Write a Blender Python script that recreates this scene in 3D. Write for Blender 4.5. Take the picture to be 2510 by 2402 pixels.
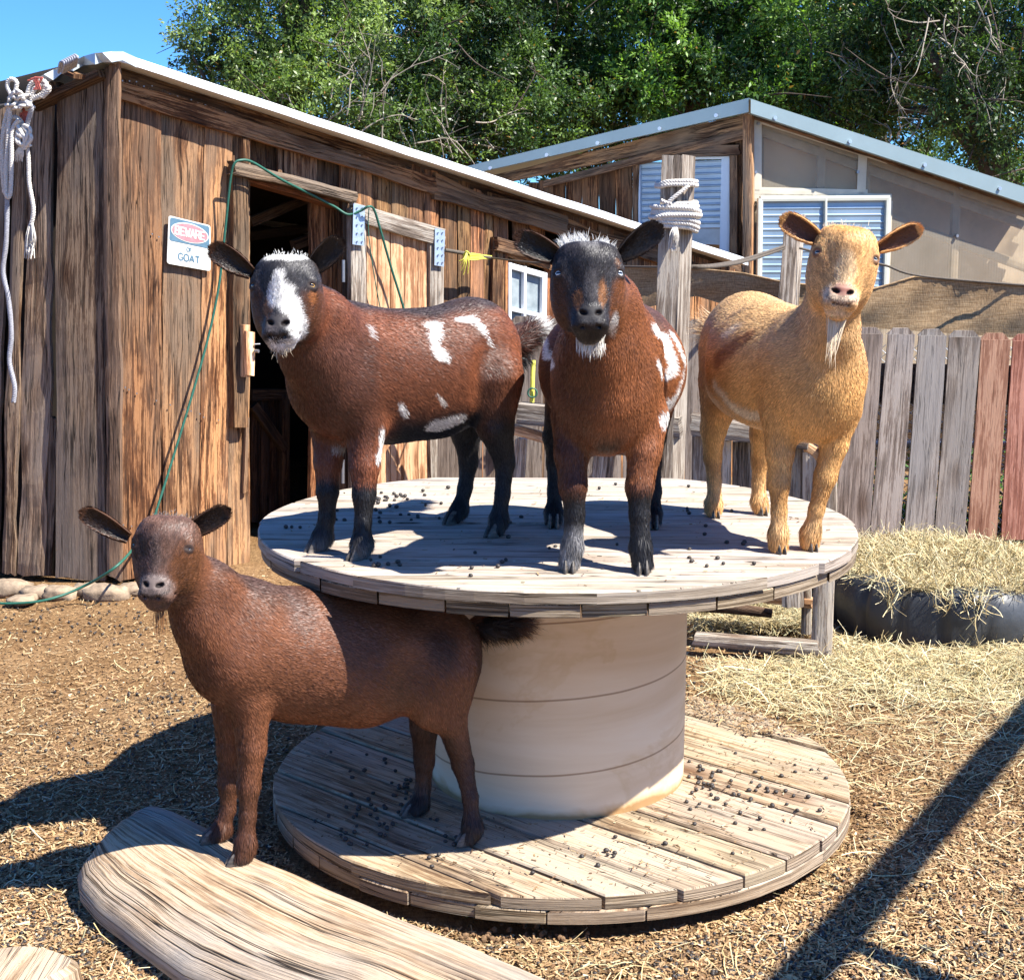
import bpy, math, random, time, os
import numpy as np
from mathutils import Vector

random.seed(7)
rng = np.random.default_rng(11)
scene = bpy.context.scene
for o in list(bpy.data.objects):
    bpy.data.objects.remove(o)

# ------------------------------------------------------------------ camera
FPX, PITCH, CAMH = 3530.0, math.radians(9.975), 1.5     # focal length in photo pixels (2510 wide), tilt, height
cam_d = bpy.data.cameras.new("camera")
cam = bpy.data.objects.new("camera", cam_d)
scene.collection.objects.link(cam)
cam.location = (0, 0, CAMH)
cam.rotation_euler = (math.radians(90) - PITCH, 0, 0)
cam_d.sensor_fit = 'HORIZONTAL'
cam_d.sensor_width = 36.0
cam_d.lens = 36.0 * FPX / 2510.0
cam_d.clip_start = 0.05
cam_d.clip_end = 500
scene.camera = cam

# ------------------------------------------------------------------ sky, sun, exposure
SUN = Vector((0.67, -0.34, 1.0)).normalized()        # direction towards the sun
elev = math.asin(SUN.z)
azim = math.atan2(SUN.x, SUN.y)
world = bpy.data.worlds.new("World")
scene.world = world
world.use_nodes = True
wn = world.node_tree
wn.nodes.clear()
sky = wn.nodes.new('ShaderNodeTexSky')
sky.sky_type = 'NISHITA'
sky.sun_disc = False
sky.sun_elevation = elev
sky.sun_rotation = azim
sky.altitude = 1600
sky.air_density = 1.0
sky.dust_density = 0.3
sky.ozone_density = 2.0
bg = wn.nodes.new('ShaderNodeBackground')
bg.inputs['Strength'].default_value = 0.085
wo = wn.nodes.new('ShaderNodeOutputWorld')
deep = wn.nodes.new('ShaderNodeMix')                     # dry high-altitude air: a deeper blue
deep.data_type = 'RGBA'
deep.blend_type = 'MULTIPLY'
deep.inputs[0].default_value = 1
deep.inputs[7].default_value = (.32, .66, 1.12, 1)
wn.links.new(sky.outputs[0], deep.inputs[6])
wn.links.new(deep.outputs[2], bg.inputs[0])
wn.links.new(bg.outputs[0], wo.inputs[0])
sun_d = bpy.data.lights.new("sun", 'SUN')
sun_d.energy = 5.0
sun_d.angle = math.radians(0.55)
sun_d.color = (1.0, 0.955, 0.88)
sun = bpy.data.objects.new("sun", sun_d)
scene.collection.objects.link(sun)
sun.location = (4, -3, 8)
sun.rotation_euler = SUN.to_track_quat('Z', 'Y').to_euler()
scene.view_settings.view_transform = 'Standard'
scene.view_settings.look = 'None'
scene.view_settings.gamma = 1
scene.view_settings.exposure = 1.28
scene.cycles.max_bounces = 6
scene.cycles.transparent_max_bounces = 12

# ------------------------------------------------------------------ measuring: photo position -> place in the scene
S = 1.2806                                              # photo pixels per measuring unit
_F = np.array([0, math.cos(PITCH), -math.sin(PITCH)])
_U = np.array([0, math.sin(PITCH), math.cos(PITCH)])
_R = np.array([1.0, 0, 0])
_O = np.array([0, 0, CAMH])


def ray(x, y):
    return _F + _R * (x * S - 1255) / FPX - _U * (y * S - 1201) / FPX


def at_y(x, y, Y):
    r = ray(x, y)
    return _O + r * (Y / r[1])


def at_z(x, y, z):
    r = ray(x, y)
    return _O + r * ((z - CAMH) / r[2])


class Plane:
    """a vertical wall plane through p0 whose run has the given compass angle"""
    def __init__(s, p0, ang):
        a = math.radians(ang)
        s.p0 = np.array(p0, float)
        s.d = np.array([math.cos(a), math.sin(a), 0])
        s.n = np.array([math.sin(a), -math.cos(a), 0])

    def at(s, x, y, off=0.0):
        r = ray(x, y)
        t = ((s.p0 + s.n * off - _O) @ s.n) / (r @ s.n)
        return _O + r * t


# ------------------------------------------------------------------ noise
def _hash(i, j, k):
    h = (i * 374761393 + j * 668265263 + k * 2147483647 + 1013904223) & 0xffffffff
    h = ((h ^ (h >> 13)) * 1274126177) & 0xffffffff
    h = ((h ^ (h >> 16)) * 2246822519) & 0xffffffff
    return ((h ^ (h >> 15)) & 0xffff) / 65535.0


def noise3(P, sc):
    P = np.asarray(P, float) * sc + 100.0
    i = np.floor(P).astype(np.int64)
    f = P - i
    f = f * f * (3 - 2 * f)
    r = 0
    for a in (0, 1):
        for b in (0, 1):
            for c in (0, 1):
                w = (f[..., 0] if a else 1 - f[..., 0]) * (f[..., 1] if b else 1 - f[..., 1]) * (f[..., 2] if c else 1 - f[..., 2])
                r = r + w * _hash(i[..., 0] + a, i[..., 1] + b, i[..., 2] + c)
    return r * 2 - 1


def unit(v):
    v = np.asarray(v, float)
    return v / np.linalg.norm(v)


def fbm(P, sc, o=3):
    r = 0
    a = 1.0
    for k in range(o):
        r = r + a * noise3(np.asarray(P) + 3.7 * k, sc * 2 ** k)
        a *= .5
    return r


# ------------------------------------------------------------------ objects
col = scene.collection


def tag(o, label=None, cat=None, group=None, kind=None):
    if label: o['label'] = label
    if cat: o['category'] = cat
    if group: o['group'] = group
    if kind: o['kind'] = kind
    return o


def thing(name, label, cat, loc=(0, 0, 0), group=None):
    o = bpy.data.objects.new(name, None)
    o.empty_display_size = 0.1
    o.location = [float(v) for v in loc]
    col.objects.link(o)
    return tag(o, label, cat, group)


def mesh_np(name, V, F3=None, F4=None, mat=None, parent=None, smooth=False, color=None, base=None, normals=None):
    """fast mesh from numpy arrays; color is per vertex"""
    me = bpy.data.meshes.new(name)
    V = np.asarray(V, np.float32)
    b = base
    if parent is not None:
        r = parent
        b = np.zeros(3)
        while r is not None:
            b = b + np.array(r.location)
            r = r.parent
    if b is not None:
        V = V - np.asarray(b, np.float32)
    loops = []
    n3 = 0 if F3 is None else len(F3)
    n4 = 0 if F4 is None else len(F4)
    if n3: loops.append(np.asarray(F3).ravel())
    if n4: loops.append(np.asarray(F4).ravel())
    L = np.concatenate(loops).astype(np.int32)
    starts = np.concatenate([np.arange(n3) * 3, n3 * 3 + np.arange(n4) * 4]).astype(np.int32)
    me.vertices.add(len(V))
    me.vertices.foreach_set('co', V.ravel())
    me.loops.add(len(L))
    me.loops.foreach_set('vertex_index', L)
    me.polygons.add(n3 + n4)
    me.polygons.foreach_set('loop_start', starts)
    if smooth:
        me.polygons.foreach_set('use_smooth', np.ones(n3 + n4, bool))
    if color is not None:
        a = me.color_attributes.new('tint', 'FLOAT_COLOR', 'POINT')
        c = np.ones((len(V), 4), np.float32)
        c[:, :3] = color
        a.data.foreach_set('color', c.ravel())
    me.update(calc_edges=True)
    if normals is not None:
        me.normals_split_custom_set_from_vertices(np.asarray(normals, np.float32))
    if mat: me.materials.append(mat)
    o = bpy.data.objects.new(name, me)
    if base is not None and parent is None:
        o.location = [float(v) for v in base]
    col.objects.link(o)
    if parent is not None: o.parent = parent
    return o


class MB:
    """collects shapes for one mesh; keeps uv (metres along the grain) and a tint per face"""
    def __init__(s):
        s.v = []; s.f = []; s.uv = []; s.c = []; s.sm = []

    def face(s, pts, uv=None, c=(1, 1, 1), sm=False):
        i = len(s.v)
        s.v.extend([tuple(map(float, p)) for p in pts])
        s.f.append(tuple(range(i, i + len(pts))))
        s.uv.append(uv if uv is not None else [(p[0], p[2]) for p in pts])
        s.c.append(c); s.sm.append(sm)

    def grid(s, G, UV=None, c=(1, 1, 1), sm=True, closeu=False):
        """G[i][j] points"""
        G = np.asarray(G, float)
        n, m = G.shape[:2]
        i0 = len(s.v)
        s.v.extend(map(tuple, G.reshape(-1, 3)))
        for i in range(n - 1):
            for j in range(m if closeu else m - 1):
                j2 = (j + 1) % m
                s.f.append((i0 + i * m + j, i0 + i * m + j2, i0 + (i + 1) * m + j2, i0 + (i + 1) * m + j))
                if UV is None:
                    s.uv.append([(j * .05, i * .05), (j * .05 + .05, i * .05), (j * .05 + .05, i * .05 + .05), (j * .05, i * .05 + .05)])
                else:
                    s.uv.append([UV[i][j], UV[i][j2 if j2 else j + 1] if len(UV[i]) > m else UV[i][j2], UV[i + 1][j2 if j2 else j + 1] if len(UV[i]) > m else UV[i + 1][j2], UV[i + 1][j]])
                s.c.append(c); s.sm.append(sm)

    def board(s, A, B, C, D, th, wob=.0, c=None, seg=None, ragged=0.0, cup=0.0, n=None):
        """A,B = the two corners of the start end, D,C = of the far end (grain runs A->D); th is laid behind the face.
        The face A-B-C-D looks along its normal n."""
        A, B, C, D = [np.asarray(p, float) for p in (A, B, C, D)]
        if n is None:
            n = np.cross(B - A, D - A); n /= np.linalg.norm(n)
        else:
            n = np.asarray(n, float)
        L = np.linalg.norm(D - A); W = np.linalg.norm(B - A)
        if seg is None: seg = max(2, min(40, int(L / .05)))
        if c is None:
            k = random.uniform(.75, 1.15); c = (k, k * random.uniform(.94, 1.04), k * random.uniform(.9, 1.05))
        u0, v0 = random.uniform(0, 50), random.uniform(0, 50)
        rows = []
        ph = [random.uniform(0, 99) for _ in range(4)]
        across = (B - A) / max(W, 1e-6)
        cols = 4 if W > .04 else 2
        for i in range(seg + 1):
            t = i / seg
            l = A + (D - A) * t; r = B + (C - B) * t
            z = t * L
            q = np.array([[z * 3, ph[0], 0], [z * 3, ph[1], 5], [z * 9, ph[2], 9]])
            nn = noise3(q, 1.0)
            l = l + across * wob * (nn[0] + .4 * nn[2]); r = r + across * wob * (nn[1] - .4 * nn[2])
            row = []
            for j in range(cols + 1):
                a = j / cols
                p = l + (r - l) * a + n * (cup * (1 - (2 * a - 1) ** 2) + wob * .35 * nn[2])
                row.append(p)
            rows.append(row)
        if ragged:
            dl = (D - A) / max(L, 1e-6)
            for j in range(cols + 1):
                rows[0][j] = rows[0][j] - dl * ragged * random.uniform(-1, 1)
                rows[-1][j] = rows[-1][j] + dl * ragged * random.uniform(-1, 1)
        G = np.array(rows)
        G[0] = G[0]
        # small bevel: side rims set back
        bev = min(.004, th * .25, W * .1)
        for j, sg in ((0, 1), (cols, -1)):
            G[:, j] -= n * bev
        UV = [[(u0 + W * j / cols, v0 + L * i / seg) for j in range(cols + 1)] for i in range(seg + 1)]
        s.grid(G, UV, c, sm=False)
        Bk = G - n * th
        Bk[:, 0] = G[:, 0] - n * (th - bev); Bk[:, -1] = G[:, -1] - n * (th - bev)
        s.grid(Bk[:, ::-1], [r[::-1] for r in UV], c, sm=False)
        for j, fl in ((0, True), (cols, False)):
            E = np.stack([Bk[:, j], G[:, j]], 1) if fl else np.stack([G[:, j], Bk[:, j]], 1)
            s.grid(E, [[(u0 + 7, v0 + L * i / seg), (u0 + 7 + th, v0 + L * i / seg)] for i in range(seg + 1)], c, sm=False)
        for i, fl in ((0, False), (seg, True)):
            E = np.stack([G[i], Bk[i]], 0) if fl else np.stack([Bk[i], G[i]], 0)
            s.grid(E, [[(u0 + W * j / cols, v0 + 3 + k * .01) for j in range(cols + 1)] for k in (0, 1)], tuple(x * .8 for x in c), sm=False)

    def beam(s, a, b, w, h, up=(0, 0, 1), wob=.002, c=None, ragged=0.0, cup=0.0):
        """a timber from a to b, w wide across, h deep along up"""
        a, b, up = np.asarray(a, float), np.asarray(b, float), np.asarray(up, float)
        d = (b - a) / np.linalg.norm(b - a)
        x = np.cross(d, up); x /= np.linalg.norm(x)
        u = np.cross(x, d)
        s.board(a - x * w / 2 + u * h / 2, a + x * w / 2 + u * h / 2, b + x * w / 2 + u * h / 2, b - x * w / 2 + u * h / 2, h, wob, c, ragged=ragged, cup=cup, n=u)

    def tube(s, pts, r, nseg=8, c=(1, 1, 1), caps=True, sm=True):
        pts = np.asarray(pts, float)
        rr = np.full(len(pts), r) if np.isscalar(r) else np.asarray(r, float)
        T = np.gradient(pts, axis=0); T /= np.linalg.norm(T, axis=1)[:, None] + 1e-9
        x = np.cross(T[0], (0.13, 0.31, 0.94)); x /= np.linalg.norm(x)
        rows = []
        for i in range(len(pts)):
            x = x - T[i] * (x @ T[i]); x /= np.linalg.norm(x)
            y = np.cross(T[i], x)
            a = np.arange(nseg) * 2 * math.pi / nseg
            rows.append(pts[i] + rr[i] * (np.cos(a)[:, None] * x + np.sin(a)[:, None] * y))
        L = np.concatenate([[0], np.cumsum(np.linalg.norm(np.diff(pts, axis=0), axis=1))])
        UV = [[(j * 2 * math.pi * rr[i] / nseg, L[i]) for j in range(nseg + 1)] for i in range(len(pts))]
        s.grid(rows, UV, c, sm, closeu=True)
        if caps:
            s.face(rows[0][::-1], None, c); s.face(rows[-1], None, c)

    def box(s, ce, ax, ay, az, c=(1, 1, 1)):
        """centre and three half-axis vectors"""
        ce, ax, ay, az = [np.asarray(q, float) for q in (ce, ax, ay, az)]
        for n, p, q in ((ax, ay, az), (-ax, az, ay), (ay, az, ax), (-ay, ax, az), (az, ax, ay), (-az, ay, ax)):
            lp, lq = 2 * np.linalg.norm(p), 2 * np.linalg.norm(q)
            s.face([ce + n - p - q, ce + n + p - q, ce + n + p + q, ce + n - p + q], [(0, 0), (lp, 0), (lp, lq), (0, lq)], c)

    def build(s, name, mat, parent=None, base=None):
        me = bpy.data.meshes.new(name)
        b = np.zeros(3)
        if parent is not None:
            r = parent
            while r is not None:
                b = b + np.array(r.location)
                r = r.parent
        elif base is not None:
            b = np.array(base, float)
        V = np.array(s.v, float) - b
        me.from_pydata(V.tolist(), [], s.f)
        uvl = me.uv_layers.new(name='UVMap')
        flat = [x for f in s.uv for p in f for x in p]
        uvl.data.foreach_set('uv', flat)
        a = me.color_attributes.new('tint', 'FLOAT_COLOR', 'CORNER')
        cc = []
        for f, c in zip(s.f, s.c): cc.extend([c[0], c[1], c[2], 1.0] * len(f))
        a.data.foreach_set('color', cc)
        me.polygons.foreach_set('use_smooth', s.sm)
        me.update()
        if mat: me.materials.append(mat)
        o = bpy.data.objects.new(name, me)
        if parent is None and base is not None: o.location = b
        col.objects.link(o)
        if parent is not None: o.parent = parent
        return o


# ------------------------------------------------------------------ materials
def nt(name):
    m = bpy.data.materials.new(name)
    m.use_nodes = True
    n = m.node_tree
    return m, n, n.nodes['Principled BSDF']


def ramp(n, stops, src=None, interp='LINEAR'):
    r = n.nodes.new('ShaderNodeValToRGB')
    r.color_ramp.interpolation = interp
    e = r.color_ramp.elements
    while len(e) < len(stops): e.new(0.5)
    for i, (p, c) in enumerate(stops):
        e[i].position = p
        e[i].color = (*c, 1) if len(c) == 3 else c
    if src is not None: n.links.new(src, r.inputs[0])
    return r


def noise_node(n, vec, scale, detail=4, rough=.55, dist=0.0):
    t = n.nodes.new('ShaderNodeTexNoise')
    t.inputs['Scale'].default_value = scale
    t.inputs['Detail'].default_value = detail
    t.inputs['Roughness'].default_value = rough
    t.inputs['Distortion'].default_value = dist
    if vec is not None: n.links.new(vec, t.inputs['Vector'])
    return t


def mapping(n, vec, sc, loc=(0, 0, 0), rot=(0, 0, 0)):
    m = n.nodes.new('ShaderNodeMapping')
    m.inputs['Scale'].default_value = sc
    m.inputs['Location'].default_value = loc
    m.inputs['Rotation'].default_value = rot
    n.links.new(vec, m.inputs['Vector'])
    return m.outputs[0]


def mix(n, mode, a, b, fac=1.0):
    m = n.nodes.new('ShaderNodeMix')
    m.data_type = 'RGBA'; m.blend_type = mode
    for s_, v in ((6, a), (7, b)):
        if hasattr(v, 'is_linked') or hasattr(v, 'links'): n.links.new(v, m.inputs[s_])
        else: m.inputs[s_].default_value = (*v, 1)
    if hasattr(fac, 'links'): n.links.new(fac, m.inputs[0])
    else: m.inputs[0].default_value = fac
    return m.outputs[2]


def bump(n, b, h, strength=.4, dist=.01):
    k = n.nodes.new('ShaderNodeBump')
    k.inputs['Strength'].default_value = strength
    k.inputs['Distance'].default_value = dist
    n.links.new(h, k.inputs['Height'])
    n.links.new(k.outputs[0], b.inputs['Normal'])
    return k


def wood(name, dark, mid, light, crack=.5, bumpd=.004, rough=.85, fine=1.0, knots=True, stain=None, grey=None, ring=0.35, big=0.0, vs=1.0):
    m, n, b = nt(name)
    uv = n.nodes.new('ShaderNodeUVMap').outputs[0]
    # wander the grain a little
    wv = noise_node(n, mapping(n, uv, (3, 1.2, 1)), 1.0, 2)
    add = n.nodes.new('ShaderNodeMixRGB') if False else n.nodes.new('ShaderNodeVectorMath')
    add.operation = 'MULTIPLY_ADD'
    n.links.new(wv.outputs['Color'], add.inputs[0])
    add.inputs[1].default_value = (.014, 0, 0)
    n.links.new(uv, add.inputs[2])
    g = add.outputs[0]
    kfac = None
    if knots:
        kv = n.nodes.new('ShaderNodeTexVoronoi')
        kv.inputs['Scale'].default_value = 1
        kv.inputs['Randomness'].default_value = 1
        n.links.new(mapping(n, uv, (7, 2.6, 1)), kv.inputs['Vector'])
        kr = ramp(n, [(0, (1, 1, 1)), (.10, (.75, .75, .75)), (.3, (0, 0, 0))], kv.outputs['Distance'])
        # grain bends round the knots
        a2 = n.nodes.new('ShaderNodeVectorMath'); a2.operation = 'MULTIPLY_ADD'
        n.links.new(kr.outputs[0], a2.inputs[0]); a2.inputs[1].default_value = (.016, 0, 0)
        n.links.new(g, a2.inputs[2]); g = a2.outputs[0]
    n1 = noise_node(n, mapping(n, g, (260 * fine, 14 * vs, 1)), 1, 4, .7)
    n2 = noise_node(n, mapping(n, g, (66 * fine, 2.4 * vs, 1)), 1, 6, .72, .0)
    n3 = noise_node(n, mapping(n, g, (9, 2.6, 1)), 1, 5, .65)
    mm = n.nodes.new('ShaderNodeMath'); mm.operation = 'MULTIPLY_ADD'
    n.links.new(n1.outputs[0], mm.inputs[0]); mm.inputs[1].default_value = ring
    n.links.new(n2.outputs[0], mm.inputs[2])
    m2 = n.nodes.new('ShaderNodeMath'); m2.operation = 'MULTIPLY_ADD'
    n.links.new(n3.outputs[0], m2.inputs[0]); m2.inputs[1].default_value = .6
    n.links.new(mm.outputs[0], m2.inputs[2])
    base = ring * .5 + .5 + .3
    c1 = ramp(n, [(base - .19, dark), (base - .01, mid), (base + .20, light)], m2.outputs[0])
    colr = c1.outputs[0]
    if grey is not None:
        ng = noise_node(n, mapping(n, g, (4, .8, 1), (9, 4, 0)), 1, 4, .65)
        gr = ramp(n, [(.42, (0, 0, 0)), (.62, (1, 1, 1))], ng.outputs[0])
        colr = mix(n, 'MIX', colr, mix(n, 'MULTIPLY', grey, ramp(n, [(.3, (.55, .55, .55)), (.7, (1.15, 1.15, 1.15))], mm.outputs[0]).outputs[0]), gr.outputs[0])
    if knots:
        colr = mix(n, 'MULTIPLY', colr, (.38, .27, .2), kr.outputs[0])
    # drying cracks: thin dark lines along the grain
    nc = noise_node(n, mapping(n, g, (46 * fine, 1.1 * vs, 1), (3, 8, 0)), 1, 3, .6)
    cr = ramp(n, [(.484, (0, 0, 0)), (.498, (1, 1, 1)), (.502, (1, 1, 1)), (.516, (0, 0, 0))], nc.outputs[0])
    nm = noise_node(n, mapping(n, g, (9, 1.5, 1), (1, 2, 0)), 1, 2, .5)
    nr = ramp(n, [(.45, (0, 0, 0)), (.58, (1, 1, 1))], nm.outputs[0])
    cm = n.nodes.new('ShaderNodeMath'); cm.operation = 'MULTIPLY'
    n.links.new(cr.outputs[0], cm.inputs[0]); n.links.new(nr.outputs[0], cm.inputs[1])
    cs = n.nodes.new('ShaderNodeMath'); cs.operation = 'MULTIPLY'
    n.links.new(cm.outputs[0], cs.inputs[0]); cs.inputs[1].default_value = crack
    colr = mix(n, 'MIX', colr, tuple(x * .25 for x in dark), cs.outputs[0])
    if big:
        nb = noise_node(n, mapping(n, g, (17, .55 * vs, 1), (7, 2, 0)), 1, 3, .55)
        brr = ramp(n, [(.489, (0, 0, 0)), (.4985, (1, 1, 1)), (.5015, (1, 1, 1)), (.511, (0, 0, 0))], nb.outputs[0])
        nbm = ramp(n, [(.40, (0, 0, 0)), (.52, (1, 1, 1))], noise_node(n, mapping(n, g, (4, .7, 1), (11, 2, 0)), 1, 2, .5).outputs[0])
        bm_ = n.nodes.new('ShaderNodeMath'); bm_.operation = 'MULTIPLY'
        n.links.new(brr.outputs[0], bm_.inputs[0]); n.links.new(nbm.outputs[0], bm_.inputs[1])
        b2_ = n.nodes.new('ShaderNodeMath'); b2_.operation = 'MULTIPLY'; n.links.new(bm_.outputs[0], b2_.inputs[0]); b2_.inputs[1].default_value = big
        colr = mix(n, 'MIX', colr, tuple(x * .22 for x in dark), b2_.outputs[0])
        mx_ = n.nodes.new('ShaderNodeMath'); mx_.operation = 'MAXIMUM'; n.links.new(cs.outputs[0], mx_.inputs[0]); n.links.new(b2_.outputs[0], mx_.inputs[1]); cs = mx_
    at = n.nodes.new('ShaderNodeAttribute'); at.attribute_name = 'tint'
    colr = mix(n, 'MULTIPLY', colr, at.outputs[0])
    n.links.new(colr, b.inputs['Base Color'])
    b.inputs['Roughness'].default_value = rough
    b.inputs['Specular IOR Level'].default_value = .25
    hh = n.nodes.new('ShaderNodeMath'); hh.operation = 'SUBTRACT'
    n.links.new(mm.outputs[0], hh.inputs[0])
    h2 = n.nodes.new('ShaderNodeMath'); h2.operation = 'MULTIPLY'
    n.links.new(cs.outputs[0], h2.inputs[0]); h2.inputs[1].default_value = 1.2
    n.links.new(h2.outputs[0], hh.inputs[1])
    bump(n, b, hh.outputs[0], .9, bumpd)
    return m


def simple(name, c, rough=.6, metal=0.0, noise_amt=.25, nsc=20.0, bumpd=0.0, spec=.5, tint=False, mus=None):
    m, n, b = nt(name)
    tc = n.nodes.new('ShaderNodeTexCoord').outputs['Object']
    no = noise_node(n, tc, nsc, 5, .6)
    r = ramp(n, [(.3, tuple(x * (1 - noise_amt) for x in c)), (.7, tuple(min(1, x * (1 + noise_amt)) for x in c))], no.outputs[0])
    colr = r.outputs[0]
    if tint:
        at = n.nodes.new('ShaderNodeAttribute'); at.attribute_name = 'tint'
        colr = mix(n, 'MULTIPLY', colr, at.outputs[0])
    n.links.new(colr, b.inputs['Base Color'])
    b.inputs['Roughness'].default_value = rough
    b.inputs['Metallic'].default_value = metal
    b.inputs['Specular IOR Level'].default_value = spec
    if bumpd: bump(n, b, no.outputs[0], .6, bumpd)
    return m


M = {}
M['shed'] = wood('weathered brown boards', (.035, .016, .009), (.185, .082, .036), (.44, .235, .11), crack=.9, bumpd=.010, grey=(.20, .135, .088), big=.55)
M['shed_grey'] = wood('grey brown boards', (.04, .022, .014), (.18, .105, .062), (.36, .24, .15), crack=.9, bumpd=.012, grey=(.25, .19, .145), big=.9)
M['warm'] = wood('warm planed boards', (.16, .07, .03), (.42, .23, .12), (.58, .38, .22), crack=.35, bumpd=.003, fine=.7)
M['grey'] = wood('silver grey timber', (.10, .075, .055), (.29, .23, .18), (.46, .40, .33), crack=.8, bumpd=.006)
M['greyfence'] = wood('grey fence pickets', (.10, .075, .055), (.27, .21, .165), (.42, .35, .285), crack=.6, bumpd=.004, grey=(.31, .27, .235))
M['redfence'] = wood('red brown pickets', (.15, .065, .04), (.31, .165, .11), (.43, .26, .18), crack=.5, bumpd=.003, knots=False)
M['spool'] = wood('bleached plank', (.20, .15, .105), (.375, .305, .235), (.485, .41, .33), crack=.9, bumpd=.004, knots=False, fine=.8, grey=(.41, .36, .305))
M['spool_low'] = wood('sunned tan plank', (.12, .065, .034), (.37, .255, .15), (.50, .375, .25), crack=.9, bumpd=.005, fine=.8, grey=(.40, .325, .245), big=.5)
M['edge'] = wood('sawn plank ends', (.08, .055, .035), (.26, .19, .12), (.42, .33, .23), crack=.9, bumpd=.006, fine=1.2, knots=False)
M['log'] = wood('split log', (.12, .07, .04), (.42, .285, .17), (.56, .42, .28), crack=1.0, bumpd=.008, fine=1.25, knots=False, grey=(.38, .325, .265), big=1.0, vs=.4)
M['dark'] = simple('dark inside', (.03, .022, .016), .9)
M['galv'] = simple('galvanised steel', (.62, .66, .70), .38, .85, .12, 9, .0005)
M['trim'] = simple('blue grey roof trim', (.30, .38, .38), .42, .35, .06, 4)
M['roofwhite'] = simple('white painted roof edge', (.86, .88, .90), .35, .0, .04, 8)
M['rope'] = simple('off white rope', (.62, .58, .52), .85, 0, .25, 150, .002)
M['dirtyrope'] = simple('grey rope', (.33, .33, .36), .85, 0, .3, 120, .002)
M['redrope'] = simple('faded red twine', (.50, .12, .09), .85, 0, .25, 120)
M['green'] = simple('green cord', (.02, .11, .075), .5, 0, .2, 90)
M['yellow'] = simple('yellow twine', (.75, .72, .10), .6, 0, .2, 90)
M['cord'] = simple('dark cord', (.10, .08, .06), .8, 0, .3, 90)
M['white'] = simple('white paint', (.76, .77, .78), .5, 0, .06, 30)
M['bolt'] = simple('bolt heads', (.35, .35, .36), .4, .8, .1, 90)
# ================================================================== GROUND
def ground_z(X, Y):
    P = np.stack([X, Y, np.zeros_like(X)], -1)
    z = .018 * fbm(P, 1.3, 3) + .006 * noise3(P, 9)
    d = np.hypot(X - .123, Y - 3.66)
    z = z - .01 + np.where((d < .8), -.012, 0)
    far = np.clip((np.hypot(X, Y) - 9) / 10, 0, 1)
    return z * (1 - far)


xs = np.concatenate([np.linspace(-60, -4, 15), np.linspace(-3.8, 4, 196), np.linspace(4.5, 60, 15)])
ys = np.concatenate([np.linspace(-20, .8, 8), np.linspace(1.2, 9, 196), np.linspace(9.5, 90, 16)])
GX, GY = np.meshgrid(xs, ys, indexing='ij')
GV = np.stack([GX, GY, ground_z(GX, GY)], -1).reshape(-1, 3)
ny = len(ys)
ii, jj = np.meshgrid(np.arange(len(xs) - 1), np.arange(ny - 1), indexing='ij')
a_ = (ii * ny + jj).ravel()
GF = np.stack([a_, a_ + ny, a_ + ny + 1, a_ + 1], 1)
m, n, b = nt('litter covered earth')
tc = n.nodes.new('ShaderNodeTexCoord').outputs['Object']
n1 = noise_node(n, tc, 3, 5, .6)
n2 = noise_node(n, mapping(n, tc, (90, 35, 60), rot=(0, 0, .6)), 1, 5, .65)
n3 = noise_node(n, mapping(n, tc, (30, 110, 60), rot=(0, 0, .3)), 1, 5, .65)
c1 = ramp(n, [(.3, (.10, .055, .028)), (.5, (.24, .145, .07)), (.68, (.40, .27, .14))], n2.outputs[0])
c2 = ramp(n, [(.35, (.11, .065, .035)), (.65, (.36, .24, .125))], n3.outputs[0])
c3 = mix(n, 'MIX', c1.outputs[0], c2.outputs[0], n1.outputs[0])
c4 = ramp(n, [(.35, (.75, .68, .6)), (.65, (1.05, 1, .95))], n1.outputs[0])
n.links.new(mix(n, 'MULTIPLY', c3, c4.outputs[0]), b.inputs['Base Color'])
b.inputs['Roughness'].default_value = .95
b.inputs['Specular IOR Level'].default_value = .1
bump(n, b, n2.outputs[0], .9, .012)
M['ground'] = m
tag(mesh_np('ground', GV, F4=GF, mat=M['ground'], smooth=True), kind='structure')

# ================================================================== SHED
W = Plane((-1.745, 6.205, 0), 42)
shed = thing('goat_shed', 'weathered brown board shed with white metal roof edge and an open dark doorway', 'shed', (-1.745, 6.205, 0))


def wboard(mb, x0, x1, top, bot, x0b=None, x1b=None, off=.0, th=.02, wob=.006, c=None, ragged=.0, pl=W):
    """upright board between x0..x1 at its top, x0b..x1b at its foot; top/bot are (y_left, y_right)"""
    x0b = x0 if x0b is None else x0b
    x1b = x1 if x1b is None else x1b
    A = pl.at(x0, top[0], off); B = pl.at(x1, top[1], off)
    D = pl.at(x0b, bot[0], off); C = pl.at(x1b, bot[1], off)
    mb.board(A, B, C, D, th, wob, c, ragged=ragged, n=pl.n)


def roofy(x): return 100 + (x - 225) * 0.3278          # top of the white roof edge
def basey(x): return 1112 - (x - 225) * .133


def br(k, r=1.0, g=1.0, b_=1.0): return (k * r, k * g, k * b_)


fw = MB()
# left part of the front wall: four wide boards
wboard(fw, 224, 309, (145, 178), (1112, 1100), 228, 311, .012, c=br(.78, 1.05, .95, .9), ragged=.004)
wboard(fw, 311, 392, (172, 200), (1102, 1092), 313, 380, .004, c=br(1.0), ragged=.004)
wboard(fw, 394, 447, (200, 222), (1092, 1084), 380, 436, .010, c=br(1.25, 1.05, .98, .9), ragged=.004)
wboard(fw, 440, 480, (240, 255), (1084, 1078), 436, 478, .002, c=br(1.3, 1.0, 1.0, .95), ragged=.006)
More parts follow.
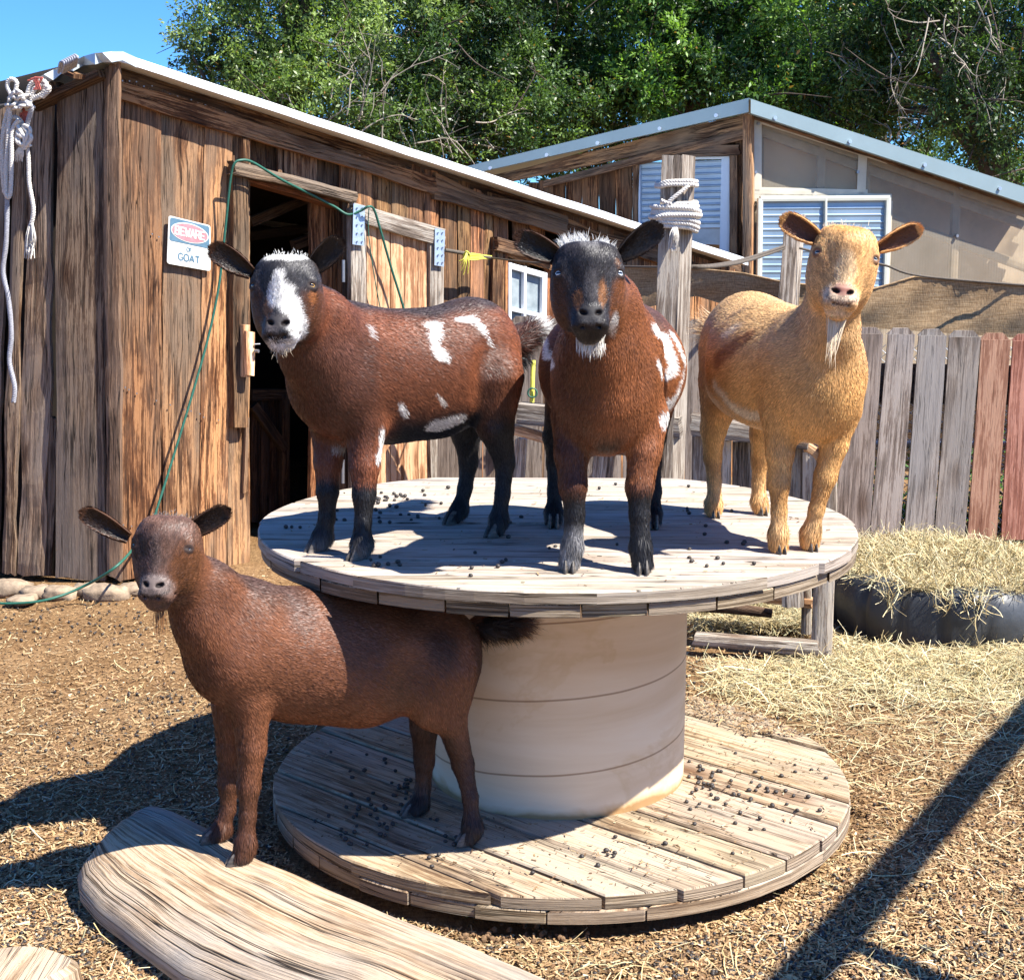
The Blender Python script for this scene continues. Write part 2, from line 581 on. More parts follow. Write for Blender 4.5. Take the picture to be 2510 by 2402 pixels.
# over the door
wboard(fw, 480, 528, (262, 275), (330, 340), off=-.05, c=br(.45))
wboard(fw, 532, 541, (282, 285), (345, 348), off=.0, c=br(.9))
wboard(fw, 545, 607, (268, 290), (340, 362), off=-.01, c=br(.95, 1, 1, 1.05))
wboard(fw, 609, 668, (285, 310), (372, 396), off=-.045, c=br(.5))
# right of the doorway, above and beyond the gate
xx = 655
for w_, k, r_ in ((28, 1.0, 1.1), (32, 1.15, 1.1), (36, .85, 1.0), (33, .95, 1.0), (28, .8, 1.15), (31, 1.15, 1.2), (35, .72, 1.1), (24, .7, 1.0), (27, 1.25, 1.25), (16, .95, 1.0)):
    t = roofy(xx) + 30
    wboard(fw, xx, xx + w_ - 1.5, (t, t + w_ * .31), (1055, 1050), off=random.uniform(-.006, .008), c=br(k, r_, 1.0, .88), ragged=.004)
    xx += w_
# past the window and on to the far end
wboard(fw, 1045, 1078, (470, 480), (1000, 1000), off=.0, c=br(1.1, 1.3, .95, .8))
xx = 1079
while xx < 1425:
    w_ = random.uniform(24, 38)
    t = roofy(xx) + 28
    wboard(fw, xx, min(1425, xx + w_ - 1.5), (t, t + w_ * .31), (1000, 1000), off=random.uniform(-.006, .008), c=br(random.uniform(.6, 1.2), 1.1, 1, .9))
    xx += w_
for xa in (946, 985, 1015):                                # above the window
    wboard(fw, xa, xa + 28, (roofy(xa) + 45, roofy(xa + 28) + 45), (505, 510), off=-.02, c=br(random.uniform(.7, 1.15), 1.15, 1, .9))
wboard(fw, 972, 1045, (625, 640), (1010, 1010), off=-.004, c=br(.8))
fw.build('front_wall', M['shed'], shed)

fa = MB()
def slat(x0, y0, x1, y1, h0, h1, off, th, c, wob=.006, ragged=.01, pl=W):
    """a board running along the wall; y = its top edge, h = height in measuring units"""
    A = pl.at(x0, y0, off); B = pl.at(x0, y0 + h0, off); C = pl.at(x1, y1 + h1, off); D = pl.at(x1, y1, off)
    return (B, A, D, C, th, wob, c, ragged, pl.n)
def addslat(mb, *a, **k):
    B, A, D, C, th, wob, c, ragged, n = slat(*a, **k)
    mb.board(B, A, D, C, th, wob, c, ragged=ragged, n=n)
addslat(fa, 227, 118, 1420, 506, 34, 20, .0, .03, br(.62), wob=.002)  # upper board: shade below the roof edge put into its darker tint
addslat(fa, 229, 153, 838, 342, 36, 30, .045, .035, br(1.0, 1, .97, .92), wob=.008)
addslat(fa, 834, 338, 1085, 418, 42, 34, .050, .03, br(.85, 1, 1, .95), wob=.018)
addslat(fa, 1083, 420, 1300, 490, 30, 24, .045, .03, br(.8, 1, 1, .95), wob=.016)
addslat(fa, 1298, 490, 1420, 528, 16, 14, .045, .03, br(.8, 1, 1, .95), wob=.016)
fa.build('fascia_board', M['shed'], shed)

nl = MB()
rn = random.Random(8)
for x in list(range(236, 440, 13)) + list(range(690, 940, 14)) + list(range(1090, 1400, 16)):
    for dy in (48, 330, 640, 900):
        if rn.random() < .55:
            yy = roofy(x) + dy + rn.uniform(-4, 4)
            if yy > 1040: continue
            c_ = W.at(x + rn.uniform(-3, 3), yy, .018); nl.tube([c_, c_ + W.n * .004], .0035, 6)
nl.build('nail_heads', M['bolt'], shed)['kind'] = 'stuff'
# side wall, running left from the corner
L_ = Plane((-1.745, 6.205, 0), 180 - 14)
L_.n = -L_.n
sw = MB()
def sboard(x0, x1, top, bot, x0b, x1b, off, c, wob=.012):
    A = L_.at(x0, top[0], off); B = L_.at(x1, top[1], off); C = L_.at(x1b, bot[1], off); D = L_.at(x0b, bot[0], off)
    sw.board(A, B, C, D, .025, wob, c, ragged=.008, n=L_.n)
sboard(199, 224, (128, 122), (1098, 1112), 203, 229, .035, br(.8, 1.1, .98, .9), .008)
sboard(110, 195, (172, 130), (1106, 1112), 104, 200, .02, br(.80, 1, 1.02, 1.05), .010)
sboard(54, 98, (195, 174), (1100, 1104), 33, 84, .0, br(1.15, 1, 1, 1), .018)
sboard(90, 107, (800, 800), (1100, 1104), 84, 96, -.01, br(.8), .012)
sboard(22, 47, (205, 196), (1094, 1100), 2, 26, .012, br(.95), .014)
sboard(-40, 15, (215, 206), (1085, 1094), -50, -4, -.004, br(.95), .012)
sboard(-110, -42, (225, 215), (1070, 1085), -115, -52, .01, br(.7), .012)
sboard(-200, -112, (240, 225), (1060, 1070), -200, -117, .0, br(.75), .012)
sw.build('side_wall', M['shed_grey'], shed)
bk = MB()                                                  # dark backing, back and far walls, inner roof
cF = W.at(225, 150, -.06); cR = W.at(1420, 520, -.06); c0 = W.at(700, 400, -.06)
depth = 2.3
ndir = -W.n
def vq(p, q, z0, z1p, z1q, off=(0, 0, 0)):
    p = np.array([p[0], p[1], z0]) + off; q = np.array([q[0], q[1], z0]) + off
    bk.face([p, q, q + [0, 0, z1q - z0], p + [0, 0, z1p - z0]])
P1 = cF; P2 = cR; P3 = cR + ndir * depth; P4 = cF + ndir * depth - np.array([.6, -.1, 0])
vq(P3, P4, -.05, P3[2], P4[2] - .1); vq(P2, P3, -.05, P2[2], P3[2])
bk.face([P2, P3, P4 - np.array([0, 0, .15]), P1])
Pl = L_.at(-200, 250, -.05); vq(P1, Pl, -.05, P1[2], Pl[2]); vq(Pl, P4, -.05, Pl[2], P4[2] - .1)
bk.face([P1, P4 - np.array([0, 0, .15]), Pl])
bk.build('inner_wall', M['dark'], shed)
# things seen in the dark of the doorway: rafters and an inner door with a brace
inn = MB()
for (xa, ya, xb, yb, o_, k) in ((478, 425, 590, 378, -.5, .55), (478, 452, 640, 430, -.9, .3), (560, 470, 640, 440, -.3, .4)):
    a = W.at(xa, ya, o_); b_ = W.at(xb, yb, o_); inn.beam(a, b_, .04, .05, c=br(k))
inn.build('rafter', M['shed'], shed)
ind = MB()
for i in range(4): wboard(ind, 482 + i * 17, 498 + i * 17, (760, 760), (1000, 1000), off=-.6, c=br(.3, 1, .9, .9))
ind.beam(W.at(480, 755, -.58), W.at(550, 755, -.58), .03, .06, c=br(.35))
ind.beam(W.at(485, 775, -.575), W.at(545, 860, -.575), .03, .05, c=br(.4))
ind.beam(W.at(545, 755, -.575), W.at(545, 1000, -.575), .05, .03, up=W.n, c=br(.35))
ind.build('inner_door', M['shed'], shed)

# door frame
df = MB()
wboard(df, 447, 478, (318, 328), (818, 818), 447, 474, .055, .05, .008, br(.72, 1, 1, .95))
wboard(df, 468, 479, (265, 268), (312, 314), off=.05, th=.05, c=br(.7))
wboard(df, 472, 481, (800, 800), (945, 940), 470, 478, .03, .04, .01, br(1.1))
wboard(df, 656, 668, (385, 390), (1050, 1050), off=.03, th=.05, c=br(.55))
df.build('door_post', M['shed'], shed)
li = MB()
addslat(li, 449, 307, 684, 366, 24, 24, .085, .06, br(.78, 1, 1, .96), wob=.009)
li.build('lintel', M['shed_grey'], shed)
l2 = MB(); addslat(l2, 478, 334, 664, 392, 14, 10, .0, .1, br(.7, 1.3, .9, .8), wob=.002); l2.build('door_head', M['shed'], shed)
jb = MB()
wboard(jb, 597, 627, (375, 385), (1052, 1048), off=-.12, th=.03, c=br(1.15, 1.15, .95, .85))
wboard(jb, 629, 656, (385, 392), (1048, 1045), off=-.1, th=.03, c=br(.9, 1.2, 1, .85))
jb.build('jamb_board', M['shed'], shed)
# latch block on the left post
lb = MB(); wboard(lb, 466, 480, (622, 622), (722, 722), off=.085, th=.03, c=br(1.2)); lb.build('latch_block', M['warm'], shed)
lb2 = MB(); wboard(lb2, 474, 488, (634, 636), (718, 720), off=.115, th=.025, c=br(1.7)); k_ = W.at(487, 672, .12)
o_lb = lb2.build('latch_plate', M['warm'], shed)
bt = MB(); bt.tube([k_, k_ + W.n * .02 + W.d * .01], .008, 8); bt.tube([k_ + (0, 0, .03), k_ + (0, 0, .03) + W.d * .03], .004, 6); bt.build('bolt', M['bolt'], shed)

# gate leaf
gate = MB()
wboard(gate, 672, 702, (398, 408), (1052, 1048), 676, 704, .09, .04, .002, br(1.0))
wboard(gate, 824, 850, (446, 454), (1020, 1016), 826, 850, .09, .04, .002, br(.85))
addslat(gate, 676, 388, 852, 438, 34, 34, .10, .045, br(.85, 1, 1, 1), wob=.002)
g_o = gate.build('gate_frame', M['grey'], shed)
gp = MB()
xx = 703
for w_ in (21, 25, 26, 27, 22):
    wboard(gp, xx, xx + w_ - 1.5, (425 + (xx - 703) * .28, 425 + (xx + w_ - 703) * .28), (1046, 1040), off=.065, th=.02, wob=.001, c=br(random.uniform(.95, 1.2), 1.05, 1, .97))
    xx += w_
gp.build('gate_panel', M['warm'], shed)
for (x0, y0, x1, y1, x0b) in ((677, 390, 699, 468, 675), (833, 437, 852, 508, 832)):
    hp = MB()
    hp.board(W.at(x0, y0, .108), W.at(x1, y0 + 5, .108), W.at(x1 - 2, y1 + 3, .108), W.at(x0b, y1, .108), .004, 0, (1, 1, 1), n=W.n)
    for q in range(5):
        for r_ in (.28, .72):
            c_ = W.at(x0 + (x1 - x0) * r_, y0 + 9 + (y1 - y0 - 14) * q / 4, .111)
            hp.tube([c_, c_ + W.n * .003], .0045, 6, c=(.35, .35, .4))
    hp.build('corner_plate', simple('steel plate', (.50, .60, .70), .45, .6, .15, 60, tint=True) if 'plate' not in M else M['plate'], shed)
for (x_, y0, y1) in ((657, 498, 540), (656, 880, 925)):
    h_ = MB(); h_.tube([W.at(x_, y0, .1), W.at(x_, y1, .1)], .009, 8); h_.build('hinge', M['bolt'], shed)

# window
wf = MB()
wboard(wf, 945, 972, (455, 462), (640, 640), 943, 966, .03, .05, .005, br(.75))
wboard(wf, 967, 973, (480, 482), (640, 640), off=.035, th=.04, wob=0, c=br(1.3, 1.2, 1, .8))
addslat(wf, 953, 455, 1062, 484, 24, 24, .06, .06, br(.75), wob=.008)
addslat(wf, 972, 478, 1062, 507, 12, 12, .03, .03, br(1.3, 1.2, 1, .8), wob=.001)
w_o = wf.build('window_surround', M['shed'], shed)
sash = MB()
def sline(x0, y0, x1, y1, w): sash.beam(W.at(x0, y0, .03), W.at(x1, y1, .03), w, .025, up=W.n, wob=0, c=(1, 1, 1))
sline(974, 503, 974, 650, .02); sline(1041, 523, 1039, 660, .035); sline(972, 508, 1044, 528, .03)
sline(1003, 510, 1002, 655, .018); sline(972, 590, 1040, 606, .022)
s_o = sash.build('sash', M['white'], shed)
gl = MB(); gl.face([W.at(972, 505, .012), W.at(972, 700, .012), W.at(1044, 715, .012), W.at(1044, 525, .012)])
m, n, b = nt('dusty glass')
tc = n.nodes.new('ShaderNodeTexCoord').outputs['Object']
nn_ = noise_node(n, tc, 14, 4, .6)
r_ = ramp(n, [(.3, (.18, .22, .24)), (.7, (.36, .41, .42))], nn_.outputs[0])
n.links.new(r_.outputs[0], b.inputs['Base Color']); b.inputs['Roughness'].default_value = .35
M['glass'] = m
gl.build('window_pane', M['glass'], shed)

# roof
rf = MB()
T0 = W.at(225, 100, .14); T1 = W.at(1432, 495, .14)
def redge(t0, t1, off=.14):
    n_ = 26
    G = []
    for i in range(n_ + 1):
        x = 225 + (1432 - 225) * i / n_
        w_ = random.uniform(-.8, .8) if 0 < i < n_ else 0
        G.append([W.at(x, roofy(x) + t0 + w_, off), W.at(x, roofy(x) + t0 + (t1 - t0) * (1 - .25 * i / n_) + w_, off + .004)])
    return G
G = redge(0, 17)
rf.grid(np.array(G)[:, ::-1], sm=False)
G2 = [[g[0], g[0] + ndir * 2.7 + np.array([-.5 * (1 - i / 26), .1, -.16])] for i, g in enumerate(G)]
rf.grid(np.array(G2), sm=False)
G3 = [[g[1], g[1] + ndir * .16 + (0, 0, .01)] for g in G]
rf.grid(np.array(G3)[:, ::-1], sm=False)
rf.build('roof', M['roofwhite'], shed)
# crumpled flashing round the corner and down the side
fl = MB()
pts = [(262, 112, 18), (235, 99, 17), (214, 99, 21), (196, 101, 19), (182, 102, 22), (160, 108, 18), (140, 118, 19), (122, 125, 13), (102, 134, 20), (84, 143, 17), (70, 150, 16)]
G = []
for i, (x, y, h) in enumerate(pts):
    if x > 225: p = W.at(x, y, .146); q = W.at(x, y + h, .15)
    else:
        o_ = .13 + .02 * math.sin(i * 2.2)
        p = L_.at(x, y, o_); q = L_.at(x, y + h, o_ - .012 + .02 * math.cos(i * 3.1))
    G.append([q, p, p + np.array([.05, .35, -.02])])
fl.grid(np.array(G), sm=False)
fl.build('flashing', simple('crumpled flashing', (.52, .58, .60), .4, .3, .1, 12), shed)
sf = MB()                                                   # rough boards under the side eave
sf.beam(L_.at(65, 203, .05), L_.at(200, 140, .05), .10, .03, c=br(.5), wob=.01, ragged=.02)
sf.beam(L_.at(140, 140, .10), L_.at(158, 148, .12), .09, .02, c=br(.9), wob=.004)
sf.beam(L_.at(60, 185, .08), L_.at(105, 165, .08), .10, .03, c=br(.8), wob=.01, ragged=.02)
sf.build('eave_board', M['shed'], shed)

# ---- stones along the foot of the side wall
stone = simple('pale stone', (.29, .215, .145), .95, 0, .45, 22, .01)
srng = np.random.default_rng(5)
for i, (x, y, w_, h_) in enumerate(((20, 1118, 40, 20), (75, 1126, 26, 16), (118, 1128, 30, 18), (165, 1122, 22, 16), (205, 1130, 38, 22), (258, 1122, 26, 14), (45, 1140, 22, 9))):
    c_ = at_z(x, y + 5, .0); c_[1] -= .02
    u, v = np.meshgrid(np.linspace(0, 2 * np.pi, 21)[:-1], np.linspace(-np.pi / 2, np.pi / 2, 12))
    Dd = np.stack([np.cos(v) * np.cos(u), np.cos(v) * np.sin(u), np.sin(v)], -1)
    Dd = np.sign(Dd) * np.abs(Dd) ** .75
    r_ = 1 + .22 * fbm(Dd + i * 5, 1.7, 3)
    r_ = r_ + .08 * noise3(Dd + i * 3, 7); Pq = c_ + Dd * r_[..., None] * np.array([w_ * .0026, .06, h_ * .0019])
    sb = MB(); sb.grid(Pq, closeu=True)
    o = sb.build('stone', stone, base=(c_[0], c_[1], 0))
    lab = ['flat pale stone at the far left foot of the shed side wall', 'small pale stone, second from the left along the shed foot', 'pale stone under the gap between the wide side boards of the shed',
           'small brown stone beside the shed corner, left of the biggest one', 'largest pale stone, under the shed corner by the green cord', 'pale stone under the front wall right behind the brown goat head', 'low stone lying in front of the others at the far left'][i]
    tag(o, lab, 'stone', 'stones along the foot of the shed')

# ================================================================== SIGN
sg = thing('warning_sign', 'small white BEWARE OF GOAT sign with a red oval nailed to the shed boards', 'sign', W.at(362, 470, .02))
TL, TR, BR_, BL = W.at(323, 412.5, .03), W.at(403, 432, .03), W.at(403, 519.5, .03), W.at(319.5, 504.5, .03)
def sp(u, v, o=0.0): return TL * (1 - u) * (1 - v) + TR * u * (1 - v) + BR_ * u * v + BL * (1 - u) * v + W.n * o
def rrect(u0, v0, u1, v1, r, ar=1.0, k=5):
    pts = []
    for cx, cy, a0 in ((u1 - r, v0 + r * ar, -90), (u1 - r, v1 - r * ar, 0), (u0 + r, v1 - r * ar, 90), (u0 + r, v0 + r * ar, 180)):
        for i in range(k + 1):
            a = math.radians(a0 + 90 * i / k); pts.append((cx + r * math.cos(a), cy + r * ar * math.sin(a)))
    return pts
def plate(outline, o, th, mat, name, c=(1, 1, 1)):
    mb = MB()
    F_ = [sp(u, v, o) for u, v in outline]; Bk_ = [p - W.n * th for p in F_]
    mb.face(F_[::-1], None, c)
    for i in range(len(F_)):
        j = (i + 1) % len(F_); mb.face([F_[i], F_[j], Bk_[j], Bk_[i]], None, c)
    return mb.build(name, mat, sg)
ar = .9
M['signwhite'] = simple('faded sign white', (.66, .66, .60), .5, 0, .16, 25)
M['signblue'] = simple('faded sign blue', (.10, .19, .26), .45, 0, .15, 60)
M['signred'] = simple('faded sign red', (.58, .22, .24), .5, 0, .2, 40)
plate(rrect(0, 0, 1, 1, .06, ar), 0, .004, M['signwhite'], 'sign_plate')
plate(rrect(.035, .03, .965, .51, .045, ar), .0015, .001, M['signblue'], 'blue_field')
plate([(.5 + .445 * math.cos(a), .27 + .205 * math.sin(a)) for a in np.linspace(0, 2 * np.pi, 41)[:-1]], .0027, .001, M['signwhite'], 'oval_rim')
plate([(.5 + .42 * math.cos(a), .27 + .185 * math.sin(a)) for a in np.linspace(0, 2 * np.pi, 41)[:-1]], .0037, .0008, M['signred'], 'red_oval')
GL = {  # strokes in a 0..1 box
 'B': [[(0, 0), (0, 1)], [(0, 0), (.7, 0), (.85, .12), (.85, .36), (.7, .48), (0, .48)], [(.7, .48), (.95, .62), (.95, .88), (.75, 1), (0, 1)]],
 'E': [[(.9, 0), (0, 0), (0, 1), (.9, 1)], [(0, .5), (.75, .5)]],
 'W': [[(0, 0), (.22, 1), (.5, .3), (.78, 1), (1, 0)]],
 'A': [[(0, 1), (.5, 0), (1, 1)], [(.2, .68), (.8, .68)]],
 'R': [[(0, 1), (0, 0), (.75, 0), (.9, .15), (.9, .38), (.75, .52), (0, .52)], [(.5, .52), (.95, 1)]],
 'O': [[(.25, 0), (.75, 0), (1, .25), (1, .75), (.75, 1), (.25, 1), (0, .75), (0, .25), (.25, 0)]],
 'F': [[(.9, 0), (0, 0), (0, 1)], [(0, .5), (.75, .5)]],
 'G': [[(.95, .2), (.75, 0), (.25, 0), (0, .25), (0, .75), (.25, 1), (.75, 1), (.97, .78), (.97, .55), (.6, .55)]],
 'T': [[(0, 0), (1, 0)], [(.5, 0), (.5, 1)]]}
def word(txt, u0, v0, u1, v1, w, o, mat, name, gap=.25, sten=False):
    mb = MB(); n_ = len(txt); cw = (u1 - u0) / (n_ + gap * (n_ - 1))
    for i, ch in enumerate(txt):
        x0 = u0 + i * cw * (1 + gap)
        for st in GL[ch]:
            for q in range(len(st) - 1):
                a = np.array([x0 + st[q][0] * cw, v0 + st[q][1] * (v1 - v0)]); b_ = np.array([x0 + st[q + 1][0] * cw, v0 + st[q + 1][1] * (v1 - v0)])
                d = b_ - a; L = np.linalg.norm(d) + 1e-9; d /= L; nn2 = np.array([-d[1], d[0]]) * w / 2
                e = d * w * (.45 if not sten else -.12)
                oo = o + .00004 * (q + i * 3)
                mb.face([sp(*(a - e - nn2), oo), sp(*(a - e + nn2), oo), sp(*(b_ + e + nn2), oo), sp(*(b_ + e - nn2), oo)])
    mb.build(name, mat, sg)
word('BEWARE', .155, .19, .845, .35, .034, .0045, M['signwhite'], 'lettering')
word('OF', .44, .585, .56, .665, .018, .0012, M['signblue'], 'lettering', sten=True)
word('GOAT', .255, .735, .74, .875, .030, .0012, M['signblue'], 'lettering', sten=True)

# ================================================================== ROPES AND CORDS
def curve(pts, k=10):
    pts = np.array(pts, float); out = []
    for i in range(len(pts) - 1):
        p0 = pts[max(0, i - 1)]; p1 = pts[i]; p2 = pts[i + 1]; p3 = pts[min(len(pts) - 1, i + 2)]
        for t in np.linspace(0, 1, k, endpoint=False):
            out.append(.5 * ((2 * p1) + (-p0 + p2) * t + (2 * p0 - 5 * p1 + 4 * p2 - p3) * t * t + (-p0 + 3 * p1 - 3 * p2 + p3) * t ** 3))
    out.append(pts[-1]); return np.array(out)
def twist(mb, pts, r, n_=3, pitch=.03, nseg=5, c=(1, 1, 1)):
    pts = np.array(pts); L = np.concatenate([[0], np.cumsum(np.linalg.norm(np.diff(pts, axis=0), axis=1))])
    N = max(8, int(L[-1] / (pitch / 7))); s_ = np.linspace(0, L[-1], N)
    C_ = np.stack([np.interp(s_, L, pts[:, k]) for k in range(3)], 1)
    T = np.gradient(C_, axis=0); T /= np.linalg.norm(T, axis=1)[:, None]
    x = np.cross(T, [0.3, .9, .2]); x /= np.linalg.norm(x, axis=1)[:, None]; y = np.cross(T, x)
    for q in range(n_):
        a = s_ / pitch * 2 * np.pi + q * 2 * np.pi / n_
        mb.tube(C_ + (np.cos(a)[:, None] * x + np.sin(a)[:, None] * y) * r * .5, r * .62, nseg, c)
gc = thing('green_cord', 'thin dark green cord draped over the door lintel and trailing down to the ground', 'cord', at_z(60, 1150, 0))
g1 = curve([W.at(x, y, o) for x, y, o in ((297, 985, .10), (330, 880, .08), (368, 755, .07), (400, 640, .06), (420, 540, .06), (432, 430, .07), (441, 345, .10), (448, 315, .12), (462, 307, .13), (485, 312, .13), (540, 345, .11), (600, 375, .06), (640, 396, .06), (666, 411, .09), (690, 404, .12), (705, 396, .15), (716, 402, .14), (728, 440, .13), (748, 510, .12), (769, 578, .12), (785, 640, .12), (800, 720, .12))])
gp2 = curve([at_z(-40, 1152, .01), at_z(20, 1155, .008), at_z(90, 1148, .02), at_z(160, 1122, .06), at_z(225, 1082, .16), W.at(270, 1030, .12), W.at(297, 985, .10)])
mb = MB(); mb.tube(np.concatenate([gp2[:-1], g1]), .0062, 6); mb.build('cord', M['green'], gc)
mb = MB(); mb.tube(curve([W.at(706, 400, .12), W.at(705, 440, .11), W.at(712, 500, .11), W.at(722, 560, .11), W.at(734, 620, .11)]), .0025, 5); mb.build('loose_end', M['green'], gc)

yt = thing('yellow_twine', 'bright yellow twine knotted round the dark cord near the shed window', 'twine', W.at(905, 490, .12))
mb = MB()
for k in range(5):
    mb.tube(curve([W.at(886, 487 + k * 2, .11 + .004 * k), W.at(905, 486 + k * 3, .14), W.at(925, 489 + k * 1.6, .13), W.at(941, 491 + k * 1.2, .12)]), .0035, 5)
for k, (dx, dy) in enumerate(((-12, 20), (-6, 38), (-14, 12), (2, 36), (-10, 30))):
    mb.tube(curve([W.at(893, 484, .15), W.at(893 + dx * .6 + 3, 492 + dy * .3, .16), W.at(893 + dx, 488 + dy, .14)]), .0028, 5)
mb.tube(curve([W.at(886, 490, .13), W.at(893, 481, .15), W.at(900, 490, .15), W.at(893, 497, .14), W.at(887, 490, .13)]), .004, 5)
mb.build('knot', M['yellow'], yt)

rb = thing('hanging_ropes', 'tangle of frayed white and red ropes hanging from the left eave of the shed', 'rope', L_.at(35, 200, .15))
def Lp(x, y, o=.17): return L_.at(x, y, o)
mb = MB()
twist(mb, curve([Lp(20, 200), Lp(8, 240), Lp(5, 290), Lp(14, 360), Lp(8, 365), Lp(4, 300), Lp(10, 250), Lp(26, 225), Lp(42, 235), Lp(48, 260)]), .009)
twist(mb, curve([Lp(20, 205, .2), Lp(14, 280, .2), Lp(12, 370, .2), Lp(20, 368, .2), Lp(22, 300, .21), Lp(24, 250, .2), Lp(36, 230, .2)]), .009)
twist(mb, curve([Lp(48, 262), Lp(54, 300), Lp(56, 350), Lp(64, 400), Lp(60, 430)]), .009)
twist(mb, curve([Lp(25, 190), Lp(14, 165), Lp(20, 152), Lp(32, 158), Lp(30, 178), Lp(38, 195)]), .009)
twist(mb, curve([Lp(52, 190), Lp(58, 165), Lp(72, 155), Lp(88, 160), Lp(82, 180), Lp(60, 190)]), .011)
twist(mb, curve([Lp(60, 192), Lp(66, 172), Lp(80, 164), Lp(94, 170), Lp(80, 186)]), .011)
for q in range(14):
    a = [random.uniform(10, 62), random.uniform(180, 215)]; b_ = [random.uniform(15, 66), random.uniform(180, 215)]
    mb.tube(curve([Lp(a[0], a[1], .15), Lp((a[0] + b_[0]) / 2, random.uniform(172, 210), .22), Lp(b_[0], b_[1], .16)]), .007, 6)
for q in range(10):
    mb.tube(curve([Lp(38, 238, .17), Lp(random.uniform(30, 60), random.uniform(240, 275), .2), Lp(random.uniform(40, 60), random.uniform(262, 290), .19)]), .008, 6)
mb.build('white_rope', M['rope'], rb)
mb = MB()
for q in range(70):
    a = random.gauss(0, 1)
    mb.tube(curve([Lp(60 + a * 1.5, 425, .17), Lp(60 + a * 5, 455, .17 + random.gauss(0, .015)), Lp(58 + a * 5 + random.gauss(0, 2), random.uniform(470, 497), .17 + random.gauss(0, .02))], 4), .0016, 4)
mb.build('frayed_end', M['rope'], rb); mb = MB()
for q in range(40):
    a = random.gauss(0, 1)
    mb.tube(curve([Lp(42, 275, .18), Lp(38 + a * 4, 290, .19), Lp(36 + a * 5, random.uniform(298, 312), .18)], 4), .0016, 4)
mb.build('frayed_end', M['rope'], rb)
mb = MB()
for q in range(9):
    mb.tube(curve([Lp(48 + q, 196, .16), Lp(44 + random.uniform(-6, 8), 225, .15), Lp(48 + random.uniform(-8, 10), 262, .15)]), .005, 5)
for q in range(8): mb.tube(curve([Lp(64 + q * 2, 172, .2), Lp(66 + random.uniform(-8, 16), 150, .2), Lp(52 + random.uniform(0, 34), random.uniform(146, 158), .2)]), .003, 5)
mb.build('red_twine', M['redrope'], rb)
mb = MB()
twist(mb, curve([Lp(14, 370), Lp(12, 460), Lp(6, 520), Lp(16, 570), Lp(22, 640), Lp(18, 690), Lp(28, 740), Lp(26, 770)]), .010)
twist(mb, curve([Lp(30, 200, .19), Lp(45, 195, .2), Lp(60, 205, .19), Lp(52, 240, .17), Lp(56, 262, .17)]), .010)
mb.build('grey_rope', M['dirtyrope'], rb)
wc = MB()
for q in range(7): wc.tube(curve([L_.at(112 + q * 4, 140 - q * 2.2, .2), L_.at(116 + q * 4, 120 - q * 2, .24), L_.at(124 + q * 4, 122 - q * 2, .3), L_.at(120 + q * 4, 140 - q * 2, .25)]), .006, 5)
tag(wc.build('wire_coil', M['dirtyrope'], base=L_.at(125, 130, .22)), 'small coil of grey wire resting on the roof flashing', 'wire')

# ================================================================== GREENHOUSE BARN
ghc = at_y(1432, 600, 10.4); ghc[2] = 0
A_ = Plane(ghc, 180 - 24); A_.n = -A_.n
B_ = Plane(ghc, 16)
gh = thing('greenhouse', 'wooden greenhouse with translucent ribbed wall panels and blue grey metal roof trim', 'greenhouse', ghc)
tr = MB()
def strip(pl, x0, y0, x1, y1, h0, h1, off, mb, c=(1, 1, 1), th=.02, n_=10):
    G = []
    for i in range(n_ + 1):
        t = i / n_; x = x0 + (x1 - x0) * t; y = y0 + (y1 - y0) * t; h = h0 + (h1 - h0) * t
        p = pl.at(x, y, off); q = pl.at(x, y + h, off)
        G.append([q, p])
    G = np.array(G)
    # extrude to a folded profile: top flange goes back, lower lip
    prof = np.concatenate([G[:, :1] - pl.n * .05, G[:, :1] + (0, 0, 0), G[:, :1] * .12 + G[:, 1:] * .88, G[:, 1:], G[:, 1:] - pl.n * .25], 1)
    if (x1 > x0) == (pl is B_) : pass
    mb.grid(prof if x1 > x0 else prof[:, ::-1], None, c, sm=False)
strip(B_, 1437, 190, 2010, 374, 27, 32, .22, tr)
strip(A_, 880, 322, 1433, 188, 16, 27, .22, tr)
tr.build('roof_trim', M['trim'], gh)
for px_, py_, pl in [(1437 + 573 * t, 212 + 180 * t, B_) for t in (.08, .33, .58, .83)] + [(1425 - 540 * t, 209 + 126 * t, A_) for t in (.1, .3, .52, .7, .9)]:
    b_ = MB(); c_ = pl.at(px_, py_, .222); b_.tube([c_, c_ + pl.n * .012], .014, 8); b_.build('screw', M['galv'], gh)
rf = MB()
pk = A_.at(1433, 190, .2)
e1 = B_.at(2010, 376, .2); e0 = A_.at(880, 324, .2)
up_ = np.array([0, 5.0, 0])
rf.face([pk, e1, e1 + up_ * .6, pk + up_ * .2]); rf.face([e0, pk, pk + up_ * .2, e0 + up_ * .6])
rf.build('roof', M['trim'], gh)
wl = MB()
addslat(wl, 935, 337, 1428, 218, 20, 38, .10, .04, br(1.05, 1, .98, .93), pl=A_)
addslat(wl, 1040, 345, 1425, 247, 14, 20, .13, .05, br(.85), pl=A_)
wboard(wl, 1421, 1438, (216, 218), (640, 640), off=.16, th=.08, wob=.003, c=br(1.7, 1, .97, .9), pl=A_)
wboard(wl, 1408, 1419, (262, 260), (640, 640), off=.08, th=.08, c=br(.6), pl=A_)
wboard(wl, 1397, 1410, (282, 280), (640, 640), off=.12, th=.04, c=br(.8), pl=A_)
wboard(wl, 1210, 1222, (305, 302), (640, 640), off=.10, th=.04, c=br(.85), pl=A_)
addslat(wl, 1290, 281, 1416, 277, 20, 20, .13, .03, br(.75), pl=A_)
xx = 900
